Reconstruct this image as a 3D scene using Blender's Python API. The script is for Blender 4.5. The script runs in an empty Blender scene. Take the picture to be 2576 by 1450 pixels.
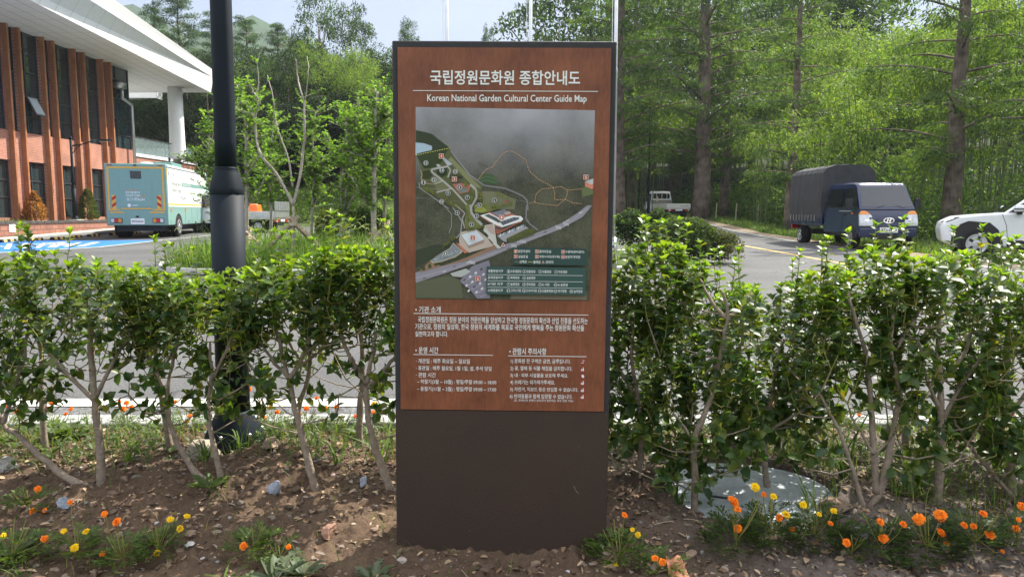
import bpy, math, random
import numpy as np
from math import radians, sin, cos, pi, tan

S = bpy.context.scene
COL = S.collection

# ------------------------------------------------------------------ camera
FPX, TILT, CAMH = 1835.0, radians(5.93), 1.35        # focal length in px of a 2575 px wide picture
cd = bpy.data.cameras.new("camera"); cam = bpy.data.objects.new("camera", cd); COL.objects.link(cam)
cam.location = (0, 0, CAMH); cam.rotation_euler = (radians(90) - TILT, 0, 0)
cd.sensor_width = 36.0; cd.lens = 36.0 * FPX / 2575.0; cd.clip_start = 0.05; cd.clip_end = 5000
S.camera = cam

# ------------------------------------------------------------------ light
SUN_EL, SUN_AZ = radians(50), radians(45)            # azimuth measured from +Y towards +X
sdir = np.array([sin(SUN_AZ) * cos(SUN_EL), cos(SUN_AZ) * cos(SUN_EL), sin(SUN_EL)])
ld = bpy.data.lights.new("sun", "SUN"); ld.energy = 5.0; ld.angle = radians(0.6); ld.color = (1.0, 0.95, 0.86)
lo = bpy.data.objects.new("sun", ld); COL.objects.link(lo)
lo.rotation_euler = (radians(90) - SUN_EL, 0, pi - SUN_AZ)
W = bpy.data.worlds.new("World"); S.world = W; W.use_nodes = True
nt = W.node_tree; nt.nodes.clear()
wo = nt.nodes.new("ShaderNodeOutputWorld"); bg = nt.nodes.new("ShaderNodeBackground"); sk = nt.nodes.new("ShaderNodeTexSky")
sk.sky_type = 'NISHITA'; sk.sun_disc = False; sk.sun_elevation = SUN_EL; sk.sun_rotation = SUN_AZ
sk.air_density = 1.0; sk.dust_density = 1.4; sk.ozone_density = 1.0
tc = nt.nodes.new("ShaderNodeTexCoord"); mp = nt.nodes.new("ShaderNodeMapping"); mp.inputs['Scale'].default_value = (1.0, 1.0, 2.6)
nz = nt.nodes.new("ShaderNodeTexNoise"); nz.inputs['Scale'].default_value = 2.3; nz.inputs['Detail'].default_value = 7; nz.inputs['Roughness'].default_value = 0.55
cr = nt.nodes.new("ShaderNodeValToRGB"); cr.color_ramp.elements[0].position = 0.36; cr.color_ramp.elements[1].position = 0.66; cr.color_ramp.elements[0].color = (.5, .5, .5, 1)
cr.color_ramp.elements[1].color = (0.92, 0.92, 0.92, 1)
def wmix(a, b, f):
    m = nt.nodes.new("ShaderNodeMix"); m.data_type = 'RGBA'
    for sock, v in ((m.inputs[6], a), (m.inputs[7], b), (m.inputs[0], f)):
        if isinstance(v, tuple): sock.default_value = v
        elif isinstance(v, float): sock.default_value = v
        else: nt.links.new(v, sock)
    return m.outputs[2]
nt.links.new(tc.outputs['Generated'], mp.inputs['Vector']); nt.links.new(mp.outputs['Vector'], nz.inputs['Vector']); nt.links.new(nz.outputs['Fac'], cr.inputs['Fac'])
thin = wmix((1.10, 1.48, 2.25, 1), (2.15, 2.38, 2.8, 1), cr.outputs['Color'])        # hazy blue with soft cloud low down
low = wmix(sk.outputs['Color'], thin, .90)
high = wmix(sk.outputs['Color'], (8.6, 8.7, 8.9, 1), cr.outputs['Color'])            # overhead cloud out of view, added brightness to fill the shade
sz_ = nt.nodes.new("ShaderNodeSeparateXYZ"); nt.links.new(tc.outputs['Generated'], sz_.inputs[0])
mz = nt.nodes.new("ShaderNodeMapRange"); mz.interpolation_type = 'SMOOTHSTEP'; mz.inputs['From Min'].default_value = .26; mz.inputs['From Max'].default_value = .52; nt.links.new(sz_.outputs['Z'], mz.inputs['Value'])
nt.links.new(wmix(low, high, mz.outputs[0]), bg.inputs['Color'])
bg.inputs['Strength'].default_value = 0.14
nt.links.new(bg.outputs[0], wo.inputs['Surface'])
S.view_settings.view_transform = 'Standard'; S.view_settings.look = 'None'
S.view_settings.exposure = 1.08; S.view_settings.gamma = 1.0; S.view_settings.use_curve_mapping = False
S.render.engine = 'CYCLES'
S.cycles.max_bounces = 7; S.cycles.diffuse_bounces = 3; S.cycles.transparent_max_bounces = 8; S.cycles.volume_bounces = 0
S.cycles.use_denoising = True
S.cycles.sample_clamp_indirect = 6.0

# ------------------------------------------------------------------ from a sighting line to a place
FW = np.array([0, cos(TILT), -sin(TILT)]); UP = np.array([0, sin(TILT), cos(TILT)]); RT = np.array([1.0, 0, 0]); CP = np.array([0, 0, CAMH])
SL = 0.012
def ray(px, py): return FW + (px - 1287.5) / FPX * RT - (py - 725) / FPX * UP
def at_y(px, py, y): d = ray(px, py); return CP + d * (y / d[1])
def at_x(px, py, x): d = ray(px, py); return CP + d * (x / d[0])
def at_z(px, py, z=0.0): d = ray(px, py); return CP + d * ((z - CAMH) / d[2])
def at_g(px, py): d = ray(px, py); return CP + d * ((CAMH + SL * 6) / (SL * d[1] - d[2]))
def zl(y): return max(0.0, SL * (y - 6.0)) + .03 * max(0.0, y - 38.0)

rnd = random.Random(7)

# ------------------------------------------------------------------ mesh helpers
def nrm(v): return v / np.maximum(np.linalg.norm(v, axis=-1, keepdims=True), 1e-9)

class MB:
    """collects geometry; build() links it as ONE mesh object"""
    def __init__(s): s.v = []; s.n = 0; s.loops = []; s.sizes = []; s.mats = []; s.tint = []
    def raw(s, verts, faces, mat=0, tint=(1, 1, 1)):
        verts = np.asarray(verts, float).reshape(-1, 3)
        for f in faces:
            s.loops.append(np.asarray(f, int) + s.n)
        s.sizes.append(np.array([len(f) for f in faces], int)); s.mats.append(np.full(len(faces), mat)); s.tint.append(np.tile(tint, (len(faces), 1)))
        s.v.append(verts); s.n += len(verts); return s
    def arr(s, verts, faces, tint, mat=0):
        """faces (m,k) array, tint (m,3)"""
        s.v.append(verts.reshape(-1, 3)); s.loops.append((faces + s.n).ravel()); s.sizes.append(np.full(len(faces), faces.shape[1]))
        s.mats.append(np.full(len(faces), mat)); s.tint.append(tint); s.n += len(verts.reshape(-1, 3)); return s
    def box(s, c, d, mat=0, tint=(1, 1, 1), rz=0.0, rx=0.0, ry=0.0, taper=1.0):
        x, y, z = [k / 2 for k in d]
        p = np.array([[-x, -y, -z], [x, -y, -z], [x, y, -z], [-x, y, -z], [-x * taper, -y * taper, z], [x * taper, -y * taper, z], [x * taper, y * taper, z], [-x * taper, y * taper, z]])
        p = rot(p, rx, ry, rz) + np.array(c)
        return s.raw(p, [(0, 3, 2, 1), (4, 5, 6, 7), (0, 1, 5, 4), (1, 2, 6, 5), (2, 3, 7, 6), (3, 0, 4, 7)], mat, tint)
    def b2(s, lo, hi, mat=0, tint=(1, 1, 1)):
        lo = np.array(lo, float); hi = np.array(hi, float); return s.box((lo + hi) / 2, hi - lo, mat, tint)
    def tube(s, path, rad, n=8, mat=0, tint=(1, 1, 1), cap=True):
        path = np.asarray(path, float); k = len(path)
        rad = np.full(k, rad) if np.isscalar(rad) else np.asarray(rad, float)
        t = np.gradient(path, axis=0); t = nrm(t)
        ref = np.array([0, 0, 1.0]) if abs(t[0][2]) < 0.9 else np.array([1.0, 0, 0])
        rings = []
        a = np.linspace(0, 2 * pi, n, endpoint=False)
        u = nrm(np.cross(t[0], ref))
        for i in range(k):
            u = nrm(u - t[i] * (u @ t[i])); w = np.cross(t[i], u)
            rings.append(path[i] + rad[i] * (np.cos(a)[:, None] * u + np.sin(a)[:, None] * w))
        v = np.concatenate(rings); f = []
        for i in range(k - 1):
            for j in range(n):
                j2 = (j + 1) % n; f.append((i * n + j, i * n + j2, (i + 1) * n + j2, (i + 1) * n + j))
        if cap: f.append(tuple(range(n - 1, -1, -1))); f.append(tuple((k - 1) * n + j for j in range(n)))
        return s.raw(v, f, mat, tint)
    def lathe(s, prof, n=24, c=(0, 0, 0), axis='z', mat=0, tint=(1, 1, 1)):
        """prof: (radius, height) from bottom to top"""
        a = np.linspace(0, 2 * pi, n, endpoint=False); v = []
        for r, h in prof:
            p = np.stack([r * np.cos(a), r * np.sin(a), np.full(n, h)], 1)
            if axis == 'x': p = p[:, [2, 0, 1]]
            if axis == 'y': p = np.stack([p[:, 1], p[:, 2], p[:, 0]], 1)
            v.append(p)
        k = len(prof); f = []
        for i in range(k - 1):
            for j in range(n):
                j2 = (j + 1) % n; f.append((i * n + j, i * n + j2, (i + 1) * n + j2, (i + 1) * n + j))
        f.append(tuple(range(n - 1, -1, -1))); f.append(tuple((k - 1) * n + j for j in range(n)))
        return s.raw(np.concatenate(v) + np.array(c), f, mat, tint)
    def prism(s, poly, a0, a1, axis='x', mat=0, tint=(1, 1, 1)):
        """2-D poly extruded between a0 and a1 along axis; poly coords are the two other axes in order"""
        n = len(poly); v = []
        for a in (a0, a1):
            for p in poly:
                v.append({'x': (a, p[0], p[1]), 'y': (p[0], a, p[1]), 'z': (p[0], p[1], a)}[axis])
        f = [tuple(range(n - 1, -1, -1)), tuple(range(n, 2 * n))] + [(i, (i + 1) % n, n + (i + 1) % n, n + i) for i in range(n)]
        return s.raw(v, f, mat, tint)
    def loft(s, rings, mat=0, tint=(1, 1, 1), cap=True):
        n = len(rings[0]); k = len(rings); v = np.concatenate([np.asarray(r, float) for r in rings]); f = []
        for i in range(k - 1):
            for j in range(n):
                j2 = (j + 1) % n; f.append((i * n + j, i * n + j2, (i + 1) * n + j2, (i + 1) * n + j))
        if cap: f.append(tuple(range(n - 1, -1, -1))); f.append(tuple((k - 1) * n + j for j in range(n)))
        return s.raw(v, f, mat, tint)
    def poly(s, pts, mat=0, tint=(1, 1, 1)): return s.raw(pts, [tuple(range(len(pts)))], mat, tint)
    def leaves(s, P, D, N, L, Wd, tint, fold=0.25, mat=0):
        """full leaf: folded along the midrib, pointed, 8 vertices"""
        D = nrm(D); Sd = nrm(np.cross(D, N)); N = np.cross(Sd, D); n = len(P)
        L = np.broadcast_to(L, n)[:, None]; Wd = np.broadcast_to(Wd, n)[:, None]
        def pt(l, w, h): return P + D * (l * L) + Sd * (w * Wd) + N * (h * Wd)
        v = np.stack([pt(0, 0, 0), pt(.28, -.46, fold), pt(.28, .46, fold), pt(.70, -.45, fold * .6), pt(.70, .45, fold * .6), pt(1, 0, -.28), pt(.3, 0, 0), pt(.68, 0, -.06)], 1)
        b = (np.arange(n) * 8)[:, None]
        s.arr(v, np.concatenate([b + np.array(q) for q in ([6, 1, 3, 7], [6, 7, 4, 2])]), np.tile(tint, (2, 1)), mat)
        base = s.n - 8 * n
        for q in ([0, 1, 6], [0, 6, 2], [7, 3, 5], [7, 5, 4]):
            s.loops.append((b + np.array(q) + base).ravel()); s.sizes.append(np.full(n, 3)); s.mats.append(np.full(n, mat)); s.tint.append(tint)
        return s
    def blades(s, P, D, N, L, Wd, tint, mat=0, wide=0.45):
        """far foliage: one lozenge per leaf"""
        D = nrm(D); Sd = nrm(np.cross(D, N)); n = len(P)
        L = np.broadcast_to(L, n)[:, None]; Wd = np.broadcast_to(Wd, n)[:, None]
        v = np.stack([P, P + D * L * wide - Sd * Wd * .5, P + D * L, P + D * L * wide + Sd * Wd * .5], 1)
        return s.arr(v, np.arange(n * 4).reshape(n, 4), tint, mat)
    def grass(s, P, H, Wd, lean, tint, mat=0):
        """curved tapering blades of three steps"""
        n = len(P); H = H[:, None]; Wd = np.broadcast_to(Wd, n)[:, None]
        a = np.arctan2(lean[:, 1], lean[:, 0]) + pi / 2; sd = np.stack([np.cos(a), np.sin(a), np.zeros(n)], 1)
        ln = np.concatenate([lean, np.zeros((n, 1))], 1); up = np.array([0, 0, 1.0])
        def c(t): return P + up * H * (t - .35 * t * t * np.minimum(1, np.linalg.norm(lean, axis=1))[:, None]) + ln * H * t * t
        v = np.stack([P - sd * Wd * .5, P + sd * Wd * .5, c(.5) - sd * Wd * .42, c(.5) + sd * Wd * .42, c(.82) - sd * Wd * .22, c(.82) + sd * Wd * .22, c(1.0)], 1)
        b = (np.arange(n) * 7)[:, None]
        s.arr(v, np.concatenate([b + np.array([0, 1, 3, 2]), b + np.array([2, 3, 5, 4])]), np.tile(tint, (2, 1)), mat)
        base = s.n - 7 * n
        s.loops.append((b + np.array([4, 5, 6]) + base).ravel()); s.sizes.append(np.full(n, 3)); s.mats.append(np.full(n, mat)); s.tint.append(tint)
        return s
    def build(s, name, mats, parent=None, smooth=False, loc=None, rotz=0.0):
        me = bpy.data.meshes.new(name)
        v = np.concatenate(s.v); lp = np.concatenate([np.ravel(l) for l in s.loops]).astype(np.int32); sz = np.concatenate(s.sizes).astype(np.int32)
        me.vertices.add(len(v)); me.vertices.foreach_set('co', v.astype(np.float32).ravel())
        me.loops.add(len(lp)); me.loops.foreach_set('vertex_index', lp)
        me.polygons.add(len(sz)); st = np.concatenate([[0], np.cumsum(sz)[:-1]]).astype(np.int32)
        me.polygons.foreach_set('loop_start', st); me.polygons.foreach_set('loop_total', sz)
        me.polygons.foreach_set('material_index', np.concatenate(s.mats).astype(np.int32))
        me.polygons.foreach_set('use_smooth', np.full(len(sz), bool(smooth)))
        at = me.attributes.new('tint', 'FLOAT_COLOR', 'FACE')
        t = np.concatenate(s.tint); at.data.foreach_set('color', np.concatenate([t, np.ones((len(t), 1))], 1).astype(np.float32).ravel())
        for m in (mats if isinstance(mats, (list, tuple)) else [mats]): me.materials.append(m)
        me.update(calc_edges=True); me.validate()
        o = bpy.data.objects.new(name, me); COL.objects.link(o)
        if parent is not None: o.parent = parent
        if loc is not None: o.location = loc
        o.rotation_euler.z = rotz
        return o

def rot(p, rx=0, ry=0, rz=0):
    p = np.asarray(p, float)
    if rx: c, s_ = cos(rx), sin(rx); p = p @ np.array([[1, 0, 0], [0, c, s_], [0, -s_, c]])
    if ry: c, s_ = cos(ry), sin(ry); p = p @ np.array([[c, 0, -s_], [0, 1, 0], [s_, 0, c]])
    if rz: c, s_ = cos(rz), sin(rz); p = p @ np.array([[c, s_, 0], [-s_, c, 0], [0, 0, 1]])
    return p

def bevel(o, w=0.02, seg=2, ang=35):
    m = o.modifiers.new('bevel', 'BEVEL'); m.width = w; m.segments = seg; m.limit_method = 'ANGLE'; m.angle_limit = radians(ang)
    for p in o.data.polygons: p.use_smooth = True
    o.data.set_sharp_from_angle(angle=radians(40)) if hasattr(o.data, 'set_sharp_from_angle') else None
    return o

def tag(o, label=None, cat=None, group=None, kind=None):
    if label: o['label'] = label
    if cat: o['category'] = cat
    if group: o['group'] = group
    if kind: o['kind'] = kind
    return o
def thing(name, label, cat, loc=(0, 0, 0), rotz=0.0, group=None):
    o = bpy.data.objects.new(name, None); COL.objects.link(o); o.location = loc; o.rotation_euler = (0, 0, rotz)
    o.empty_display_size = 0.1
    return tag(o, label, cat, group)
def copy_tree(o, parent=None):
    c = o.copy(); COL.objects.link(c); c.parent = parent
    for ch in [x for x in COL.objects if x.parent is o]: copy_tree(ch, c)
    return c

def vnoise(x, y, seed=0):
    """smooth value noise on arrays"""
    xi = np.floor(x).astype(int); yi = np.floor(y).astype(int); fx = x - xi; fy = y - yi
    fx = fx * fx * (3 - 2 * fx); fy = fy * fy * (3 - 2 * fy)
    def h(a, b):
        k = (a * 374761393 + b * 668265263 + seed * 974634777) & 0xffffffff
        k = ((k ^ (k >> 13)) * 1274126177) & 0xffffffff
        return ((k ^ (k >> 16)) & 0xffff) / 65535.0
    return (h(xi, yi) * (1 - fx) + h(xi + 1, yi) * fx) * (1 - fy) + (h(xi, yi + 1) * (1 - fx) + h(xi + 1, yi + 1) * fx) * fy

# ------------------------------------------------------------------ materials
def new_mat(name):
    m = bpy.data.materials.new(name); m.use_nodes = True; n = m.node_tree.nodes; b = n['Principled BSDF']; return m, n, m.node_tree.links, b
def plain(name, col, rough=0.6, spec=0.5, metal=0.0, var=0.12, scale=6.0, bump=0.0, bscale=60.0, coat=0.0):
    """base colour broken up by two noises, optional fine bump"""
    m, n, l, b = new_mat(name)
    b.inputs['Roughness'].default_value = rough; b.inputs['Metallic'].default_value = metal; b.inputs['Specular IOR Level'].default_value = spec
    b.inputs['Coat Weight'].default_value = coat
    t = n.new('ShaderNodeTexCoord')
    nz = n.new('ShaderNodeTexNoise'); nz.inputs['Scale'].default_value = scale; nz.inputs['Detail'].default_value = 8; nz.inputs['Roughness'].default_value = 0.65
    l.new(t.outputs['Object'], nz.inputs['Vector'])
    r = n.new('ShaderNodeValToRGB'); c = np.array(col[:3])
    r.color_ramp.elements[0].position = .3; r.color_ramp.elements[1].position = .7
    r.color_ramp.elements[0].color = (*(c * (1 - var)), 1); r.color_ramp.elements[1].color = (*np.minimum(1, c * (1 + var)), 1)
    l.new(nz.outputs['Fac'], r.inputs['Fac']); l.new(r.outputs['Color'], b.inputs['Base Color'])
    if bump:
        n2 = n.new('ShaderNodeTexNoise'); n2.inputs['Scale'].default_value = bscale; n2.inputs['Detail'].default_value = 5
        l.new(t.outputs['Object'], n2.inputs['Vector'])
        bp = n.new('ShaderNodeBump'); bp.inputs['Strength'].default_value = bump; bp.inputs['Distance'].default_value = 0.01
        l.new(n2.outputs['Fac'], bp.inputs['Height']); l.new(bp.outputs['Normal'], b.inputs['Normal'])
    return m
def tinted(name, rough=0.6, trans=0.0, spec=0.4, tcol=(1.6, 1.7, 0.7), sheen=0.0):
    """colour of every face from its tint attribute; thin leaves let light through"""
    m, n, l, b = new_mat(name)
    a = n.new('ShaderNodeAttribute'); a.attribute_name = 'tint'
    b.inputs['Roughness'].default_value = rough; b.inputs['Specular IOR Level'].default_value = spec
    l.new(a.outputs['Color'], b.inputs['Base Color'])
    if trans:
        tr = n.new('ShaderNodeBsdfTranslucent'); mm = n.new('ShaderNodeMix'); mm.data_type = 'RGBA'; mm.blend_type = 'MULTIPLY'; mm.inputs[0].default_value = 1
        l.new(a.outputs['Color'], mm.inputs[6]); mm.inputs[7].default_value = (*tcol, 1)
        l.new(mm.outputs[2], tr.inputs['Color'])
        ms = n.new('ShaderNodeMixShader'); ms.inputs[0].default_value = trans
        l.new(b.outputs[0], ms.inputs[1]); l.new(tr.outputs[0], ms.inputs[2]); l.new(ms.outputs[0], n['Material Output'].inputs['Surface'])
    return m
def brick_mat(name, c1, c2, mortar, bw, bh, axes='YZ', msize=0.012, bump=0.4):
    m, n, l, b = new_mat(name)
    t = n.new('ShaderNodeTexCoord'); sp = n.new('ShaderNodeSeparateXYZ'); cb = n.new('ShaderNodeCombineXYZ')
    l.new(t.outputs['Object'], sp.inputs[0]); l.new(sp.outputs[axes[0]], cb.inputs['X']); l.new(sp.outputs[axes[1]], cb.inputs['Y'])
    br = n.new('ShaderNodeTexBrick'); br.inputs['Scale'].default_value = 1.0; br.inputs['Brick Width'].default_value = bw; br.inputs['Row Height'].default_value = bh
    br.inputs['Mortar Size'].default_value = msize; br.inputs['Mortar Smooth'].default_value = 0.3; br.inputs['Bias'].default_value = 0.0
    br.inputs['Color1'].default_value = (*c1, 1); br.inputs['Color2'].default_value = (*c2, 1); br.inputs['Mortar'].default_value = (*mortar, 1)
    l.new(cb.outputs[0], br.inputs['Vector'])
    nz = n.new('ShaderNodeTexNoise'); nz.inputs['Scale'].default_value = 1.3; nz.inputs['Detail'].default_value = 8; l.new(t.outputs['Object'], nz.inputs['Vector'])
    mm = n.new('ShaderNodeMix'); mm.data_type = 'RGBA'; mm.blend_type = 'MULTIPLY'; mm.inputs[0].default_value = .55
    r = n.new('ShaderNodeValToRGB'); r.color_ramp.elements[0].color = (.6, .6, .6, 1); r.color_ramp.elements[0].position = .3; r.color_ramp.elements[1].position = .7; r.color_ramp.elements[1].color = (1.25, 1.2, 1.2, 1)
    l.new(nz.outputs['Fac'], r.inputs['Fac']); l.new(br.outputs['Color'], mm.inputs[6]); l.new(r.outputs['Color'], mm.inputs[7]); l.new(mm.outputs[2], b.inputs['Base Color'])
    bp = n.new('ShaderNodeBump'); bp.inputs['Strength'].default_value = bump; bp.inputs['Distance'].default_value = .02; bp.invert = True
    l.new(br.outputs['Fac'], bp.inputs['Height']); l.new(bp.outputs['Normal'], b.inputs['Normal']); b.inputs['Roughness'].default_value = .85
    return m
def grain_mat(name, c1, c2, rough=0.5, stretch=(14, 14, 1.2), scale=5.0, spots=True, spec=.4):
    """long vertical grain, for wood and wood print"""
    m, n, l, b = new_mat(name)
    t = n.new('ShaderNodeTexCoord'); mp = n.new('ShaderNodeMapping'); mp.inputs['Scale'].default_value = stretch; l.new(t.outputs['Object'], mp.inputs['Vector'])
    nz = n.new('ShaderNodeTexNoise'); nz.inputs['Scale'].default_value = scale; nz.inputs['Detail'].default_value = 9; nz.inputs['Roughness'].default_value = .7; nz.inputs['Distortion'].default_value = .5
    l.new(mp.outputs[0], nz.inputs['Vector'])
    n2 = n.new('ShaderNodeTexNoise'); n2.inputs['Scale'].default_value = scale * .9; n2.inputs['Detail'].default_value = 3; l.new(t.outputs['Object'], n2.inputs['Vector'])
    ad = n.new('ShaderNodeMath'); ad.operation = 'MULTIPLY_ADD'; ad.inputs[1].default_value = .5; l.new(n2.outputs['Fac'], ad.inputs[0])
    hf = n.new('ShaderNodeMath'); hf.operation = 'MULTIPLY'; hf.inputs[1].default_value = .55; l.new(nz.outputs['Fac'], hf.inputs[0]); l.new(hf.outputs[0], ad.inputs[2])
    r = n.new('ShaderNodeValToRGB'); r.color_ramp.elements[0].position = .36; r.color_ramp.elements[1].position = .68
    r.color_ramp.elements[0].color = (*c1, 1); r.color_ramp.elements[1].color = (*c2, 1)
    l.new(ad.outputs[0], r.inputs['Fac']); l.new(r.outputs['Color'], b.inputs['Base Color'])
    b.inputs['Roughness'].default_value = rough; b.inputs['Specular IOR Level'].default_value = spec
    return m
def glass_mat(name, col=(.025, .04, .043), rough=.03):
    m, n, l, b = new_mat(name); b.inputs['Base Color'].default_value = (*col, 1); b.inputs['Roughness'].default_value = rough
    b.inputs['Specular IOR Level'].default_value = .8; b.inputs['IOR'].default_value = 1.6
    return m
def clear_mat(name, col=(.75, .85, .85), alpha=.25):
    m, n, l, b = new_mat(name); b.inputs['Base Color'].default_value = (*col, 1); b.inputs['Roughness'].default_value = .03
    b.inputs['Alpha'].default_value = alpha; return m

M = {}
M['leaf'] = tinted('holly_leaf', rough=.42, trans=.42, spec=.45, tcol=(1.75, 1.75, .5))
M['far_leaf'] = tinted('tree_leaf', rough=.6, trans=.48, spec=.3, tcol=(1.7, 1.7, .7))
M['grass'] = tinted('grass_blade', rough=.5, trans=.4, spec=.3, tcol=(1.6, 1.6, .6))
M['petal'] = tinted('petal', rough=.55, trans=.3, spec=.2, tcol=(1.1, 1.0, .8))
M['dry'] = tinted('dry_leaf', rough=.8, trans=0, spec=.2)
M['stone'] = tinted('stone', rough=.9, spec=.2)
M['print'] = tinted('printed_film', rough=.45, spec=.35)
M['bark'] = plain('shrub_bark', (.27, .215, .165), .85, .2, var=.35, scale=30, bump=.5, bscale=90)
M['twig'] = plain('green_twig', (.21, .20, .05), .6, .3, var=.3, scale=20)
M['trunk'] = grain_mat('fibrous_bark', (.040, .030, .025), (.27, .21, .17), .9, stretch=(11, 11, .7), scale=2.4, spec=.1)
M['palebark'] = plain('pale_bark', (.34, .30, .255), .85, .2, var=.3, scale=14, bump=.3)
M['stake'] = grain_mat('stake_wood', (.16, .11, .075), (.40, .30, .21), .8, stretch=(10, 10, 2), scale=4)
M['rope'] = plain('rope', (.55, .48, .36), .9, .1)
M['signmetal'] = plain('sign_brown_paint', (.043, .0235, .0145), .42, .45, var=.14, scale=3, bump=.55, bscale=420)
def mud(m, z0, z1, col):
    """dried splashes of earth on the foot of a thing"""
    n = m.node_tree.nodes; l = m.node_tree.links; b = n['Principled BSDF']; old = b.inputs['Base Color'].links[0].from_socket
    t = n.new('ShaderNodeTexCoord'); s_ = n.new('ShaderNodeSeparateXYZ'); l.new(t.outputs['Object'], s_.inputs[0])
    nz_ = n.new('ShaderNodeTexNoise'); nz_.inputs['Scale'].default_value = 45; nz_.inputs['Detail'].default_value = 8; nz_.inputs['Roughness'].default_value = .8; l.new(t.outputs['Object'], nz_.inputs['Vector'])
    r_ = n.new('ShaderNodeMapRange'); r_.inputs['From Min'].default_value = z1; r_.inputs['From Max'].default_value = z0; r_.inputs['To Min'].default_value = -.25; r_.inputs['To Max'].default_value = .12; r_.clamp = True; l.new(s_.outputs['Z'], r_.inputs['Value'])
    a_ = n.new('ShaderNodeMath'); a_.operation = 'ADD'; l.new(r_.outputs[0], a_.inputs[0]); l.new(nz_.outputs['Fac'], a_.inputs[1])
    c_ = n.new('ShaderNodeValToRGB'); c_.color_ramp.elements[0].position = .52; c_.color_ramp.elements[1].position = .72; l.new(a_.outputs[0], c_.inputs['Fac'])
    x_ = n.new('ShaderNodeMix'); x_.data_type = 'RGBA'; l.new(c_.outputs['Color'], x_.inputs[0]); l.new(old, x_.inputs[6]); x_.inputs[7].default_value = (*col, 1); l.new(x_.outputs[2], b.inputs['Base Color'])
mud(M['signmetal'], -.06, .07, (.10, .068, .048))
M['signframe'] = plain('sign_black_paint', (.034, .032, .036), .55, .35, var=.15, scale=30, bump=.6, bscale=380)
M['signwood'] = grain_mat('sign_wood_print', (.125, .037, .0175), (.265, .088, .041), .5, stretch=(13, 13, 2.6), scale=7.5)
M['white'] = plain('white_vinyl', (.80, .79, .78), .5, .4, var=.02)
M['lamp'] = plain('lamp_post_paint', (.008, .013, .019), .6, .16, var=.25, scale=5, bump=.03, bscale=500)
M['steel'] = plain('brushed_steel', (.62, .63, .64), .3, .5, metal=1.0, var=.08)
M['alu'] = plain('aluminium', (.55, .56, .57), .42, .5, metal=.85, var=.12)
M['concrete'] = plain('concrete', (.52, .50, .46), .85, .2, var=.15, scale=4, bump=.3, bscale=80)
M['kerb'] = plain('kerb_granite', (.30, .30, .29), .8, .2, var=.2, scale=25, bump=.3, bscale=120)
M['manhole'] = plain('galvanised_lid', (.31, .34, .35), .6, .3, var=.25, scale=9, metal=0, bump=.25, bscale=120)
M['rubber'] = plain('rubber', (.018, .018, .018), .85, .2, var=.2)
M['blackplastic'] = plain('black_plastic', (.018, .018, .02), .5, .4, var=.15)
M['glass'] = glass_mat('window_glass')
M['carglass'] = glass_mat('car_glass', (.012, .014, .016))
M['chrome'] = plain('chrome', (.75, .75, .76), .15, .5, metal=1.0, var=.03)
M['lens'] = plain('lamp_lens', (.62, .64, .66), .08, .8, var=.25, scale=16)
M['amber'] = plain('amber_lens', (.75, .25, .04), .15, .6, var=.1)
M['yellowtape'] = plain('yellow_tape', (.72, .40, .06), .4, .4, var=.06)
M['red'] = plain('red_lens', (.45, .02, .02), .2, .6, var=.1)
M['truckblue'] = plain('navy_paint', (.016, .024, .072), .25, .5, var=.12, scale=3, coat=.4)
M['tarp'] = plain('tarpaulin', (.045, .045, .047), .75, .3, var=.25, scale=4, bump=.35, bscale=14)
M['whitepaint'] = plain('white_paint', (.74, .76, .78), .25, .5, var=.04, coat=.4)
M['creampaint'] = plain('cream_paint', (.70, .69, .62), .35, .5, var=.06)
M['teal'] = plain('teal_paint', (.19, .34, .305), .38, .5, var=.05, coat=.2)
M['busside'] = plain('bus_white_wrap', (.80, .80, .79), .35, .4, var=.03)
M['orange'] = plain('orange_plastic', (.85, .16, .02), .4, .5, var=.08)
M['roofwhite'] = plain('white_roof_panel', (.80, .80, .79), .45, .4, var=.04)
M['fin'] = grain_mat('fin_wood_panel', (.30, .115, .05), (.46, .20, .095), .6, stretch=(6, 6, .6), scale=3)
M['brick'] = brick_mat('red_brick', (.46, .155, .086), (.38, .115, .064), (.44, .33, .26), .20, .075)
M['block'] = brick_mat('split_block', (.33, .15, .105), (.26, .115, .08), (.16, .09, .07), .42, .20, msize=.02, bump=.9)
M['coping'] = plain('dark_coping', (.075, .07, .07), .8, .2, var=.3, scale=8)
M['frame'] = plain('window_frame', (.045, .047, .05), .4, .4, var=.1)
M['gravelgrey'] = plain('granular', (.2, .2, .2), .9)
M['bamboo_pole'] = plain('old_bamboo_pole', (.34, .30, .20), .7, .3, var=.25)

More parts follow.
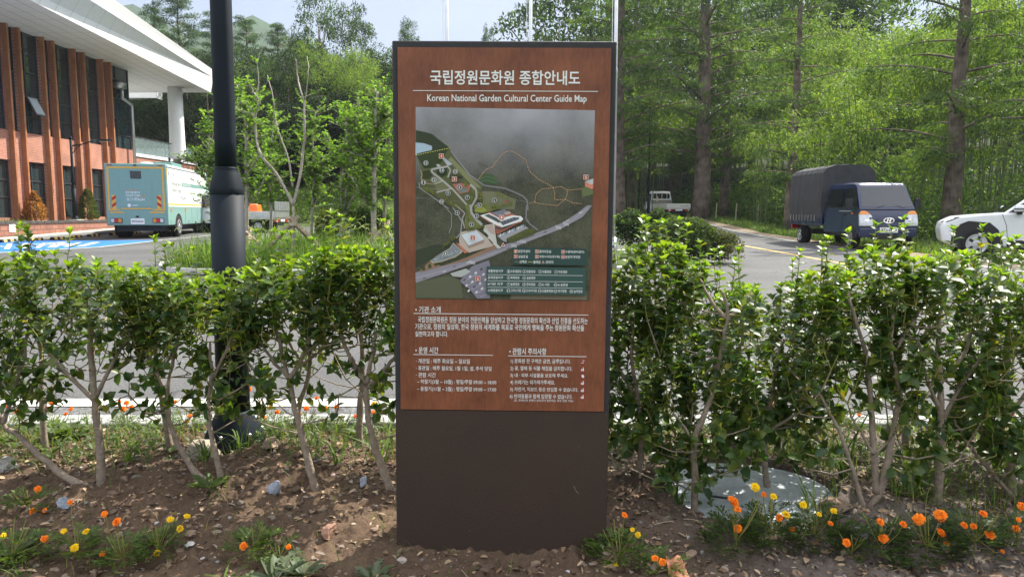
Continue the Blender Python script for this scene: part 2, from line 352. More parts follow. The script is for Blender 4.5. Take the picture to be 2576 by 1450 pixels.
def asphalt_mat(name, base, var, speck):
    m, n, l, b = new_mat(name)
    t = n.new('ShaderNodeTexCoord')
    big = n.new('ShaderNodeTexNoise'); big.inputs['Scale'].default_value = .35; big.inputs['Detail'].default_value = 6
    fine = n.new('ShaderNodeTexNoise'); fine.inputs['Scale'].default_value = 55; fine.inputs['Detail'].default_value = 4
    l.new(t.outputs['Object'], big.inputs['Vector']); l.new(t.outputs['Object'], fine.inputs['Vector'])
    r = n.new('ShaderNodeValToRGB'); r.color_ramp.elements[0].position = .32; r.color_ramp.elements[1].position = .7
    r.color_ramp.elements[0].color = (*[base * (1 - var)] * 3, 1); r.color_ramp.elements[1].color = (base * (1 + var), base * (1 + var) * .99, base * (1 + var) * .97, 1)
    l.new(big.outputs['Fac'], r.inputs['Fac'])
    r2 = n.new('ShaderNodeValToRGB'); r2.color_ramp.elements[0].position = .35; r2.color_ramp.elements[1].position = .68
    r2.color_ramp.elements[0].color = (*[1 - speck] * 3, 1); r2.color_ramp.elements[1].color = (*[1 + speck] * 3, 1); l.new(fine.outputs['Fac'], r2.inputs['Fac'])
    mm = n.new('ShaderNodeMix'); mm.data_type = 'RGBA'; mm.blend_type = 'MULTIPLY'; mm.inputs[0].default_value = 1
    l.new(r.outputs['Color'], mm.inputs[6]); l.new(r2.outputs['Color'], mm.inputs[7]); l.new(mm.outputs[2], b.inputs['Base Color'])
    bp = n.new('ShaderNodeBump'); bp.inputs['Strength'].default_value = .5; bp.inputs['Distance'].default_value = .006
    l.new(fine.outputs['Fac'], bp.inputs['Height']); l.new(bp.outputs['Normal'], b.inputs['Normal'])
    # hairline cracks
    n4 = n.new('ShaderNodeTexNoise'); n4.inputs['Scale'].default_value = 1.6; n4.inputs['Detail'].default_value = 5; l.new(t.outputs['Object'], n4.inputs['Vector'])
    av = n.new('ShaderNodeVectorMath'); av.operation = 'MULTIPLY_ADD'; av.inputs[1].default_value = (.7, .7, .7); l.new(n4.outputs['Color'], av.inputs[0]); l.new(t.outputs['Object'], av.inputs[2])
    vo = n.new('ShaderNodeTexVoronoi'); vo.feature = 'DISTANCE_TO_EDGE'; vo.inputs['Scale'].default_value = .30; l.new(av.outputs[0], vo.inputs['Vector'])
    r3 = n.new('ShaderNodeValToRGB'); r3.color_ramp.elements[0].position = .0015; r3.color_ramp.elements[1].position = .006; r3.color_ramp.elements[0].color = (.45, .45, .45, 1); l.new(vo.outputs['Distance'], r3.inputs['Fac'])
    m2 = n.new('ShaderNodeMix'); m2.data_type = 'RGBA'; m2.blend_type = 'MULTIPLY'; m2.inputs[0].default_value = .8; l.new(mm.outputs[2], m2.inputs[6]); l.new(r3.outputs['Color'], m2.inputs[7]); l.new(m2.outputs[2], b.inputs['Base Color'])
    b.inputs['Roughness'].default_value = .88; b.inputs['Specular IOR Level'].default_value = .25
    return m
M['asphalt'] = asphalt_mat('asphalt', .088, .22, .38)
M['roughasphalt'] = asphalt_mat('rough_asphalt', .12, .2, .65)
M['paint'] = plain('road_paint_white', (.46, .45, .41), .7, .3, var=.25, scale=14)
M['yellowpaint'] = plain('road_paint_yellow', (.58, .36, .10), .7, .3, var=.25, scale=10)
M['bluepaint'] = plain('road_paint_blue', (.03, .16, .62), .6, .3, var=.2, scale=5)
M['paving'] = plain('beige_paving', (.52, .46, .38), .85, .2, var=.12, scale=3)
def soil_mat():
    m, n, l, b = new_mat('soil')
    t = n.new('ShaderNodeTexCoord')
    a = n.new('ShaderNodeTexNoise'); a.inputs['Scale'].default_value = 3.2; a.inputs['Detail'].default_value = 9; a.inputs['Roughness'].default_value = .7
    f = n.new('ShaderNodeTexNoise'); f.inputs['Scale'].default_value = 70; f.inputs['Detail'].default_value = 6; f.inputs['Roughness'].default_value = .75
    l.new(t.outputs['Object'], a.inputs['Vector']); l.new(t.outputs['Object'], f.inputs['Vector'])
    r = n.new('ShaderNodeValToRGB'); r.color_ramp.elements[0].position = .3; r.color_ramp.elements[1].position = .72
    r.color_ramp.elements[0].color = (.045, .029, .020, 1); r.color_ramp.elements[1].color = (.165, .110, .072, 1)
    ad = n.new('ShaderNodeMath'); ad.operation = 'MULTIPLY_ADD'; ad.inputs[1].default_value = .55
    h = n.new('ShaderNodeMath'); h.operation = 'MULTIPLY'; h.inputs[1].default_value = .5
    l.new(a.outputs['Fac'], h.inputs[0]); l.new(f.outputs['Fac'], ad.inputs[0]); l.new(h.outputs[0], ad.inputs[2]); l.new(ad.outputs[0], r.inputs['Fac'])
    # greyer, stonier soil towards the right of the sign
    sp = n.new('ShaderNodeSeparateXYZ'); l.new(t.outputs['Object'], sp.inputs[0])
    mr = n.new('ShaderNodeMapRange'); mr.inputs['From Min'].default_value = .3; mr.inputs['From Max'].default_value = 1.3; l.new(sp.outputs['X'], mr.inputs['Value'])
    mm = n.new('ShaderNodeMix'); mm.data_type = 'RGBA'; l.new(mr.outputs[0], mm.inputs[0]); l.new(r.outputs['Color'], mm.inputs[6])
    r2 = n.new('ShaderNodeValToRGB'); r2.color_ramp.elements[0].position = .3; r2.color_ramp.elements[1].position = .72
    r2.color_ramp.elements[0].color = (.060, .047, .040, 1); r2.color_ramp.elements[1].color = (.20, .165, .14, 1); l.new(ad.outputs[0], r2.inputs['Fac'])
    l.new(r2.outputs['Color'], mm.inputs[7]); l.new(mm.outputs[2], b.inputs['Base Color'])
    bp = n.new('ShaderNodeBump'); bp.inputs['Strength'].default_value = .8; bp.inputs['Distance'].default_value = .012
    l.new(f.outputs['Fac'], bp.inputs['Height']); l.new(bp.outputs['Normal'], b.inputs['Normal'])
    b.inputs['Roughness'].default_value = .95; b.inputs['Specular IOR Level'].default_value = .15
    return m
M['soil'] = soil_mat()
M['turf'] = plain('turf', (.060, .085, .025), .95, .1, var=.45, scale=2.2, bump=.6, bscale=20)
M['forestfloor'] = plain('forest_floor', (.030, .040, .014), .95, .1, var=.5, scale=.6, bump=.6, bscale=5)
M['hillgreen'] = plain('wooded_mountain', (.030, .055, .022), .95, .1, var=.5, scale=.035, bump=0)

# ================================================================== GROUND
EDGE = [(4.2, 11.0), (28, 11.0), (38.8, 11.9), (46, 12.2), (52, 12.3), (57, 11.0), (62, 7.0), (68, -2.0)]     # (y, x) of the road's right side
def edge_x(y): return float(np.interp(y, [e[0] for e in EDGE], [e[1] for e in EDGE]))
def hill(x, y):
    """natural ground beyond the tarmac"""
    x = np.asarray(x, float); y = np.asarray(y, float)
    base = np.maximum(0, SL * (np.minimum(y, 80) - 6)) + .03 * np.maximum(0, np.minimum(y, 70) - 38)
    sm = np.clip((5 - x) / 10, 0, 1); sm = sm * sm * (3 - 2 * sm)
    left = .30 * np.maximum(0, np.minimum(y, 120) - 43.0 - np.clip((x + 10) * .3, 0, 5)) * sm
    right = .22 * np.maximum(0, np.minimum(np.hypot(np.maximum(0, x - 18) , np.maximum(0, y - 62)), 90)) * np.clip((x + 4) / 10, 0, 1)
    return base + left + right
def ground_sheet():
    xs = np.concatenate([[-900, -400, -200, -120, -80], np.arange(-60, 61, 2.5), [80, 120, 200, 400, 900]])
    ys = np.concatenate([[-300, -60, -10, 0, 2, 4.6], np.arange(6, 131, 2.5), [180, 300, 600, 1500]])
    X, Y = np.meshgrid(xs, ys); Z = hill(X, Y)
    Z = Z - np.where(Y < 4.6, .12, .05) + (vnoise(X * .3, Y * .3, 3) - .5) * np.where(Y > 45, .5, 0)
    ex = np.vectorize(edge_x)(Y); rd = (X > 5.0) & (X < ex + .6) & (Y < 66); Z = np.where(rd, hill(X, Y) - .35, Z)
    v = np.stack([X, Y, Z], -1).reshape(-1, 3); nx, ny = len(xs), len(ys)
    i, j = np.meshgrid(np.arange(ny - 1), np.arange(nx - 1), indexing='ij'); a = (i * nx + j).ravel()
    f = np.stack([a, a + 1, a + nx + 1, a + nx], 1)
    mb = MB(); mb.arr(v, f, np.ones((len(f), 3)))
    cy = v[f].mean(1)
    mb.mats[0] = np.where((cy[:, 1] > 48) | (cy[:, 0] > 15), 1, 0)
    return tag(mb.build('ground', [M['turf'], M['forestfloor']], smooth=True), kind='structure')
ground_sheet()

def strip(name, mat, rows, lift=0.0):
    """rows: (y, x0, x1); follows the slope of the lot"""
    mb = MB(); v = []; f = []
    for y, a, b in rows: v += [(a, y, zl(y) + lift), (b, y, zl(y) + lift)]
    for i in range(len(rows) - 1): f.append((2 * i, 2 * i + 1, 2 * i + 3, 2 * i + 2))
    mb.raw(v, f); return tag(mb.build(name, mat), kind='structure')
yy = [4.69, 6, 10, 15, 20, 25, 28, 32, 36, 38.8, 41, 44, 46.5, 49, 52, 54.5, 57, 59.5, 62, 65, 68]
strip('car_park_tarmac', M['asphalt'], [(y, -21.3 if y < 44 else -21.3 + (y - 44) * .8, edge_x(y)) for y in yy])
strip('rough_tarmac_edge', M['roughasphalt'], [(4.69, -12, edge_x(4.69)), (4.96, -12, edge_x(4.96))], .006)
strip('road_edge_line', M['paint'], [(y, edge_x(y) - .30, edge_x(y) - .18) for y in [5, 6] + yy[2:]], .006)
strip('road_centre_line', M['yellowpaint'], [(y, min(7.9, edge_x(y) - 3) - .07, min(7.9, edge_x(y) - 3) + .07) for y in [5, 6] + yy[2:]], .005)
strip('parking_edge_line', M['paint'], [(4.98, -12, .76), (5.19, -12, .74)], .008)
verge = MB(); v = []; f = []
vy = [5, 15, 25, 28, 32, 36, 38.8, 41, 44, 46.5, 49, 52, 54.5, 57, 59.5, 62]
for y in vy:
    v += [(edge_x(y), y, zl(y) - .012), (edge_x(y) + .9 + .3 * sin(y * 1.7), y, zl(y) + .01)]
verge.raw(v, [(2 * i, 2 * i + 1, 2 * i + 3, 2 * i + 2) for i in range(len(vy) - 1)])
tag(verge.build('dirt_verge', plain('dirt', (.23, .18, .13), .95, .1, var=.35, scale=3, bump=.4, bscale=25)), kind='structure')

def slab(name, mat, pts, lift, parent=None):
    mb = MB(); mb.poly([(p[0], p[1], zl(p[1]) + lift) for p in pts]); return mb.build(name, mat, parent)
def z4(x, y): return at_g(x / 1.5534, y / 1.5534)
# blue bay for disabled drivers, with its white lines and wheelchair mark
bay = [z4(-330, 945)[:2], z4(640, 938)[:2], z4(386, 966)[:2], z4(-330, 1006)[:2]]
tag(slab('blue_parking_bay', M['bluepaint'], bay[::-1], .006), kind='structure')
def stroke(mb, a, b, w, lift=.010):
    a = np.array(a[:2]); b = np.array(b[:2]); d = nrm(b - a); n_ = np.array([-d[1], d[0]]) * w / 2
    mb.poly([(p[0], p[1], zl(p[1]) + lift) for p in (a - n_, b - n_, b + n_, a + n_)])
mb = MB()
stroke(mb, bay[3], bay[2], .22); stroke(mb, bay[2], bay[1], .16)
stroke(mb, bay[1], z4(850, 917), .13)
for k in range(7):
    t0 = .30 + k * .075; t1 = t0 + .06
    p = bay[0] * (1 - t0) + bay[1] * t0; q = bay[3] * (1 - t1) + bay[2] * t1
    stroke(mb, p * .75 + q * .25, p * .25 + q * .75, .16 if k % 2 else .26)
for k in range(12):                                            # wheelchair mark: wheel ring, back and leg strokes
    a0, a1 = -2.4 + k * .34, -2.4 + (k + 1) * .34; c = np.array([-16.7, 25.2])
    stroke(mb, c + .75 * np.array([cos(a0), 1.3 * sin(a0)]), c + .75 * np.array([cos(a1), 1.3 * sin(a1)]), .16)
stroke(mb, (-16.7, 25.3), (-16.7, 27.4), .2); stroke(mb, (-16.7, 26.0), (-15.7, 26.0), .18); stroke(mb, (-15.7, 26.0), (-15.3, 24.9), .18)
tag(mb.build('parking_line', M['paint']), kind='structure')
strip('footway', M['paving'], [(20, -20.75, -19.35), (30, -20.75, -19.35), (44, -20.75, -19.35)], .06)
mb = MB()
for y0, y1 in ((14, 29), (29, 44)):
    mb.loft([[(x, y, zl(y) + z) for x, z in ((-19.35, -.02), (-19.23, -.02), (-19.23, .09), (-19.35, .09))] for y in (y0, y1)])
tag(mb.build('footway_kerb', M['kerb']), kind='structure')

# planting bed in front: a clodded earth sheet with mounds around the bushes and the sign
KY = 4.48
MOUNDS = [(-2.0, 3.45, .04, .35), (-1.45, 3.45, .06, .4), (-.95, 3.5, .03, .3), (.62, 3.35, .13, .28), (1.62, 3.22, .07, .28), (-1.15, 3.75, .07, .35), (.72, 4.1, .07, .25)]
def bed_z(x, y):
    x = np.asarray(x, float); y = np.asarray(y, float); z = np.zeros(np.broadcast(x, y).shape)
    for mx_, my, h, r in MOUNDS: z = z + h * np.exp(-((x - mx_) ** 2 + (y - my) ** 2) / (r * r))
    z = z - .04 * np.clip((3.0 - y) / .25, 0, 1)
    amp = np.clip((y - 2.0) / .3, 0, 1)
    z = z + amp * ((vnoise(x * 3.1, y * 3.1, 1) - .5) * .05 + (vnoise(x * 9, y * 9, 2) - .5) * .040 + np.abs(vnoise(x * 24, y * 24, 5) - .5) * .045 + (vnoise(x * 60, y * 60, 8) - .5) * .016)
    lid = ((x - 1.10) / .46) ** 2 + ((y - 3.42) / .38) ** 2
    z = np.where(lid < 1.0, np.minimum(z, -.02), z)
    z = z - .06 * np.clip((y - KY + .10) / .1, 0, 1)
    return z
xs = np.arange(-3.4, 3.41, .0125); ys = np.concatenate([np.arange(1.2, 2.4, .06), np.arange(2.4, KY + .005, .0125)])
X, Y = np.meshgrid(xs, ys); Z = bed_z(X, Y); nx, ny = len(xs), len(ys)
i, j = np.meshgrid(np.arange(ny - 1), np.arange(nx - 1), indexing='ij'); a = (i * nx + j).ravel()
mb = MB(); mb.arr(np.stack([X, Y, Z], -1).reshape(-1, 3), np.stack([a, a + 1, a + nx + 1, a + nx], 1), np.ones((len(a), 3)))
tag(mb.build('planting_soil', M['soil'], smooth=True), kind='structure')
mb = MB(); x = -6.0
while x < 6.0:
    mb.b2((x, KY, -.15), (x + .985, KY + .205, .035 + .004 * sin(x * 5))); x += .995
tag(bevel(mb.build('kerb', M['kerb']), .012, 2), kind='structure')

# planted island in the car park
ISL = [(-7.4, 15.6), (-7.75, 16.4), (-7.9, 17.6), (-7.6, 18.8), (-7.0, 19.6), (-6.2, 20.2), (3.2, 20.6), (4.1, 20.1), (4.5, 19.2), (4.35, 17.4), (3.8, 16.7), (2.2, 15.2), (-2, 14.3), (-6.2, 14.7), (-6.9, 15.0)][::-1]
def inset(poly, d):
    c = np.mean(poly, 0); out = []
    for k, p in enumerate(poly):
        a = np.array(poly[k - 1]); b = np.array(poly[(k + 1) % len(poly)]); t = nrm(b - a); out.append(tuple(np.array(p) + d * np.array([t[1], -t[0]])))
    return out
inn = inset(ISL, .16)
mb = MB(); n_ = len(ISL)
ring = [[(p[0], p[1], zl(p[1]) + z) for p in ISL] for z in (-.05, .13)] + [[(p[0], p[1], zl(p[1]) + z) for p in inn] for z in (.13, .02)]
mb.loft(ring, cap=False); tag(bevel(mb.build('island_kerb', M['concrete']), .015), kind='structure')
gut = inset(ISL, -.42); mb = MB()
mb.loft([[(p[0], p[1], zl(p[1]) + .009) for p in gut], [(p[0], p[1], zl(p[1]) + .012) for p in ISL]], cap=False); tag(mb.build('island_gutter', M['concrete']), kind='structure')
mb = MB(); mb.poly([(p[0], p[1], zl(p[1]) + .09) for p in inn]); tag(mb.build('island_soil', M['turf']), kind='structure')

# far mountains
def ridge(name, pts, y0, depth, seed):
    """pts: sighted skyline (px,py) at distance y0"""
    P = [at_y(px, py, y0) for px, py in pts]; xs = np.arange(P[0][0], P[-1][0], 14.0)
    zt = np.interp(xs, [p[0] for p in P], [p[2] for p in P]); zt = zt + (vnoise(xs * .05, xs * 0, seed) - .5) * 9 + (vnoise(xs * .17, xs * 0, seed + 1) - .5) * 5
    k = np.linspace(0, 1, 14); v = []
    for t in k:
        y = y0 - depth * (1 - t); z = zt * (t ** .8) - 8 * (1 - t)
        v.append(np.stack([xs, np.full(len(xs), y) + (vnoise(xs * .02, xs * 0 + t * 7, seed + 2) - .5) * 60 * (1 - t), z + (vnoise(xs * .06, xs * 0 + t * 20, seed + 3) - .5) * 12 * t * (t < .99)], 1))
    for t in (.5, 1.0): v.append(np.stack([xs, np.full(len(xs), y0 + depth * t), zt * (1 - t) - 8], 1))
    v = np.array(v); nr, nc = v.shape[:2]
    i, j = np.meshgrid(np.arange(nr - 1), np.arange(nc - 1), indexing='ij'); a = (i * nc + j).ravel()
    mb = MB(); mb.arr(v.reshape(-1, 3), np.stack([a, a + 1, a + nc + 1, a + nc], 1), np.ones((len(a), 3)))
    return tag(mb.build(name, M['hillgreen'], smooth=True), kind='structure')
ridge('mountain', [(-300, 120), (100, 40), (230, 0), (290, 8), (330, 12), (400, 58), (470, 88), (540, 80), (590, 62), (640, 55), (680, 75), (740, 110), (900, 170), (1200, 260)], 620, 330, 4)
ridge('wooded_hill', [(1900, 300), (2200, 200), (2380, 145), (2480, 118), (2560, 138), (2700, 150), (3000, 110), (3500, 160)], 210, 90, 9)

# ================================================================== GUIDE SIGN
SGY = 2.84
pL = at_y(981, 100, SGY); pR = at_y(1545, 107, SGY)
SGX = float((pL[0] + pR[0]) / 2 + at_y(1256, 1385, SGY)[0]) / 2; SGW = .852; SGH = float(at_y(1263, 103, SGY)[2])
sign = thing('guide_sign', 'tall brown upright guide board with wood print panel, Korean lettering and an aerial map', 'sign', (SGX, SGY, 0), radians(-0.9))
sign.rotation_euler.y = radians(.42)
def sp(px, py, lift=0.0):
    p = at_y(px, py, SGY); return np.array([p[0] - SGX, -lift, p[2]])
mb = MB(); mb.b2((-SGW / 2, .0, -.12), (SGW / 2, .16, SGH)); bevel(mb.build('body', M['signframe'], sign), .006, 3)
zt, zb = sp(1260, 121)[2], sp(1256, 1030)[2]
hw = SGW / 2 - .022
mb = MB(); mb.b2((-hw, -.006, zb), (hw, -.001, zt)); mb.build('wood_panel', M['signwood'], sign)
mb = MB(); mb.b2((-SGW / 2 + .004, -.004, -.10), (SGW / 2 - .004, -.0005, zb - .003)); mb.build('base_panel', M['signmetal'], sign)
mb = MB()
for a_, b_ in (((1441, 1218), (1446, 1227)), ((1446, 1229), (1455, 1238)), ((1452, 1120), (1453.5, 1121.5)), ((1180, 1332), (1182, 1334))):
    p, q = sp(*a_, .0044), sp(*b_, .0044); w_ = np.array([.0009, 0, .0007]); mb.poly([p - w_, q - w_ * .4, q + w_ * .4, p + w_])
mb.build('scratch', M['kerb'], sign)

# lettering: words as flat vinyl, fitted to the width and height they have on the board
def words_mesh(body, bold=0.0):
    c = bpy.data.curves.new('words', 'FONT'); c.body = body; c.resolution_u = 2; c.offset = bold; c.size = 1.0
    o = bpy.data.objects.new('words', c); COL.objects.link(o)
    m = o.to_mesh(); v = np.array([x.co[:2] for x in m.vertices]).reshape(-1, 2); f = [tuple(p.vertices) for p in m.polygons]
    o.to_mesh_clear(); bpy.data.objects.remove(o); bpy.data.curves.remove(c)
    return v, f
def put_words(mb, body, x0, x1, y0, y1, to3, bold=0.0, mat=0, tint=(1, 1, 1)):
    """x0..x1 left to right, y0 top, y1 bottom of the ink; to3 maps (u,v) to a point"""
    v, f = words_mesh(body, bold)
    if not len(v): return
    lo, hi = v.min(0), v.max(0); u = (v - lo) / np.maximum(hi - lo, 1e-6)
    mb.raw([to3(x0 + a * (x1 - x0), y1 + b * (y0 - y1)) for a, b in u], f, mat, tint)
def line_on(mb, x0, x1, y, h, lift=.008, dy=0.0, mat=0, tint=(1, 1, 1)):
    mb.poly([sp(x0, y + h / 2, lift), sp(x1, y + dy + h / 2, lift), sp(x1, y + dy - h / 2, lift), sp(x0, y - h / 2, lift)], mat, tint)
on = lambda u, v: sp(u, v, .008)
mb = MB(); put_words(mb, "국립정원문화원 종합안내도", 1073, 1449, 178, 215, on, .018); mb.build('title_lettering', M['white'], sign)
mb = MB(); put_words(mb, "Korean National Garden Cultural Center Guide Map", 1066, 1466, 239, 262, on, .012); mb.build('english_title_lettering', M['white'], sign)
mb = MB()
line_on(mb, 1030, 1494, 230, 1.6); line_on(mb, 1036, 1474, 789, 1.6); line_on(mb, 1036, 1236, 892, 1.5); line_on(mb, 1274, 1470, 893, 1.5); mb.build('dividing_line', M['white'], sign)
mb = MB()
for s_, x0, x1, y0, y1, bo in [
    ("• 기관 소개", 1040, 1104, 771, 787, .012), ("• 운영 시간", 1041, 1099, 873, 889, .012), ("• 관람시 주의사항", 1277, 1370, 873, 890, .012),
    ("국립정원문화원은 정원 분야의 전문인력을 양성하고 한국형 정원문화의 확산과 산업 진흥을 선도하는", 1047, 1473, 796, 812, .012),
    ("기관으로, 정원의 일상화, 한국 정원의 세계화를 목표로 국민에게 행복을 주는 정원문화 확산을", 1040, 1464, 814, 830, .012),
    ("실현하고자 합니다.", 1040, 1123, 833, 847, .012),
    ("· 개관일 : 매주 화요일 ~ 일요일", 1043, 1178, 902, 914, .008), ("· 휴관일 : 매주 월요일, 1월 1일, 설, 추석 당일", 1043, 1233, 920, 932, .008), ("· 관람 시간", 1043, 1093, 937, 949, .008),
    ("– 하절기(3월 ~ 10월) : 평일/주말 09:00 ~ 18:00", 1046, 1245, 954, 967, .008), ("– 동절기(11월 ~ 2월) : 평일/주말 09:00 ~ 17:00", 1046, 1245, 972, 985, .008),
    ("1) 문화원 전 구역은 금연, 금주입니다.", 1281, 1431, 900, 913, .008), ("2) 꽃, 열매 등 식물 채집을 금지합니다.", 1280, 1435, 918, 931, .008), ("3) 내 · 외부 시설물을 보호해 주세요.", 1280, 1425, 936, 948, .008),
    ("4) 쓰레기는 되가져가주세요.", 1280, 1392, 953, 966, .008), ("5) 자전거, 킥보드 등은 반입할 수 없습니다.", 1280, 1450, 971, 983, .008), ("6) 반려동물과 함께 입장할 수 없습니다.", 1279, 1436, 988, 1001, .008),
    ("(단, 장애인과 장애인 보조견이 동반하는 경우 입장 가능)", 1290, 1438, 1001, 1008, .004)]:
    mb = MB(); put_words(mb, s_, x0, x1, y0, y1, on, bo); mb.build('heading_lettering' if s_[0] == '•' else 'notice_lettering', M['white'], sign)
pass
def ring_on(mb, cx, cy, r, w, lift, mat=0, tint=(1, 1, 1), n=14):
    a = np.linspace(0, 2 * pi, n, endpoint=False)
    v = [sp(cx + r * cos(t), cy + r * sin(t), lift) for t in a] + [sp(cx + (r - w) * cos(t), cy + (r - w) * sin(t), lift) for t in a]
    mb.raw(v, [(i, (i + 1) % n, n + (i + 1) % n, n + i)[::-1] for i in range(n)], mat, tint)
def disc_on(mb, cx, cy, r, lift, mat=0, tint=(1, 1, 1), n=14):
    mb.poly([sp(cx + r * cos(t), cy - r * sin(t), lift) for t in np.linspace(0, 2 * pi, n, endpoint=False)], mat, tint)
def quad_on(mb, pts, lift, tint): mb.poly([sp(p[0], p[1], lift) for p in pts][::-1], 0, tint)
mb = MB()
for k, y in enumerate((906.5, 925, 942, 959, 977, 994)):
    ring_on(mb, 1461.5, y, 6.6, 1.1, .008, 0, (.42, .02, .03))
    w = (.8, .79, .78)
    if k == 0: quad_on(mb, [(1457, 908), (1464, 907.5), (1464, 909), (1457, 909.5)], .0085, w); ring_on(mb, 1463, 903.5, 2.2, .8, .0085, 0, w)
    elif k == 2: quad_on(mb, [(1459, 938), (1463, 938), (1465, 942), (1464, 946), (1460, 946), (1458, 942)], .0085, w)
    else:
        disc_on(mb, 1462.5, y - 4, 1.3, .0085, 0, w); quad_on(mb, [(1461, y - 2.4), (1464, y - 2.4), (1464.5, y + 1.5), (1463, y + 4.5), (1460.5, y + 4.5)], .0085, w)
        quad_on(mb, [(1457, y - .5), (1459.5, y - 1.5), (1459.8, y + 3.5), (1457, y + 4)], .0085, w)
mb.build('warning_icon', M['print'], sign)

# ---- the aerial map: a printed sheet with its printed paths, buildings, numbers and legend
mpm, n, l, b = new_mat('map_photo')
t = n.new('ShaderNodeTexCoord'); sx = n.new('ShaderNodeSeparateXYZ'); l.new(t.outputs['Generated'], sx.inputs[0])
vo = n.new('ShaderNodeTexVoronoi'); vo.inputs['Scale'].default_value = 210; l.new(t.outputs['Object'], vo.inputs['Vector'])
nb = n.new('ShaderNodeTexNoise'); nb.inputs['Scale'].default_value = 9; nb.inputs['Detail'].default_value = 10; nb.inputs['Roughness'].default_value = .75; l.new(t.outputs['Object'], nb.inputs['Vector'])
ad = n.new('ShaderNodeMath'); ad.operation = 'MULTIPLY_ADD'; ad.inputs[1].default_value = .35; l.new(vo.outputs['Distance'], ad.inputs[0]); l.new(nb.outputs['Fac'], ad.inputs[2])
r = n.new('ShaderNodeValToRGB'); r.color_ramp.elements[0].position = .40; r.color_ramp.elements[1].position = .82
r.color_ramp.elements[0].color = (.014, .017, .011, 1); r.color_ramp.elements[1].color = (.112, .108, .072, 1); l.new(ad.outputs[0], r.inputs['Fac'])
fz = n.new('ShaderNodeMapRange'); fz.inputs['From Min'].default_value = .60; fz.inputs['From Max'].default_value = 1.02; fz.inputs['To Max'].default_value = .80; l.new(sx.outputs['Z'], fz.inputs['Value'])
n3 = n.new('ShaderNodeTexNoise'); n3.inputs['Scale'].default_value = 5; n3.inputs['Detail'].default_value = 5; l.new(t.outputs['Object'], n3.inputs['Vector'])
mu = n.new('ShaderNodeMath'); mu.operation = 'MULTIPLY'; l.new(fz.outputs[0], mu.inputs[0])
mr = n.new('ShaderNodeMapRange'); mr.inputs['From Min'].default_value = .3; mr.inputs['From Max'].default_value = .7; mr.inputs['To Min'].default_value = .55; mr.inputs['To Max'].default_value = 1.2; l.new(n3.outputs['Fac'], mr.inputs['Value']); l.new(mr.outputs[0], mu.inputs[1])
mm = n.new('ShaderNodeMix'); mm.data_type = 'RGBA'; mm.inputs[7].default_value = (.46, .44, .50, 1); l.new(mu.outputs[0], mm.inputs[0]); l.new(r.outputs['Color'], mm.inputs[6])
l.new(mm.outputs[2], b.inputs['Base Color']); b.inputs['Roughness'].default_value = .4; b.inputs['Specular IOR Level'].default_value = .35
mb = MB(); c4 = [sp(1041, 752), sp(1478, 753), sp(1487, 277), sp(1037, 271)]
mb.raw([c + np.array([0, -.0075, 0]) for c in c4] + [c + np.array([0, -.004, 0]) for c in c4], [(0, 1, 2, 3), (7, 6, 5, 4), (0, 4, 5, 1), (1, 5, 6, 2), (2, 6, 7, 3), (3, 7, 4, 0)])
mapo = mb.build('map', mpm, sign)
def m6(x, y): return ((1600 + x / 3.4528) / 1.5534, (400 + y / 3.4528) / 1.5534)
def m7(x, y): return ((1600 + x / 3.5778) / 1.5534, (800 + y / 3.5778) / 1.5534)
art = MB(); LV = [.0080]
def mp_poly(pts, tint, f=m7): LV[0] += .00003; art.poly([sp(*f(*p), LV[0]) for p in pts], 0, tint)
def fillp(pts, tint, f=m7):
    """outline given either way round"""
    q = [f(*p) for p in pts]; ar = sum(q[i - 1][0] * q[i][1] - q[i][0] * q[i - 1][1] for i in range(len(q)))
    LV[0] += .00003; art.poly([sp(*p, LV[0]) for p in (q if ar < 0 else q[::-1])], 0, tint)
def road(pts, w, tint, f=m7, dash=None):
    q = np.array([f(*p) for p in pts]); LV[0] += .00003
    segs = [(q[i], q[i + 1]) for i in range(len(q) - 1)]
    for a, c in segs:
        L_ = np.linalg.norm(c - a); d = (c - a) / max(L_, 1e-6); nn = np.array([-d[1], d[0]]) * w * .40
        cuts = [(0, L_)] if not dash else [(s_, min(L_, s_ + dash * .62)) for s_ in np.arange(0, L_, dash)]
        for s0, s1 in cuts:
            p = [a + d * s0 - nn, a + d * s1 - nn, a + d * s1 + nn, a + d * s0 + nn]
            art.poly([sp(*x, LV[0]) for x in p[::-1]], 0, tint)
GR = (0.311, 0.297, 0.338); PV = (0.446, 0.419, 0.392)
fillp([(40, 555), (150, 560), (262, 600), (262, 665), (40, 720)], (0.405, 0.513, 0.621), m6)
fillp([(270, 640), (330, 600), (372, 640), (290, 660)], (0.162, 0.203, 0.108), m6)
fillp([(45, 380), (250, 430), (500, 620), (520, 660), (60, 720), (60, 700), (262, 650), (262, 590), (150, 560), (45, 545)], (0.038, 0.049, 0.024), m6)
fillp([(50, 730), (500, 640), (800, 1020), (900, 1080), (960, 1110), (900, 1300), (780, 1440), (560, 1440), (300, 1250), (120, 1180), (90, 1000), (120, 880)], (0.111, 0.116, 0.049), m6)
fillp([(480, 780), (520, 740), (900, 1120), (930, 1160), (820, 1140)], (0.230, 0.230, 0.115), m6)
fillp([(60, 730), (480, 640), (380, 830), (300, 890), (160, 900)], (0.041, 0.057, 0.019), m6)
fillp([(320, 900), (470, 880), (470, 980), (400, 1020), (330, 970)], (0.030, 0.043, 0.016), m6)
fillp([(140, 940), (220, 920), (280, 980), (230, 1040), (140, 1040)], (0.041, 0.047, 0.016), m6)
fillp([(240, 1060), (330, 1030), (410, 1060), (300, 1110)], (0.230, 0.243, 0.135), m6)
fillp([(310, 1130), (430, 1080), (500, 1160), (340, 1220)], (0.176, 0.176, 0.088), m6)
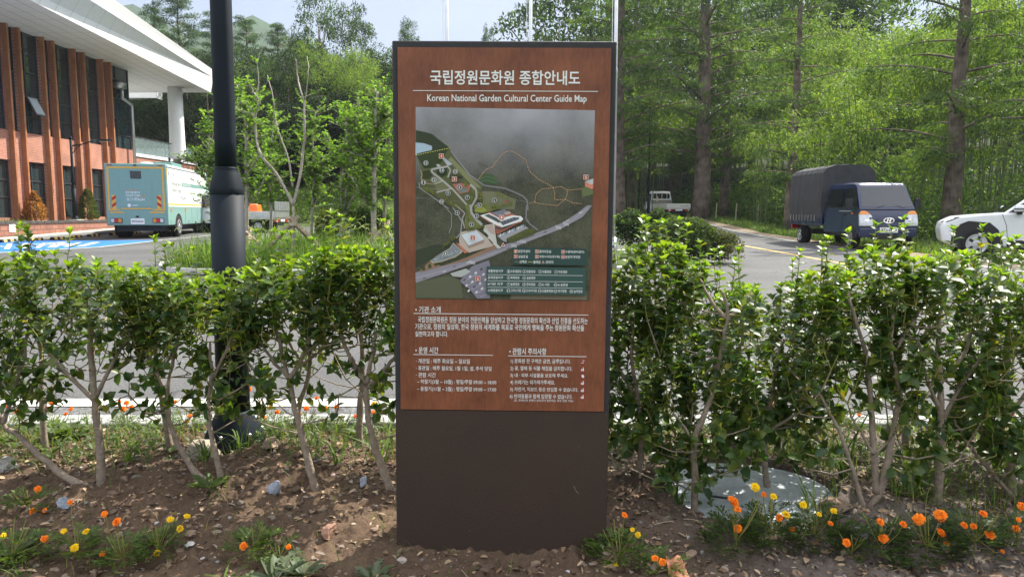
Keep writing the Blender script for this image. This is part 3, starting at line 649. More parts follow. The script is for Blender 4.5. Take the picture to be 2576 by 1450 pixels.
fillp([(940, 1200), (1170, 1210), (1400, 1320), (1380, 1440), (960, 1440)], (0.189, 0.189, 0.108), m6)
fillp([(840, 1385), (960, 1370), (1060, 1440), (840, 1450)], (0.270, 0.270, 0.068), m6)
fillp([(900, 1060), (890, 1010), (970, 965), (1080, 975), (1160, 1050), (1145, 1110), (1000, 1100)], (0.061, 0.101, 0.047), m6)
road([(900, 1040), (1000, 1000), (1100, 1020), (1150, 1060)], 1.4, (0.135, 0.203, 0.095), m6); road([(920, 1070), (1010, 1050), (1140, 1085)], 1.2, (0.135, 0.203, 0.095), m6)
fillp([(890, 800), (960, 830), (1010, 860), (940, 875), (890, 840)], (0.135, 0.115, 0.088), m6)
road([(45, 382), (180, 410), (300, 440), (400, 500), (480, 590), (515, 640)], 1.6, (0.257, 0.243, 0.203), m6)
road([(515, 650), (570, 730), (650, 830), (770, 980), (880, 1060), (970, 1120), (1100, 1140), (1250, 1160), (1400, 1220), (1490, 1260), (1550, 1320), (1560, 1450)], 4.6, (0.216, 0.209, 0.223), m6)
road([(515, 650), (570, 730), (650, 830), (770, 980), (880, 1060)], .9, (0.405, 0.392, 0.405), m6)
road([(480, 870), (260, 910), (265, 950), (410, 1060), (560, 1190), (780, 1430)], 6.0, PV, m6); road([(480, 870), (515, 920), (490, 990), (480, 1020)], 4.5, PV, m6)
road([(300, 1110), (415, 1065)], 4.5, PV, m6); road([(330, 1220), (520, 1170)], 4.2, PV, m6); road([(780, 1110), (860, 1180), (870, 1280), (790, 1430)], 6.5, PV, m6)
road([(110, 920), (130, 980), (120, 1040), (180, 1100), (300, 1110)], 2.4, (0.446, 0.297, 0.230), m6); road([(90, 1090), (100, 1160), (230, 1250), (400, 1370), (500, 1440)], 2.0, (0.405, 0.392, 0.365), m6)
road([(50, 1155), (400, 1180)], .7, (0.338, 0.351, 0.378), m6); road([(50, 1290), (880, 1360)], .6, (0.270, 0.284, 0.311), m6); road([(1280, 1290), (1540, 1340)], .6, (0.338, 0.351, 0.378), m6)
fillp([(400, 760), (430, 750), (540, 840), (540, 860), (480, 870)], (0.459, 0.472, 0.540), m6); fillp([(480, 862), (540, 840), (542, 860), (482, 872)], (0.135, 0.135, 0.149), m6); fillp([(320, 850), (350, 838), (386, 862), (350, 886)], (0.486, 0.486, 0.486), m6)
fillp([(520, 1070), (590, 1040), (660, 1090), (560, 1110)], (0.081, 0.074, 0.068), m6); fillp([(540, 1105), (660, 1090), (790, 1130), (760, 1210), (640, 1240), (590, 1180)], (0.432, 0.176, 0.135), m6); fillp([(610, 1180), (720, 1150), (750, 1200), (650, 1225)], (0.203, 0.257, 0.243), m6)
fillp([(500, 1020), (680, 1000), (680, 1030), (510, 1040)], (0.041, 0.041, 0.041), m6)
for k in range(6): road([(515 + k * 28, 975), (515 + k * 28, 1010)], 1.2, (0.020, 0.024, 0.016), m6)
fillp([(1220, 1345), (1310, 1312), (1318, 1335), (1225, 1366)], (0.351, 0.135, 0.095), m6)
fillp([(2320, 1060), (2435, 1030), (2435, 1150), (2420, 1165), (2325, 1125)], (0.675, 0.243, 0.162), m6); fillp([(2320, 1060), (2435, 1020), (2435, 1090), (2400, 1100)], (0.567, 0.540, 0.553), m6)
fillp([(2280, 1160), (2325, 1125), (2435, 1180), (2435, 1230), (2290, 1270)], (0.135, 0.162, 0.068), m6)
OR = (0.675, 0.378, 0.216)
for p in ([(890, 1050), (950, 960), (1000, 905), (1080, 875), (1130, 800), (1200, 705), (1270, 665), (1340, 660), (1430, 710), (1530, 775), (1555, 870), (1590, 940), (1710, 1040), (1900, 1140)],
          [(2280, 1160), (2090, 1180), (2000, 1130), (1900, 1145), (1750, 1165), (1670, 1230), (1650, 1340), (1580, 1360)], [(1900, 1150), (1920, 1230), (1915, 1300), (1960, 1310), (2060, 1300), (2085, 1240), (2085, 1185)],
          [(2060, 1300), (2150, 1345), (2280, 1360)], [(1650, 1345), (1700, 1360), (1960, 1385), (2060, 1300)]):
    road(p, 1.7, OR, m6, 5.5)
road([(45, 720), (510, 622)], 1.5, (0.800, 0.743, 0.162), m6, 6)
# lower half
fillp([(60, 640), (330, 560), (560, 560), (240, 780), (60, 860)], (0.043, 0.051, 0.030)); 
fillp([(60, 1085), (540, 990), (700, 1060), (720, 1305), (65, 1305)], (0.115, 0.121, 0.074))
for k in range(6): road([(60, 1120 + k * 32), (700, 1090 + k * 38)], .8, (0.081, 0.084, 0.057))
fillp([(1400, 1230), (2440, 1200), (2440, 1310), (1380, 1310)], (0.203, 0.162, 0.121))
road([(430, 0), (550, 130), (555, 300), (520, 400)], 2.0, (0.351, 0.338, 0.324)); road([(600, 0), (740, 120), (700, 200), (740, 330)], 3.6, (0.419, 0.351, 0.311)); road([(570, 40), (640, 140), (700, 240), (680, 400), (620, 470)], 3.4, (0.338, 0.351, 0.365))
fillp([(740, 0), (800, 0), (870, 200), (1000, 290), (960, 330), (760, 350), (735, 240), (760, 100)], (0.176, 0.189, 0.068)); road([(820, 0), (830, 110), (900, 210), (980, 280)], 7.5, PV)
road([(1600, 0), (1590, 190), (1650, 270), (1760, 350)], 4.6, (0.230, 0.216, 0.230))
fillp([(55, 960), (400, 870), (760, 790), (1200, 600), (1500, 480), (1850, 350), (2100, 240), (2300, 110), (2440, 0), (2510, 0), (2380, 160), (2080, 330), (1800, 440), (1400, 600), (1100, 730), (700, 880), (60, 1095)], (0.290, 0.263, 0.317))
road([(60, 1030), (440, 925), (760, 830), (1200, 650), (1500, 530), (1850, 400), (2150, 270), (2450, 40)], .8, (0.567, 0.540, 0.540)); road([(55, 955), (400, 868), (760, 785), (1200, 598), (1500, 478), (1850, 348)], .9, (0.540, 0.513, 0.486))
for cx, cy in ((840, 800), (1545, 500), (1420, 560), (2035, 300), (2140, 250)):
    for k in range(5): road([(cx - 32 + k * 16, cy - 22 + k * 3), (cx - 18 + k * 16, cy + 26 + k * 3)], 1.3, (0.743, 0.716, 0.716))
for cx, cy in ((600, 860), (460, 930), (180, 1025), (790, 800), (1490, 505), (1350, 600), (1860, 370), (2170, 210), (2350, 95)):
    fillp([(cx - 24, cy + 8), (cx + 22, cy - 6), (cx + 24, cy + 2), (cx - 20, cy + 16)], (0.743, 0.743, 0.756) if cx % 3 else (0.054, 0.054, 0.068))
fillp([(100, 940), (250, 800), (420, 860), (760, 740), (1190, 540), (1200, 600), (760, 780), (400, 866), (150, 935)], (0.297, 0.176, 0.115))
for k in range(12):
    cx, cy = 170 + k * 86, 905 - k * 32 - (k > 6) * 10; fillp([(cx - 18, cy + 20), (cx - 30, cy - 8), (cx - 10, cy - 48), (cx + 12, cy - 45), (cx + 28, cy - 4), (cx + 14, cy + 18)], (0.061, 0.074, 0.024))
fillp([(580, 530), (720, 655), (620, 730), (420, 800), (300, 820), (260, 790), (360, 710), (530, 610)], (0.486, 0.419, 0.338)); fillp([(578, 540), (700, 650), (620, 715), (420, 785), (310, 805), (275, 780), (370, 705), (540, 615)], (0.230, 0.257, 0.284))
for k in range(22):
    a_, c_ = rnd.uniform(300, 680), rnd.uniform(0, 1); yy_ = 790 - (a_ - 300) * .36 - c_ * 50; fillp([(a_, yy_), (a_ + 16, yy_ - 6), (a_ + 20, yy_ + 5), (a_ + 4, yy_ + 9)], (0.459, 0.486, 0.513))
fillp([(620, 540), (680, 540), (790, 660), (740, 680)], (0.513, 0.189, 0.121)); fillp([(690, 380), (900, 340), (1160, 540), (1120, 580), (800, 670), (670, 560), (660, 470)], (0.513, 0.419, 0.365))
fillp([(1010, 290), (1140, 260), (1170, 300), (1170, 420), (1190, 540), (1250, 600), (1200, 610), (1080, 480), (1000, 360)], (0.567, 0.553, 0.513)); fillp([(1020, 300), (1130, 265), (1160, 420), (1100, 400)], (0.486, 0.365, 0.324))
fillp([(690, 430), (900, 355), (1015, 480), (1010, 530), (800, 612), (770, 560)], (0.351, 0.243, 0.203)); fillp([(690, 425), (895, 352), (1012, 482), (795, 570)], (0.621, 0.675, 0.756))
for k in range(1, 6): road([(690 + k * 34, 425 - k * 12), (795 + k * 36, 570 - k * 15)], .7, (0.800, 0.800, 0.800)); road([(690 + k * 17, 425 + k * 24), (895 + k * 19.5, 352 + k * 21)], .7, (0.800, 0.800, 0.800))
fillp([(1010, 390), (1030, 385), (1075, 435), (1060, 445)], (0.041, 0.047, 0.027)); fillp([(1070, 480), (1090, 478), (1140, 540), (1125, 548)], (0.041, 0.047, 0.027))
fillp([(1190, 430), (1560, 270), (1630, 330), (1400, 440), (1320, 480), (1330, 520), (1270, 500)], (0.351, 0.338, 0.365)); fillp([(1320, 470), (1600, 330), (1740, 350), (1700, 410), (1380, 530)], (0.088, 0.101, 0.038))
for k in range(9): cx, cy = 1235 + k * 42, 425 - k * 17; fillp([(cx - 14, cy + 14), (cx, cy - 20), (cx + 14, cy - 20), (cx + 2, cy + 16)], ((0.743, 0.756, 0.783), (0.095, 0.095, 0.108), (0.378, 0.567, 0.800))[(k * 2) % 3])
fillp([(960, 170), (1080, 250), (1170, 250), (1160, 390), (1200, 410), (1530, 230), (1530, 180), (1400, 120), (1080, 100)], (0.405, 0.142, 0.095))
fillp([(1155, 290), (1250, 310), (1530, 190), (1530, 240), (1180, 400), (1160, 380)], (0.297, 0.101, 0.068)); fillp([(1165, 300), (1250, 320), (1250, 345), (1165, 330)], (0.068, 0.074, 0.088)); fillp([(1260, 315), (1520, 200), (1520, 222), (1260, 345)], (0.068, 0.068, 0.081))
fillp([(950, 150), (1080, 115), (1230, 190), (1400, 145), (1520, 155), (1555, 195), (1530, 225), (1260, 310), (1170, 280)], (0.800, 0.800, 0.800))
fillp([(1010, 150), (1070, 130), (1180, 180), (1250, 240), (1210, 250)], (0.095, 0.101, 0.108)); fillp([(1230, 240), (1420, 170), (1500, 175), (1490, 200), (1270, 285)], (0.108, 0.115, 0.149))
fillp([(1110, 110), (1290, 60), (1380, 110), (1230, 160), (1200, 165)], (0.176, 0.176, 0.216)); fillp([(1280, 110), (1350, 88), (1385, 115), (1310, 140)], (0.743, 0.378, 0.297)); fillp([(1292, 110), (1345, 94), (1372, 114), (1314, 132)], (0.378, 0.378, 0.405))
for k in range(5): road([(1130 + k * 36, 105 - k * 10), (1215 + k * 30, 155 - k * 9)], .8, (0.405, 0.405, 0.459)); road([(1290 + k * 42, 268 - k * 18), (1270 + k * 42, 225 - k * 16)], .7, (0.351, 0.365, 0.432))
fillp([(1040, 0), (1260, 0), (1200, 60), (1000, 120), (880, 110), (870, 40)], (0.176, 0.189, 0.061)); fillp([(900, 45), (980, 20), (1050, 80), (960, 110), (870, 90)], (0.324, 0.338, 0.068))
fillp([(680, 1060), (840, 860), (1080, 770), (1100, 840), (1100, 1300), (920, 1305), (820, 1180), (700, 1090)], (0.230, 0.209, 0.270)); fillp([(540, 960), (760, 890), (830, 930), (700, 1010), (580, 1000)], (0.446, 0.459, 0.446))
for k in range(16):
    cx, cy = 740 + (k % 4) * 78 + (k // 4) * 30, 1050 - (k % 4) * 52 + (k // 4) * 72; fillp([(cx - 20, cy + 6), (cx + 10, cy - 20), (cx + 24, cy + 2), (cx - 4, cy + 24)], (0.675, 0.675, 0.702) if k % 3 else (0.068, 0.068, 0.081))
for k in range(5): road([(720 + k * 60, 1080 + k * 50), (920 + k * 40, 960 + k * 70)], .9, (0.608, 0.594, 0.621))
# tree dots along the paths
for k in range(150):
    a_ = rnd.random(); base_ = [(760 + a_ * 60, 60 + a_ * 300), (1000 - a_ * 250, 300 + a_ * 60), (1400 + a_ * 300, 470 - a_ * 130), (430 + a_ * 180, 600 - a_ * 150), (1100 + a_ * 300, 40 - a_ * 60)][k % 5]
    cx, cy = base_[0] + rnd.uniform(-20, 20), base_[1] + rnd.uniform(-18, 18); rr = rnd.uniform(7, 15)
    fillp([(cx + rr * cos(q) * rnd.uniform(.7, 1.1), cy + rr * sin(q) * rnd.uniform(.7, 1.1)) for q in np.linspace(0, 6.28, 7)[:-1]], (.10 + .08 * rnd.random(), .12 + .07 * rnd.random(), .03))
for k in range(110):
    a_ = rnd.random(); base_ = [(160 + a_ * 180, 1140 + a_ * 120), (440 + a_ * 160, 1280 + a_ * 120), (700 + a_ * 40, 1060 + a_ * 80), (820 - a_ * 30, 1180 + a_ * 200), (900 + a_ * 60, 1190 + a_ * 200), (1130 + a_ * 260, 1230 + a_ * 90)][k % 6]
    cx, cy = base_[0] + rnd.uniform(-22, 22), base_[1] + rnd.uniform(-18, 18); rr = rnd.uniform(7, 15)
    fillp([(cx + rr * cos(q), cy + rr * sin(q)) for q in np.linspace(0, 6.28, 7)[:-1]], (.11 + .10 * rnd.random(), .13 + .09 * rnd.random(), .03), m6)
mapart = art.build('map_drawing', M['print'], mapo)
# legend boxes, numbers and their text
leg = MB(); LV[0] += .0006
def lquad(pts, tint): 
    LV[0] += .00003; q = [m7(*p) for p in pts]; leg.poly([sp(*p, LV[0]) for p in q[::-1]], 0, tint)
lquad([(1410, 590), (2435, 600), (2435, 830), (1410, 825)], (.030, .068, .062)); lquad([(1050, 855), (2425, 865), (2425, 1240), (1050, 1240)], (.040, .085, .078))
for y in (968, 1055, 1143): lquad([(1065, y - 3), (2385, y + 1), (2385, y + 6), (1065, y + 2)], (.75, .75, .74))
lt = lambda u, v: sp(*m7(u, v), LV[0])
LV[0] += .0002; WH = (.78, .78, .78)
for s_, x0, x1, y in [("방문자센터", 1485, 1650, 642), ("갤러리온실", 1775, 1942, 642), ("수뜰재(한옥쉼터)", 2140, 2400, 646), ("실습온실", 1488, 1620, 714), ("정원누리관(연수동)", 1780, 2065, 715), ("방문객 주차장", 2140, 2348, 716),
                      (":산책로", 1500, 1606, 787), (":둘레길", 1690, 1795, 789), (":현위치", 1865, 1972, 789),
                      ("생활정원지구", 1070, 1280, 918), ("문화정원지구", 1070, 1280, 1008), ("K가든 지구", 1070, 1280, 1098), ("소재정원지구", 1068, 1280, 1186),
                      ("수생식물정원", 1385, 1530, 920), ("텃밭정원", 1605, 1725, 921), ("뒤뜰정원", 1825, 1945, 922), ("약초정원", 2045, 2165, 922), ("축제정원", 1385, 1505, 1008), ("실습정원", 1605, 1725, 1009),
                      ("솔향정원", 1385, 1505, 1099), ("한옥정원", 1605, 1725, 1099), ("K-가든", 1825, 1925, 1100), ("K-숲정원", 2042, 2175, 1102), ("그라스가든", 1385, 1533, 1185), ("드라이가든", 1602, 1752, 1186), ("신품종정원", 1822, 1972, 1187), ("작가정원", 2040, 2160, 1188), ("습지정원", 2260, 2378, 1190)]:
    put_words(leg, s_, x0, x1, y - 20, y + 20, lt, .012, 0, WH)
LV[0] += .0001
def badge(x, y, txt, f, r=5.4, sq=False, legend=False):
    cx, cy = f(x, y); a = LV[0] + (.0006 if not legend else 0)
    if sq:
        quad_on(leg, [(cx - r, cy - r), (cx + r, cy - r), (cx + r, cy + r), (cx - r, cy + r)], a, (.72, .60, .54)); k = r * .82
        quad_on(leg, [(cx - k, cy - k), (cx + k, cy - k), (cx + k, cy + k), (cx - k, cy + k)], a + .0001, (.48, .085, .035))
    else:
        disc_on(leg, cx, cy, r * 1.12, a, 0, (.72, .72, .72)); disc_on(leg, cx, cy, r * .93, a + .0001, 0, (.018, .02, .03))
    w = r * (.34 if len(txt) == 1 else .62); put_words(leg, txt, cx - w, cx + w, cy - r * .55, cy + r * .55, lambda u, v: sp(u, v, a + .0002), .02, 0, WH)
for x, y, t_ in [(190, 830, "15"), (404, 926, "14"), (585, 942, "13"), (300, 1052, "12"), (158, 1090, "11"), (640, 1153, "8"), (490, 1230, "9"), (748, 1288, "7"), (404, 1345, "10"), (907, 1390, "5"), (1110, 1321, "6")]: badge(x, y, t_, m6)
for x, y, t_ in [(637, 117, "4"), (908, 156, "3"), (835, 277, "2"), (478, 681, "1")]: badge(x, y, t_, m7)
for x, y, t_, f in [(396, 736, "4", m6), (573, 1043, "3", m6), (2332, 1006, "5", m6), (1252, 175, "1", m7), (855, 459, "2", m7), (930, 1024, "6", m7)]: badge(x, y, t_, f, 6.2, True)
for x, y, t_ in [(1452, 642, "1"), (1746, 642, "2"), (2108, 644, "3"), (1453, 713, "4"), (1746, 714, "5"), (2107, 715, "6")]: badge(x, y, t_, m7, 4.4, True, True)
for x, y, t_ in [(1357, 922, "1"), (1573, 922, "2"), (1793, 923, "3"), (2012, 923, "4"), (1357, 1009, "5"), (1573, 1010, "6"), (1357, 1100, "7"), (1573, 1100, "8"), (1793, 1101, "9"), (2008, 1102, "10"), (1355, 1187, "11"), (1571, 1187, "12"), (1790, 1188, "13"), (2007, 1189, "14"), (2227, 1190, "15")]: badge(x, y, t_, m7, 4.0, False, True)
LV[0] += .0008
for cx, cy, r_ in ((1278, 552, 30), (1833, 790, 20)):
    lquad([(cx, cy - r_ * 1.15), (cx + r_, cy + r_ * .7), (cx - r_, cy + r_ * .7)], (.74, .60, .58)); lquad([(cx, cy - r_ * .75), (cx + r_ * .65, cy + r_ * .5), (cx - r_ * .65, cy + r_ * .5)], (.42, .04, .02))
lquad([(1437, 783), (1488, 783), (1488, 790), (1437, 790)], (.45, .22, .10)); lquad([(1625, 785), (1678, 785), (1678, 792), (1625, 792)], (.65, .55, .15))
leg.build('map_legend', M['print'], mapo)

# ================================================================== VISITOR BUILDING
FX = -22.0
bld = thing('visitor_building', 'two-storey red brick building with brown upright fins and a broad white overhanging roof', 'building', (FX, 36, 0))
def B(y): return y - 36                                   # world y to building y
Y0, Y1, Y2 = 22.0, 43.08, 51.5                            # near end, end of the glazed part, end of the terrace
ZB, ZS, ZT, ZR = 1.0, 4.94, 3.65, 9.72                    # base, upper sill, lower window head, soffit
pairs = [(32.42 + 2.47 * k, 33.21 + 2.47 * k) for k in range(-4, 4)]
FW_ = .15                                                 # fin width along the wall
# openings: (y0, y1, upper?, columns)
ops = []
for k, (a, c) in enumerate(pairs):
    ops.append((a + FW_, c, 'narrow'))
    nxt = pairs[k + 1][0] if k + 1 < len(pairs) else Y1 - .02
    ops.append((c + FW_, nxt, 'wide'))
wall = MB()
wall.b2((-9, B(Y0), 0), (-.30, B(Y1) - .01, ZR + .3))     # core behind the openings
def wb(y0, y1, z0, z1): wall.b2((-.30, B(y0), z0), (0, B(y1), z1))
for a, c in pairs:                                         # piers behind the fins
    for q in (a, c): wb(q, q + FW_, ZB - .9, ZR - .02)
for y0, y1, w in ops:
    if w == 'narrow': wb(y0 + .001, y1 - .001, ZB - .9, ZS)
    else:
        wb(y0 + .001, y1 - .001, ZT, ZS); wb(y0 + .001, y1 - .001, ZB - .9, ZB + .12)
wb(Y0, pairs[0][0] - .002, ZB - .9, ZR - .02)
wall.b2((-9, B(Y1), 0), (0, B(Y2), 4.62))                 # terrace wing
wall.build('wall', M['brick'], bld)
mb = MB(); mb.b2((-9.05, B(Y1) + .02, 4.62), (.06, B(Y2) + .06, 4.80)); mb.build('terrace_coping', M['roofwhite'], bld)
for a, c in pairs:
    for q in (a, c):
        mb = MB(); mb.b2((.002, B(q) + .01, ZB - .25), (.21, B(q) + FW_ - .02, ZR - .01)); bevel(mb.build('fin', M['fin'], bld), .012)
def window(y0, y1, z0, z1, cols, rows, blind=False):
    fr = MB(); x0, x1 = -.20, -.12; t_ = .06
    yb = [B(y0 + .02) + (B(y1 - .02) - B(y0 + .02)) * c_ for c_ in cols]; zb_ = [z0 + (z1 - z0) * r_ for r_ in rows]
    for y in yb: fr.b2((x0, y - t_ / 2, z0), (x1, y + t_ / 2, z1))
    for z in zb_: fr.b2((x0 + .003, yb[0] + t_ / 2, max(z0, z - t_ / 2)), (x1 - .003, yb[-1] - t_ / 2, min(z1, z + t_ / 2)))
    f = fr.build('window', M['frame'], bld)
    p = MB(); p.b2((x0 - .02, yb[0], z0), (x0 + .035, yb[-1], z1)); p.build('pane', M['glass'], f)
    return f
for y0, y1, w in ops:
    if w == 'narrow': window(y0, y1, ZS + .01, ZR - .05, (0, 1), (0, .16, .35, .55, .75, 1))
    else:
        window(y0, y1, ZS + .01, ZR - .05, (0, .40, 1), (0, .16, .35, .58, .80, 1)); window(y0, y1, ZB + .13, ZT - .01, (0, .40, 1), (0, .36, .66, 1))
# an open top-hung sash in the third bay
yy0 = pairs[4][1] + FW_ + .55
mb = MB(); mb.box((.12, B(yy0 + .33), ZS + 1.25), (.05, .72, .95), ry=radians(-26)); sash = mb.build('open_sash', M['frame'], bld)
mb = MB(); mb.box((.147, B(yy0 + .33), ZS + 1.263), (.01, .60, .82), ry=radians(-26)); mb.build('pane', glass_mat('sash_glass', (.35, .40, .45), .1), sash)
# end wall of the glazed part is glass too
mb = MB(); 
for x in (-.35, -2.2, -4.2, -6.2, -8.8): mb.b2((x, B(Y1) + .0, ZS), (x + .08, B(Y1) + .07, ZR - .05))
for z in (ZS, 6.5, 8.2, ZR - .13): mb.b2((-8.8, B(Y1) + .005, z), (-.35, B(Y1) + .06, z + .08))
f = mb.build('end_window', M['frame'], bld); mb = MB(); mb.b2((-8.8, B(Y1) + .01, ZS), (-.3, B(Y1) + .04, ZR - .06)); mb.build('pane', M['glass'], f)
# roof: soffit at ZR, fascia sloping outwards, flat top; its outer edge drifts towards the wall with distance
def edge_pt(px, py, y): return at_y(px / 1.5534, py / 1.5534, y)
RN, RF = 20.0, 50.6
lowF, lowN = edge_pt(824, 362, RF), edge_pt(90, 2, 28.6)
dl = (lowF - lowN) / (RF - 28.6); lowN = lowF + dl * (RN - RF)
midF = edge_pt(832, 304, RF + .3); midN = edge_pt(300, 0, 29.0) * 0 + np.array([lowN[0] + .95, RN, midF[2] + .05])
topF = edge_pt(836, 276, RF + .4); topN = np.array([midN[0] + .25, RN, topF[2] + .30])
def bl(p): return np.array([p[0] - FX, p[1] - 36, p[2]])
secN = [bl((-33, RN, lowF[2] + .06)), bl((lowN[0], RN, lowF[2] + .06)), bl(midN), bl(topN), bl((topN[0] - .9, RN, topN[2] + .1)), bl((-33, RN, topN[2] + .1))]
secF = [bl((-33, RF, lowF[2])), bl(lowF), bl(midF), bl(topF), bl((topF[0] - .9, RF + .3, topF[2] + .1)), bl((-33, RF + .3, topF[2] + .1))]
mb = MB(); mb.loft([secN, secF]); roof = mb.build('roof', M['roofwhite'], bld)
jt = MB()                                                  # panel joints in soffit and fascia
jm = plain('panel_joint', (.50, .50, .50), .8, .2)
for k in range(27):
    t_ = (k + .5) / 27; a = [secN[i] * (1 - t_) + secF[i] * t_ for i in range(4)]
    w = np.array([0, .012, 0]); dz = np.array([0, 0, -.004])
    jt.poly([a[0] - w + dz, a[0] + w + dz, a[1] + w + dz, a[1] - w + dz]); nrm_ = nrm(np.cross(secF[1] - secN[1], a[2] - a[1])); s_ = 1 if nrm_[0] > 0 else -1
    jt.poly([a[1] - w + nrm_ * s_ * .004, a[1] + w + nrm_ * s_ * .004, a[2] + w + nrm_ * s_ * .004, a[2] - w + nrm_ * s_ * .004])
for q in (.55, 1.15, 1.75, 2.35, 3.6, 5.0):
    a, c = secN[1] + np.array([-q, 0, -.005]), secF[1] + np.array([-q, 0, -.005]); w = np.array([.018, 0, 0]); jt.poly([a - w, a + w, c + w, c - w])
jt.build('panel_joints', jm, roof)
mb = MB(); mb.box((-5.5, B(54.5), 10.1), (3.4, 1, 1.0)); mb.build('rear_parapet', M['roofwhite'], bld)
# round white column on the terrace
cx = at_y(690 / 1.5534, 500 / 1.5534, 48.5)
mb = MB(); mb.lathe([(.54, 4.805), (.50, 4.95), (.46, 7.0), (.45, lowF[2] - .005)], 28, (cx[0] - FX, B(48.5), 0)); mb.build('column', M['roofwhite'], bld, smooth=True)
# glass balustrade with a handrail
gl = MB(); gl.b2((-.12, B(Y1) + .1, 4.82), (-.10, B(Y2), 5.75)); gl.b2((-8, B(Y2) - .02, 4.82), (-.13, B(Y2), 5.75)); g = gl.build('balustrade', clear_mat('balustrade_glass', (.45, .58, .58), .18), bld)
mb = MB(); mb.b2((-.14, B(Y1) + .1, 5.755), (-.08, B(Y2) + .02, 5.80))
for k in range(7): mb.b2((-.17, B(Y1 + .3 + k * 1.3), 4.805), (-.125, B(Y1 + .35 + k * 1.3), 5.75))
mb.build('handrail', M['frame'], g)
# stainless flue: box on the wall, elbow, long drop
p1 = at_x(690 / 1.45 / 1.5534, 500 / 1.45 / 1.5534, FX + .25); p2 = at_x(745 / 1.45 / 1.5534, 580 / 1.45 / 1.5534, FX + .25)
mb = MB(); mb.box((.26, p1[1] - 36 - .25, p1[2] + .1), (.5, .55, .30)); mb.tube([(.25, p1[1] - 36, p1[2] + .05), (.25, p1[1] - 36, p1[2] - .55), (.25, p2[1] - 36, p2[2] - .15), (.25, p2[1] - 36, p2[2] - .35), (.25, p2[1] - 36 + .05, 1.0)], .085, 10)
mb.build('flue_pipe', M['alu'], bld, smooth=True)

# raised bed along the building with its block wall
rw = thing('retaining_wall', 'low reddish split block wall with dark coping holding the raised bed along the brick building', 'wall', (-20.76, 36, 0))
mb = MB(); mb.b2((-.35, -16, -.1), (0, 8, .86)); mb.build('block_wall', M['block'], rw)
mb = MB(); y = -16.0
while y < 8: mb.b2((-.38, y, .862), (.03, y + .49, .985)); y += .5
bevel(mb.build('coping', M['coping'], rw), .012)
mb = MB(); mb.poly([(-22, 20, .93), (-21.1, 20, .93), (-21.1, 44, .93), (-22, 44, .93)]); tag(mb.build('raised_bed_soil', M['turf']), kind='structure')
np_ = at_x(48 / 1.5534, 890 / 1.5534, -20.75)
nb_ = thing('notice_plate', 'small white square notice fixed to the low block wall', 'notice', (-20.757, np_[1], np_[2] - .17))
mb = MB(); mb.b2((0, -.19, 0), (.02, .19, .36)); mb.build('plate', M['white'], nb_)
mb = MB(); mb.b2((.0205, -.12, .20), (.0215, .12, .215)); mb.b2((.0205, -.12, .15), (.0215, .12, .165)); mb.build('printed_lines', M['red'], nb_)

# wheel stops
for k, (px, py) in enumerate([(-60, 950), (30, 946), (138, 941), (225, 936), (294, 929), (365, 924), (450, 919), (530, 914), (620, 911)]):
    p = at_g(px / 1.5534, py / 1.5534)
    if k == 0:
        ws = thing('wheel_stop', 'black wheel stop with yellow bands on the tarmac in front of the brick building', 'wheel stop', (p[0], p[1], zl(p[1]) + .012), 0, 'wheel stops along the footway')
        mb = MB(); mb.prism([(-.07, 0), (.07, 0), (.045, .10), (-.045, .10)], -.40, .40, 'y'); bevel(mb.build('block', M['rubber'], ws), .008)
        mb = MB()
        for q in (-.28, .08): mb.prism([(-.073, .004), (.073, .004), (.048, .1025), (-.048, .1025)], q, q + .18, 'y')
        mb.build('yellow_band', M['yellowpaint'], ws); ws0 = ws
    else:
        c = copy_tree(ws0); c.location = (p[0], p[1], zl(p[1]) + .012)

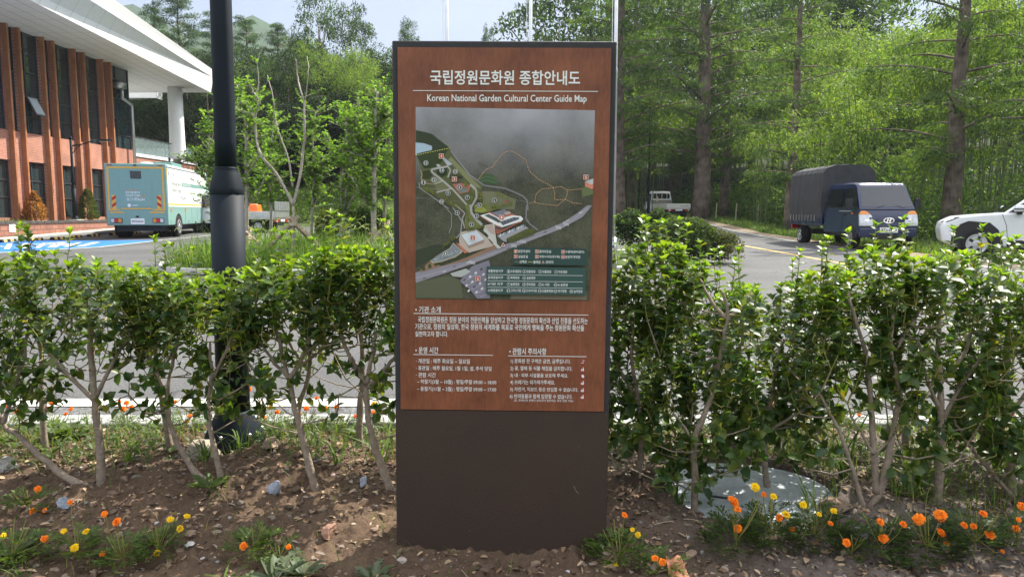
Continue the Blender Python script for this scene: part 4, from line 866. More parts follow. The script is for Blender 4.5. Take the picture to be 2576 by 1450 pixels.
# ================================================================== LAMP POSTS
def lamp_post(name, label, loc, h, r, arm=None):
    t_ = thing(name, label, 'lamp post', loc)
    k = r / .0916
    mb = MB(); mb.lathe([(.0575 * k, 1.58 * k), (.0565 * k, 1.75 * k), (.0555 * k, h)], 28); mb.build('upper_pole', M['lamp'], t_, smooth=True)
    mb = MB(); mb.lathe([(.0905 * k, .18 * k), (.0905 * k, 1.45 * k)], 28); mb.build('lower_pole', M['lamp'], t_, smooth=True)
    mb = MB(); mb.lathe([(.0895 * k, 1.445 * k), (.0915 * k, 1.45 * k), (.0915 * k, 1.474 * k), (.089 * k, 1.485 * k), (.066 * k, 1.570 * k), (.0605 * k, 1.582 * k), (.0605 * k, 1.598 * k), (.057 * k, 1.600 * k)], 28); bevel(mb.build('collar', M['lamp'], t_), .003)
    mb = MB(); mb.lathe([(.17 * k, -.02), (.17 * k, .03 * k), (.155 * k, .10 * k), (.118 * k, .17 * k), (.098 * k, .215 * k), (.091 * k, .225 * k)], 32); mb.build('base_flare', M['lamp'], t_, smooth=True)
    mb = MB()
    for a in range(6): mb.lathe([(.011 * k, 0), (.011 * k, .012 * k), (.004 * k, .016 * k)], 8, (.150 * k * cos(a * 1.047 + .4), .150 * k * sin(a * 1.047 + .4), .098 * k))
    mb.build('bolt', M['alu'], t_)
    if arm:
        d = np.array([cos(arm), sin(arm), 0])
        mb = MB(); mb.lathe([(.06 * k, h), (.075 * k, h + .03 * k), (.05 * k, h + .09 * k), (.005, h + .14 * k)], 16); mb.build('finial', M['lamp'], t_, smooth=True)
        mb = MB(); mb.tube([np.array([0, 0, h - .32]), d * .35 + [0, 0, h - .27], d * .8 + [0, 0, h - .10], d * 1.15 + [0, 0, h - .02]], [.035, .03, .028, .028], 8); mb.tube([np.array([0, 0, h - .75]), d * .22 + [0, 0, h - .42], d * .45 + [0, 0, h - .24]], .018, 6); mb.build('arm', M['lamp'], t_, smooth=True)
        mb = MB(); e = d * 1.45 + np.array([0, 0, h - .0]); mb.box(e, (.72, .24, .09), rz=arm, ry=-.06, taper=.8); lh = bevel(mb.build('lamp_head', M['lamp'], t_), .02)
        mb = MB(); mb.box(e - np.array([0, 0, .05]), (.5, .17, .012), rz=arm, ry=-.06); mb.build('lens', M['lens'], lh)
    return t_
lp = at_y(571, 644, 4.10)
lamp_post('lamp_post', 'thick dark lamp post with a collar and flared foot standing in the holly hedge', (lp[0], 4.10, .0), 9.0, .0916, 1.2).rotation_euler.y = radians(.5)
p = at_x(295 / 1.5534, 855 / 1.5534, -21.35)
lamp_post('lamp_post', 'slim black lamp post with a side arm in the raised bed before the brick building', (-21.35, p[1], .94), at_x(262 / 1.45 / 1.5534, 760 / 1.45 / 1.5534, -21.35)[2] - .98, .10, radians(25))
mb = MB(); mb.box((-21.35, p[1], .90), (.55, .6, .22)); tag(bevel(mb.build('lamp_footing', M['concrete']), .02), 'pale square concrete footing under the slim lamp post by the building', 'footing')
p = at_y(960 / 1.45 / 1.5534, 905 / 1.45 / 1.5534, 44.5)
lamp_post('lamp_post', 'black lamp post whose side arm shows above the roof of the teal box truck', (p[0], 44.5, zl(44.5)), p[2] - zl(44.5), .10, radians(20))
p = at_y(2533, 548, 50)
lamp_post('lamp_post', 'dark slender lamp post by the woods, left of the white pickup', (at_y(2533 / 1.5534, 800 / 1.5534, 50)[0], 50, zl(50)), 8.0, .10, radians(200))

# ================================================================== FLAGPOLES
fpl = ['leftmost of the three silver flagpoles behind the guide board', 'middle one of the three silver flagpoles behind the guide board', 'silver flagpole rising just behind the right edge of the guide board']
for k, px in enumerate((1123.5, 1333.5, 1548.5)):
    p = at_y(px, 60, 15.0)
    t_ = thing('flagpole', fpl[k], 'flagpole', (p[0] + .005, 15.0, zl(15) + .1), 0, 'flagpoles behind the board')
    mb = MB(); mb.lathe([(.045, 0), (.042, 3.9), (.046, 3.92), (.046, 4.0), (.037, 4.05), (.028, 9.0)], 16); mb.build('pole', M['alu'], t_, smooth=True)
    mb = MB(); mb.lathe([(.06, 9.0), (.09, 9.06), (.06, 9.13), (.01, 9.15)], 14); mb.build('finial', M['steel'], t_, smooth=True)
    mb = MB(); mb.lathe([(.085, 0), (.085, .62), (.05, .64)], 16); mb.build('base_sleeve', M['steel'], t_, smooth=True)
    mb = MB(); mb.tube([(-.085, -.02, .9), (-.075, -.02, 5), (-.06, -.02, 8.9)], .006, 5); mb.build('halyard', M['white'], t_)

# ================================================================== VEHICLES  (local: x right, y forward, z up)
def wheel_parts(root, x, y, r, w, steel=False, side=1, rim=None, spokes=6):
    """wheel > tyre, rim; side +1 means the hub faces +x"""
    mb = MB(); mb.lathe([(r * .66, -w / 2), (r * .93, -w / 2), (r, -w * .36), (r, w * .36), (r * .93, w / 2), (r * .66, w / 2)], 28, (x, y, r), 'x'); t_ = mb.build('wheel', M['rubber'], root, smooth=False)
    for p in t_.data.polygons: p.use_smooth = len(p.vertices) == 4
    mb = MB(); o = side * (w / 2)
    mb.lathe([(r * .66, o - side * .01), (r * .65, o + side * .012), (r * .58, o + side * .012), (r * .54, o + side * .004), (r * .22, o + side * .006), (r * .18, o + side * .020), (r * .02, o + side * .022)][::side], 24, (x, y, r), 'x')
    for k in range(spokes):
        a = 2 * pi * (k + .5) / spokes; mb.box((x + o + side * .005, y + r * .40 * cos(a), r + r * .40 * sin(a)), (.008, r * .25, r * (.9 / spokes)), 1, rx=a)
    mb.build('rim', [rim or (M['alu'] if not steel else M['gravelgrey']), M['blackplastic']], t_)
def panel(root, name, mat, pts, t_=.012, nrm_=None):
    """thin solid plate over an outline (planar points)"""
    pts = np.array(pts, float); n_ = nrm(np.cross(pts[1] - pts[0], pts[2] - pts[1])) if nrm_ is None else np.array(nrm_, float)
    mb = MB(); k = len(pts); v = np.concatenate([pts + n_ * t_, pts - n_ * .004])
    mb.raw(v, [tuple(range(k)), tuple(range(2 * k - 1, k - 1, -1))] + [(i, i + k, (i + 1) % k + k, (i + 1) % k) for i in range(k)])
    return mb.build(name, mat, root)
def text_on(root, name, mat, body, org, ux, uz, w, h, bold=.01):
    """org lower left corner, ux / uz unit directions, ink size w x h"""
    org, ux, uz = (np.array(q, float) for q in (org, ux, uz)); mb = MB()
    put_words(mb, body, 0, 1, 1, 0, lambda u, v: org + ux * u * w + uz * v * h, bold); return mb.build(name, mat, root)

# ---- teal exhibition truck, seen from behind on its right side
bus = thing('box_truck', 'teal and white box truck with plant pictures on its side, parked before the brick building', 'truck')
a0, a1 = at_g(632 / 1.45 / 1.5534, 1322 / 1.45 / 1.5534), None
byaw = radians(10.3)
br = at_y(660 / 1.5534, 905 / 1.5534, 30.3); blf = at_y(436 / 1.5534, 905 / 1.5534, 30.3 - .0)
bw = 2.36; ux = np.array([cos(byaw), sin(byaw), 0])
mid = br[:2] - ux[:2] * bw / 2
bus.location = (mid[0], mid[1], zl(31)); bus.rotation_euler.z = byaw
BH = float(at_y(655 / 1.5534, 640 / 1.5534, 30.3)[2] - zl(31)); BL = 7.9; zb0 = .52
mb = MB(); mb.b2((-bw / 2, 0, zb0 + .0), (bw / 2, 7.6, BH)); bevel(mb.build('box_body', M['teal'], bus), .035, 2)
mb = MB(); mb.loft([[(x, y, z) for x, z in ((-1.1, zb0), (1.1, zb0), (1.1, 1.5), (1.02, 2.35), (-1.02, 2.35), (-1.1, 1.5))] for y in (7.7, 8.4)] + [[(-1.05, 8.6, zb0), (1.05, 8.6, zb0), (1.05, 8.55, 1.3), (.95, 8.3, 2.2), (-.95, 8.3, 2.2), (-1.05, 8.55, 1.3)]]); bevel(mb.build('cab', M['whitepaint'], bus), .03)
mb = MB(); mb.b2((-.9, .3, .28), (.9, 8.3, zb0 - .002)); mb.build('chassis', M['blackplastic'], bus)
mb = MB(); mb.b2((bw / 2 - .01, .14, 1.30), (bw / 2 + .006, 6.95, BH - .14)); sidep = mb.build('side_panel', M['busside'], bus)
mb = MB(); mb.b2((bw / 2 - .02, .10, BH - .13), (bw / 2 + .035, 7.0, BH - .03)); bevel(mb.build('awning_case', M['whitepaint'], bus), .02)
mb = MB(); mb.b2((-.3, 1.6, BH + .001), (1.0, 3.2, BH + .17)); bevel(mb.build('roof_unit', M['teal'], bus), .02)
mb = MB(); mb.lathe([(.30, BH), (.30, BH + .05), (.2, BH + .09), (.02, BH + .1)], 18, (.25, .6, 0)); mb.build('roof_vent', M['whitepaint'], bus, smooth=True)
Xs = bw / 2 + .009
def side_q(mb, y0, z0, y1, z1, tint=(1, 1, 1), x=Xs): mb.poly([(x, y0, z0), (x, y1, z0), (x, y1, z1), (x, y0, z1)], 0, tint)
mb = MB(); side_q(mb, .16, 1.36, 6.93, 1.43); side_q(mb, .03, BH - .62, .09, BH - .20, x=bw / 2 + .006); side_q(mb, .03, BH - .27, .32, BH - .20); side_q(mb, 6.7, BH - .30, 6.93, BH - .23); side_q(mb, 6.86, BH - .8, 6.93, BH - .30); mb.build('yellow_side_tape', M['yellowtape'], bus)
mb = MB(); side_q(mb, 2.3, 2.19, 6.94, 2.36); mb.build('teal_band', M['teal'], sidep)
rr = random.Random(11); mb = MB()                         # leaf picture above and below the band
for k in range(260):
    up_ = k % 2; y = 6.88 - abs(rr.gauss(0, 1.5)); y = max(3.4, y); h_ = rr.uniform(.05, .95) * min(1, (y - 2.6) / 1.6)
    z = 2.40 + h_ * .95 if up_ else 2.14 - h_ * .70; ln = rr.uniform(.10, .30); a = rr.uniform(.5, 2.2) * (1 if up_ else -1); w = ln * .13
    d = np.array([0, cos(a), sin(a)]); q = np.array([0, -sin(a), cos(a)]); o = np.array([Xs + .001 + k * .00002, y, z])
    if o[1] + d[1] * ln > 6.92 or not 1.47 < o[2] + d[2] * ln < BH - .20 or o[2] > BH - .22: continue
    mb.poly([o, o + d * ln * .5 - q * w, o + d * ln, o + d * ln * .5 + q * w], 0, [(.16, .36, .36), (.32, .40, .18), (.50, .54, .40), (.22, .46, .44), (.40, .33, .22)][k % 5])
mb.build('leaf_picture', M['print'], sidep)
dk = plain('dark_print', (.06, .09, .08), .5, .3); tl_ = plain('teal_print', (.05, .26, .30), .5, .3)
SX = (0, 1, 0); SZ = (0, 0, 1)
text_on(sidep, 'side_lettering', dk, "반려식물 클리닉", (Xs, .75, 2.15), SX, SZ, 1.42, .19); text_on(sidep, 'side_lettering', dk, "정원관리 컨설팅", (Xs, .75, 1.87), SX, SZ, 1.42, .19)
text_on(sidep, 'side_lettering', tl_, "싱그-런", (Xs, 1.15, 1.58), SX, SZ, .95, .22); text_on(sidep, 'side_lettering', dk, "RuN", (Xs, 2.2, 1.60), SX, SZ, .72, .17); text_on(sidep, 'side_lettering', tl_, "Ic", (Xs, 3.05, 1.60), SX, SZ, .22, .15)
text_on(sidep, 'side_lettering', dk, "산림청", (Xs, .55, BH - .42), SX, SZ, .34, .09, 0); text_on(sidep, 'side_lettering', M['white'], "식물과 함께하는 생활 정원", (Xs + .002, 2.42, 2.235), SX, SZ, 1.5, .085, .005)
mb = MB()
for k in range(10):
    a, c_ = pi * k / 10, pi * (k + 1) / 10; mb.poly([(Xs, 2.62 + .22 * cos(q) * (1 if j < 2 else .86), 1.78 + .24 * sin(q) * (1 if j < 2 else .86)) for j, q in enumerate((a, c_, c_, a))])
mb.build('arch_logo', tl_, sidep)
mb = MB(); mb.poly([(Xs, .36 + .07 * cos(q), BH - .38 + .09 * sin(q)) for q in np.linspace(0, 2 * pi, 16)[:-1]]); mb.build('round_emblem', plain('navy_print', (.03, .05, .22), .5), sidep)
mb = MB(); mb.poly([(Xs, .95, BH - .43), (Xs, 1.25, BH - .43), (Xs, 1.10, BH - .31)]); mb.build('leaf_emblem', plain('olive_print', (.25, .30, .05), .5), sidep)
mb = MB()
for y in (.35, 1.0, 3.3, 4.4, 5.4): mb.b2((bw / 2 - .01, y, zb0 + .06), (bw / 2 + .012, y + .07, zb0 + .20))
mb.build('side_latch', M['alu'], bus)
mb = MB()
for y in (.45, 2.75): mb.b2((bw / 2 - .01, y, 1.10), (bw / 2 + .014, y + .11, 1.24))
mb.build('side_marker', M['orange'], bus)
mb = MB(); mb.prism([(1.62 + .60 * cos(q), .42 + .60 * sin(q)) for q in np.linspace(0, pi, 18)], bw / 2 - .3, bw / 2 + .004, 'x'); mb.build('wheel_arch', M['blackplastic'], bus)
wheel_parts(bus, bw / 2 - .12, 1.62, .46, .26, side=1); wheel_parts(bus, -bw / 2 + .14, 1.62, .46, .5, side=-1); wheel_parts(bus, bw / 2 - .12, 7.7, .42, .24, side=1); wheel_parts(bus, -bw / 2 + .12, 7.7, .42, .24, side=-1)
mb = MB()
for y in (2.75, 3.9, 4.9): mb.b2((bw / 2 + .001, y, zb0 + .05), (bw / 2 + .004, y + .012, 1.26))
mb.build('door_seam', M['blackplastic'], bus)
# rear face, y = 0
def rq(mb, x0, z0, x1, z1, y=-.006, tint=(1, 1, 1)): mb.poly([(x0, y, z0), (x1, y, z0), (x1, y, z1), (x0, y, z1)], 0, tint)
mb = MB(); mb.b2((-.62, -.008, 1.28), (.62, .01, BH - .42)); rd = bevel(mb.build('rear_door', M['teal'], bus), .006)
mb = MB(); mb.b2((-.20, -.016, 2.42), (.22, 0, 2.74)); bevel(mb.build('rear_window', M['carglass'], bus), .03)
mb = MB(); e = bw / 2 - .10
rq(mb, -e, BH - .20, e, BH - .13); rq(mb, -e, 1.13, -e + .07, BH - .201); rq(mb, e - .07, 1.13, e, BH - .201); rq(mb, -e + .071, 1.13, -.66, 1.185); rq(mb, .62, 1.13, e - .071, 1.185); rq(mb, -.60, 1.185, .60, 1.235, -.011); rq(mb, -e + .03, 1.03, -.50, 1.085); rq(mb, .48, 1.03, e - .03, 1.085); mb.build('yellow_rear_tape', M['yellowtape'], bus)
for x0 in (-e + .14, e - .30):
    mb = MB(); rq(mb, x0, 1.19, x0 + .16, 1.76, -.008); st_ = mb.build('warning_board', M['yellowtape'], bus); mb = MB(); s_ = 1 if x0 < 0 else -1
    for k in range(2):
        z = 1.25 + k * .27; mb.poly([(x0, -.0095, z + (0 if s_ > 0 else .11)), (x0 + .16, -.0095, z + (.11 if s_ > 0 else 0)), (x0 + .16, -.0095, z + .13 + (.11 if s_ > 0 else 0)), (x0, -.0095, z + .13 + (0 if s_ > 0 else .11))])
    mb.build('red_stripe', M['red'], st_)
RX = (1, 0, 0)
for s_, x0, z0, w, h, m_ in (("반려식물 클리닉", -.40, 1.82, .54, .09, 'white'), ("정원관리 컨설팅", -.40, 1.70, .54, .09, 'white'), ("싱그-런", -.38, 1.53, .40, .13, 'white'), ("RuN", .05, 1.53, .25, .10, 'white'), ("산림청", -.18, 1.31, .22, .07, 'white'), ("식물과 함께하는 생활", -.40, 1.94, .48, .05, 'amber')):
    text_on(rd, 'rear_lettering', M[m_], s_, (x0, -.0095, z0), RX, SZ, w, h)
mb = MB()
for k in range(8):
    a, c_ = pi * k / 8, pi * (k + 1) / 8; mb.poly([(.24 + .13 * cos(q) * (1 if j < 2 else .86), -.0095, 1.62 + .13 * sin(q) * (1 if j < 2 else .86)) for j, q in enumerate((a, c_, c_, a))][::-1])
mb.build('arch_logo', M['amber'], rd)
mb = MB(); mb.poly([(-.29 + .07 * cos(q), -.0095, 1.34 + .07 * sin(q)) for q in np.linspace(0, 2 * pi, 16)[:-1]]); mb.build('round_emblem', M['white'], rd)
for s_ in (-1, 1):
    x0 = s_ * .80; mb = MB(); mb.b2((x0 - .22, -.03, .63), (x0 + .22, .01, .82)); tlp = bevel(mb.build('tail_lamp', M['blackplastic'], bus), .012)
    mb = MB(); mb.b2((x0 - .08, -.036, .65), (x0 + .07, -.02, .80)); mb.build('red_lens', M['red'], tlp)
    mb = MB(); mb.b2((x0 + (.075 if s_ < 0 else -.20), -.036, .65), (x0 + (.20 if s_ < 0 else -.085), -.02, .80)); mb.build('amber_lens', M['amber'], tlp)
    mb = MB(); mb.b2((x0 + (-.20 if s_ < 0 else .075), -.036, .65), (x0 + (-.085 if s_ < 0 else .20), -.02, .80)); mb.build('reversing_lens', M['lens'], tlp)
mb = MB(); mb.b2((-.26, -.02, .57), (.26, .0, .81)); pl = mb.build('number_plate', M['white'], bus); text_on(pl, 'plate_characters', dk, "99서6560", (-.22, -.022, .64), RX, SZ, .44, .11, .02)
mb = MB()
for x0 in (-1.05, .86): mb.b2((x0, -.015, BH - .085), (x0 + .2, 0, BH - .05))
mb.build('top_marker', M['red'], bus)
mb = MB(); mb.b2((-.05, -.035, BH - .09), (.05, 0, BH - .04)); mb.b2((-.06, -.02, .85), (.06, 0, .92)); mb.build('rear_camera', M['blackplastic'], bus)

# ---- small pickup builder (cab-over truck); cab: 'single' or 'double'
def porter(name, label, loc, yaw, paint, double, bed_paint, L=5.1):
    t_ = thing(name, label, 'truck', loc, yaw); w = .82
    rear = 2.05 if double else .75                        # length of the cabin behind its nose
    cabY0 = L - .05 - rear - .55; hr = 1.95
    prof = [(cabY0, .45), (L - .10, .40), (L, .55), (L, .78), (L - .06, 1.02), (L - .13, 1.20), (L - .52, hr - .10), (L - .64, hr - .015), (L - .90, hr + .02), (cabY0 + .25, hr + .01), (cabY0 + .10, hr - .05), (cabY0, 1.25)]
    def hw(z): return w if z < 1.22 else w - .13 * (z - 1.22) / (hr - 1.22)
    mb = MB(); n_ = len(prof); inner = [.0, 1.0]
    ring = lambda s: [(s * hw(z), y, z) for y, z in prof]
    mb.loft([ring(-1), ring(-.9) if 0 else [(-.9 * hw(z), y, z) for y, z in prof], [(.9 * hw(z), y, z) for y, z in prof], ring(1)])
    body = bevel(mb.build('cab', paint, t_), .05, 3, 25)
    # windscreen
    a, b_ = np.array([0, L - .13, 1.20]), np.array([0, L - .52, hr - .10]); n_ = nrm(np.array([0, (b_ - a)[2], -(b_ - a)[1]]))
    p0, p1 = a + (b_ - a) * .06, a + (b_ - a) * .97
    panel(t_, 'windscreen', M['carglass'], [(w * .90, p0[1], p0[2]), (w * .80, p1[1], p1[2]), (-w * .80, p1[1], p1[2]), (-w * .90, p0[1], p0[2])], .006, n_)
    for s in (-1, 1):
        def sidepts(q): return [(s * (hw(z) + .002), y, z) for y, z in q]
        fr = [(L - .26, 1.24), (L - .58, hr - .16), (L - 1.22, hr - .16), (L - 1.28, 1.24)]
        o_ = [sidepts(fr)]
        if double: o_.append(sidepts([(L - 1.36, 1.24), (L - 1.32, hr - .16), (cabY0 + .28, hr - .16), (cabY0 + .13, 1.36), (cabY0 + .20, 1.24)]))
        for q in o_: panel(t_, 'side_window', M['carglass'], q if s < 0 else q[::-1], .006, (s, 0, .17))
        mb = MB(); mb.b2((s * w - .003, L - 1.31, .46), (s * w + .003, L - 1.298, 1.22)); mb.b2((s * w - .003, L - .36, .95), (s * w + .003, L - .35, 1.22)); mb.b2((s * w - .004, L - 1.22, .98), (s * w + .016, L - 1.05, 1.02)); mb.build('door_seam', M['blackplastic'], t_)
        mb = MB(); mb.box((s * (w + .17), L - .40, 1.33), (.17, .10, .30)); mb.tube([(s * (w - .02), L - .38, 1.22), (s * (w + .12), L - .42, 1.25)], .02, 6); bevel(mb.build('mirror', M['blackplastic'], t_), .02)
        mb = MB(); mb.prism([(L - .62 + .42 * cos(q), .34 + .40 * sin(q)) for q in np.linspace(0, pi, 14)], s * (w - .25), s * (w + .006), 'x'); mb.build('wheel_arch', M['blackplastic'], t_)
        fy = lambda z: float(np.interp(z, [.55, .78, 1.02, 1.20], [L, L, L - .06, L - .13]))
        def lamp_rows(rows, out):
            m_ = MB(); m_.loft([[(s * x0, fy(z) - .06, z), (s * x1, fy(z) - .06, z), (s * x1, fy(z) + out * .7, z), (s * x0, fy(z) + out, z)] for z, x0, x1 in rows]); return m_
        hl = lamp_rows([(.69, .47, .83), (.78, .455, .832), (.93, .47, .826), (1.01, .51, .822)], .018).build('headlight', M['lens'], t_)
        lamp_rows([(1.015, .52, .82), (1.06, .56, .81), (1.09, .60, .79), (1.12, .66, .76)], .018).build('indicator', M['amber'], hl)
        hb_ = MB(); hb_.lathe([(.075, fy(.83) + .012), (.07, fy(.83) + .022), (.02, fy(.83) + .024)], 14, (s * .63, 0, .83), 'y'); hb_.build('bulb_housing', M['chrome'], hl)
        mb = MB(); mb.lathe([(.05, L - .02), (.05, L + .012), (.035, L + .016)], 14, (s * .64, 0, .55), 'y'); mb.build('fog_lamp', M['lens'], t_)
        mb = MB(); mb.b2((s * w - .002, L - .60, 1.02), (s * w + .006, L - .50, 1.07)); mb.build('side_repeater', M['orange'], t_)
    mb = MB(); mb.b2((-.56, L - .02, .70), (.56, L - .005, .93)); bevel(mb.build('grille', M['blackplastic'] if not double else paint, t_), .02)
    mb = MB(); mb.b2((-.80, L - .125, 1.145), (.80, L - .092, 1.165)); mb.b2((-.80, L - .03, .645), (.80, L + .006, .66)); mb.build('front_seam', M['blackplastic'], t_)
    mb = MB(); mb.b2((-w + .01, L - .10, .36), (w - .01, L + .02, .62)); bevel(mb.build('bumper', paint, t_), .03)
    mb = MB(); mb.b2((-.5, L - .02, .30), (.5, L + .024, .44)); bevel(mb.build('lower_intake', M['blackplastic'], t_), .01)
    mb = MB(); mb.b2((-.26, L + .022, .49), (.26, L + .034, .64)); mb.build('number_plate', M['white'], t_)
    mb = MB(); k = 20
    v = [(.16 * cos(2 * pi * i / k), L + .004, .84 + .085 * sin(2 * pi * i / k)) for i in range(k)] + [(.13 * cos(2 * pi * i / k), L + .004, .84 + .062 * sin(2 * pi * i / k)) for i in range(k)]
    mb.raw(v, [(i, (i + 1) % k, k + (i + 1) % k, k + i) for i in range(k)])
    for q in ([(-.075, -.055), (-.045, -.06), (-.005, .055), (-.04, .05)], [(.005, -.055), (.04, -.05), (.075, .055), (.045, .06)], [(-.04, -.012), (.03, .0), (.04, .016), (-.03, .006)]): mb.poly([(-x, L + .005, .84 + z) for x, z in q])
    mb.build('badge', M['chrome'], t_)
    for s in (-1, 1):
        mb = MB(); b0 = np.array([s * .38 - .1, L - .125, 1.215]); mb.tube([b0, b0 + [s * -.25, -.06, .07], b0 + [s * -.55, -.09, .09]], .012, 5); mb.build('wiper', M['blackplastic'], t_)
    mb = MB(); mb.b2((-.42, .1, .34), (.42, L - .4, .50)); mb.b2((-.75, 1.5, .34), (-.45, 2.4, .52)); mb.build('chassis', M['blackplastic'], t_)
    # load bed with drop sides
    yb1 = cabY0 - .05
    mb = MB(); mb.b2((-w - .02, 0, .66), (w + .02, yb1, .74)); mb.build('bed_floor', bed_paint, t_)
    for s in (-1, 1):
        mb = MB(); mb.b2((s * (w + .02) - .025, .03, .742), (s * (w + .02) + .025, yb1, 1.04)); g_ = bevel(mb.build('side_board', bed_paint, t_), .01)
        mb = MB()
        for k in range(5): mb.b2((s * (w + .046) - .006, .2 + k * (yb1 - .4) / 4, .70), (s * (w + .046) + .008, .25 + k * (yb1 - .4) / 4, 1.03))
        mb.b2((s * (w + .046) - .004, .05, .86), (s * (w + .046) + .006, yb1 - .05, .89)); mb.build('board_rib', bed_paint, g_)
    mb = MB(); mb.b2((-w - .02, -.03, .742), (w + .02, .025, 1.04)); tb = bevel(mb.build('tail_board', bed_paint, t_), .01)
    mb = MB(); mb.b2((-w - .02, -.032, 1.04), (w + .02, .03, 1.055)); mb.build('board_edge', M['blackplastic'], tb)
    for s in (-1, 1):
        mb = MB(); mb.b2((s * .62 - .17, -.04, .52), (s * .62 + .17, .06, .65)); tr_ = mb.build('tail_lamp', M['red'], t_); mb = MB(); mb.b2((s * .62 + s * .06 - .05, -.046, .53), (s * .62 + s * .06 + .05, -.03, .64)); mb.build('reversing_lens', M['lens'], tr_)
        mb = MB(); mb.b2((s * (w - .02) - .12, 1.28, .28), (s * (w - .02) + .12, 1.32, .64)); mb.build('mudflap', M['rubber'], t_)
        wheel_parts(t_, s * (w - .16), .88, .30, .30, side=s); wheel_parts(t_, s * (w - .07), L - .62, .325, .20, steel=True, side=s, spokes=8)
    mb = MB(); mb.b2((-.25, -.045, .54), (.25, -.03, .64)); mb.build('number_plate', M['white'], t_)
    return t_, cabY0, yb1, w
# navy double cab with a tarpaulin-covered load, coming towards us on the right
fr_ = at_g(2130, 622)
tk, cab0, yb1, w = porter('covered_truck', 'navy double-cab truck with a tall grey tarpaulin over its load bed, parked at the roadside', (0, 0, 0), 0, M['truckblue'], True, M['truckblue'], 5.55)
tyaw = radians(180)
# front wheel (own left side seen) at local (-w, L-.62)
fwx, fwy = .82 - .12, 5.35 - .62
loc = np.array([11.47, 27.85])
tk.location = (loc[0], loc[1], zl(25)); tk.rotation_euler.z = tyaw; tk.scale = (1.06, 1.0, 1.05)
mb = MB(); NB = 13
def tarp_ring(y, bulge):
    hw_, zt_ = w + .035 + bulge, 2.52 + bulge * .8
    pts = [(-hw_, .86), (-hw_ - .03, 1.4), (-hw_, 2.1), (-hw_ + .03, 2.36), (-hw_ + .13, 2.50), (-.45, zt_ + .07), (0, zt_ + .09), (.45, zt_ + .07), (hw_ - .13, 2.50), (hw_ - .03, 2.36), (hw_, 2.1), (hw_ + .03, 1.4), (hw_, .86)]
    return [(x, y, z) for x, z in pts]
ys_ = np.linspace(-.04, yb1 - .06, 34); rr = random.Random(5)
mb.loft([tarp_ring(y, .022 * abs(sin(i * pi / 5.5)) + rr.uniform(-.008, .008)) for i, y in enumerate(ys_)])
mb.build('tarpaulin', M['tarp'], tk, smooth=False)
mb = MB()
for k in range(9): mb.tube([(w + .07, .15 + k * .27, .80), (w + .085, .20 + k * .27, 1.0)], .008, 4)
mb.build('lashing', M['rope'], tk)
for s in (-1, 1):
    mb = MB(); mb.prism([(4.1, 1.10), (4.95, 1.10), (4.95, 1.125), (4.1, 1.135)], s * .823, s * .829, 'x'); mb.build('side_stripe', M['alu'], tk)
plate = [o for o in COL.objects if o.parent is tk and o.name.startswith('number_plate')][0]
text_on(plate, 'plate_characters', dk, "87노6928", (.225, 5.55 + .036, .515), (-1, 0, 0), SZ, .45, .10, .02)
# white single cab pickup further up the road
p = at_y(1690, 546, 52)
wt, c0, yb_, w2 = porter('pickup_truck', 'white pickup with an empty drop-side bed, seen from behind by the thick fissured trunk', (p[0] + .1, 50.4, zl(51)), radians(9), M['whitepaint'], False, M['creampaint'], 4.7)
mb = MB(); mb.b2((-.62, c0 - .012, 1.42), (.62, c0 + .05, 1.80)); bevel(mb.build('rear_window', M['carglass'], wt), .04)
mb = MB(); mb.b2((-.80, c0 - .03, 1.05), (.80, c0 - .008, 1.33)); mb.build('grey_guard', plain('grey_board', (.16, .18, .19), .6), wt)
mb = MB(); mb.b2((-.80, c0 - .036, 1.18), (.80, c0 - .031, 1.195)); mb.build('yellow_stripe', M['amber'], wt)
mb = MB()
for x in (-.4, .0, .38): mb.b2((x, c0 - .045, 1.33), (x + .025, c0 - .02, 1.95))
mb.b2((-.66, c0 - .045, 1.90), (.66, c0 - .02, 1.93)); mb.build('guard_bars', M['whitepaint'], wt)
mb = MB(); mb.box((-.35, c0 - .06, 1.42), (.10, .05, .35)); mb.build('tied_rope', M['rope'], wt)
text_on(wt, 'tailboard_lettering', dk, "서진건설기계", (.10, -.034, .84), RX, SZ, .55, .07)
# small utility truck behind the lamp post
p = at_g(985 / 1.5534, 908 / 1.5534)
ut, c0, yb_, w3 = porter('utility_truck', 'small silver flatbed truck with an orange cover on its bed beside the lamp post', (at_y(1100 / 1.5534, 880 / 1.5534, 36.5)[0], 36.6, zl(36.6)), radians(84), M['whitepaint'], False, M['alu'], 4.6)
mb = MB(); mb.box((.1, 1.55, 1.12), (.62, .80, .50), taper=.82); mb.box((.1, 1.55, 1.39), (.40, .5, .05), taper=.8); bevel(mb.build('orange_cover', M['orange'], ut), .05)
mb = MB(); mb.b2((-.84, -.05, 1.06), (.84, -.01, 1.52))
for k in range(6): mb.b2((-.80 + k * .28, -.07, 1.08), (-.72 + k * .28, -.045, 1.50))
mb.build('raised_rack', M['alu'], ut)

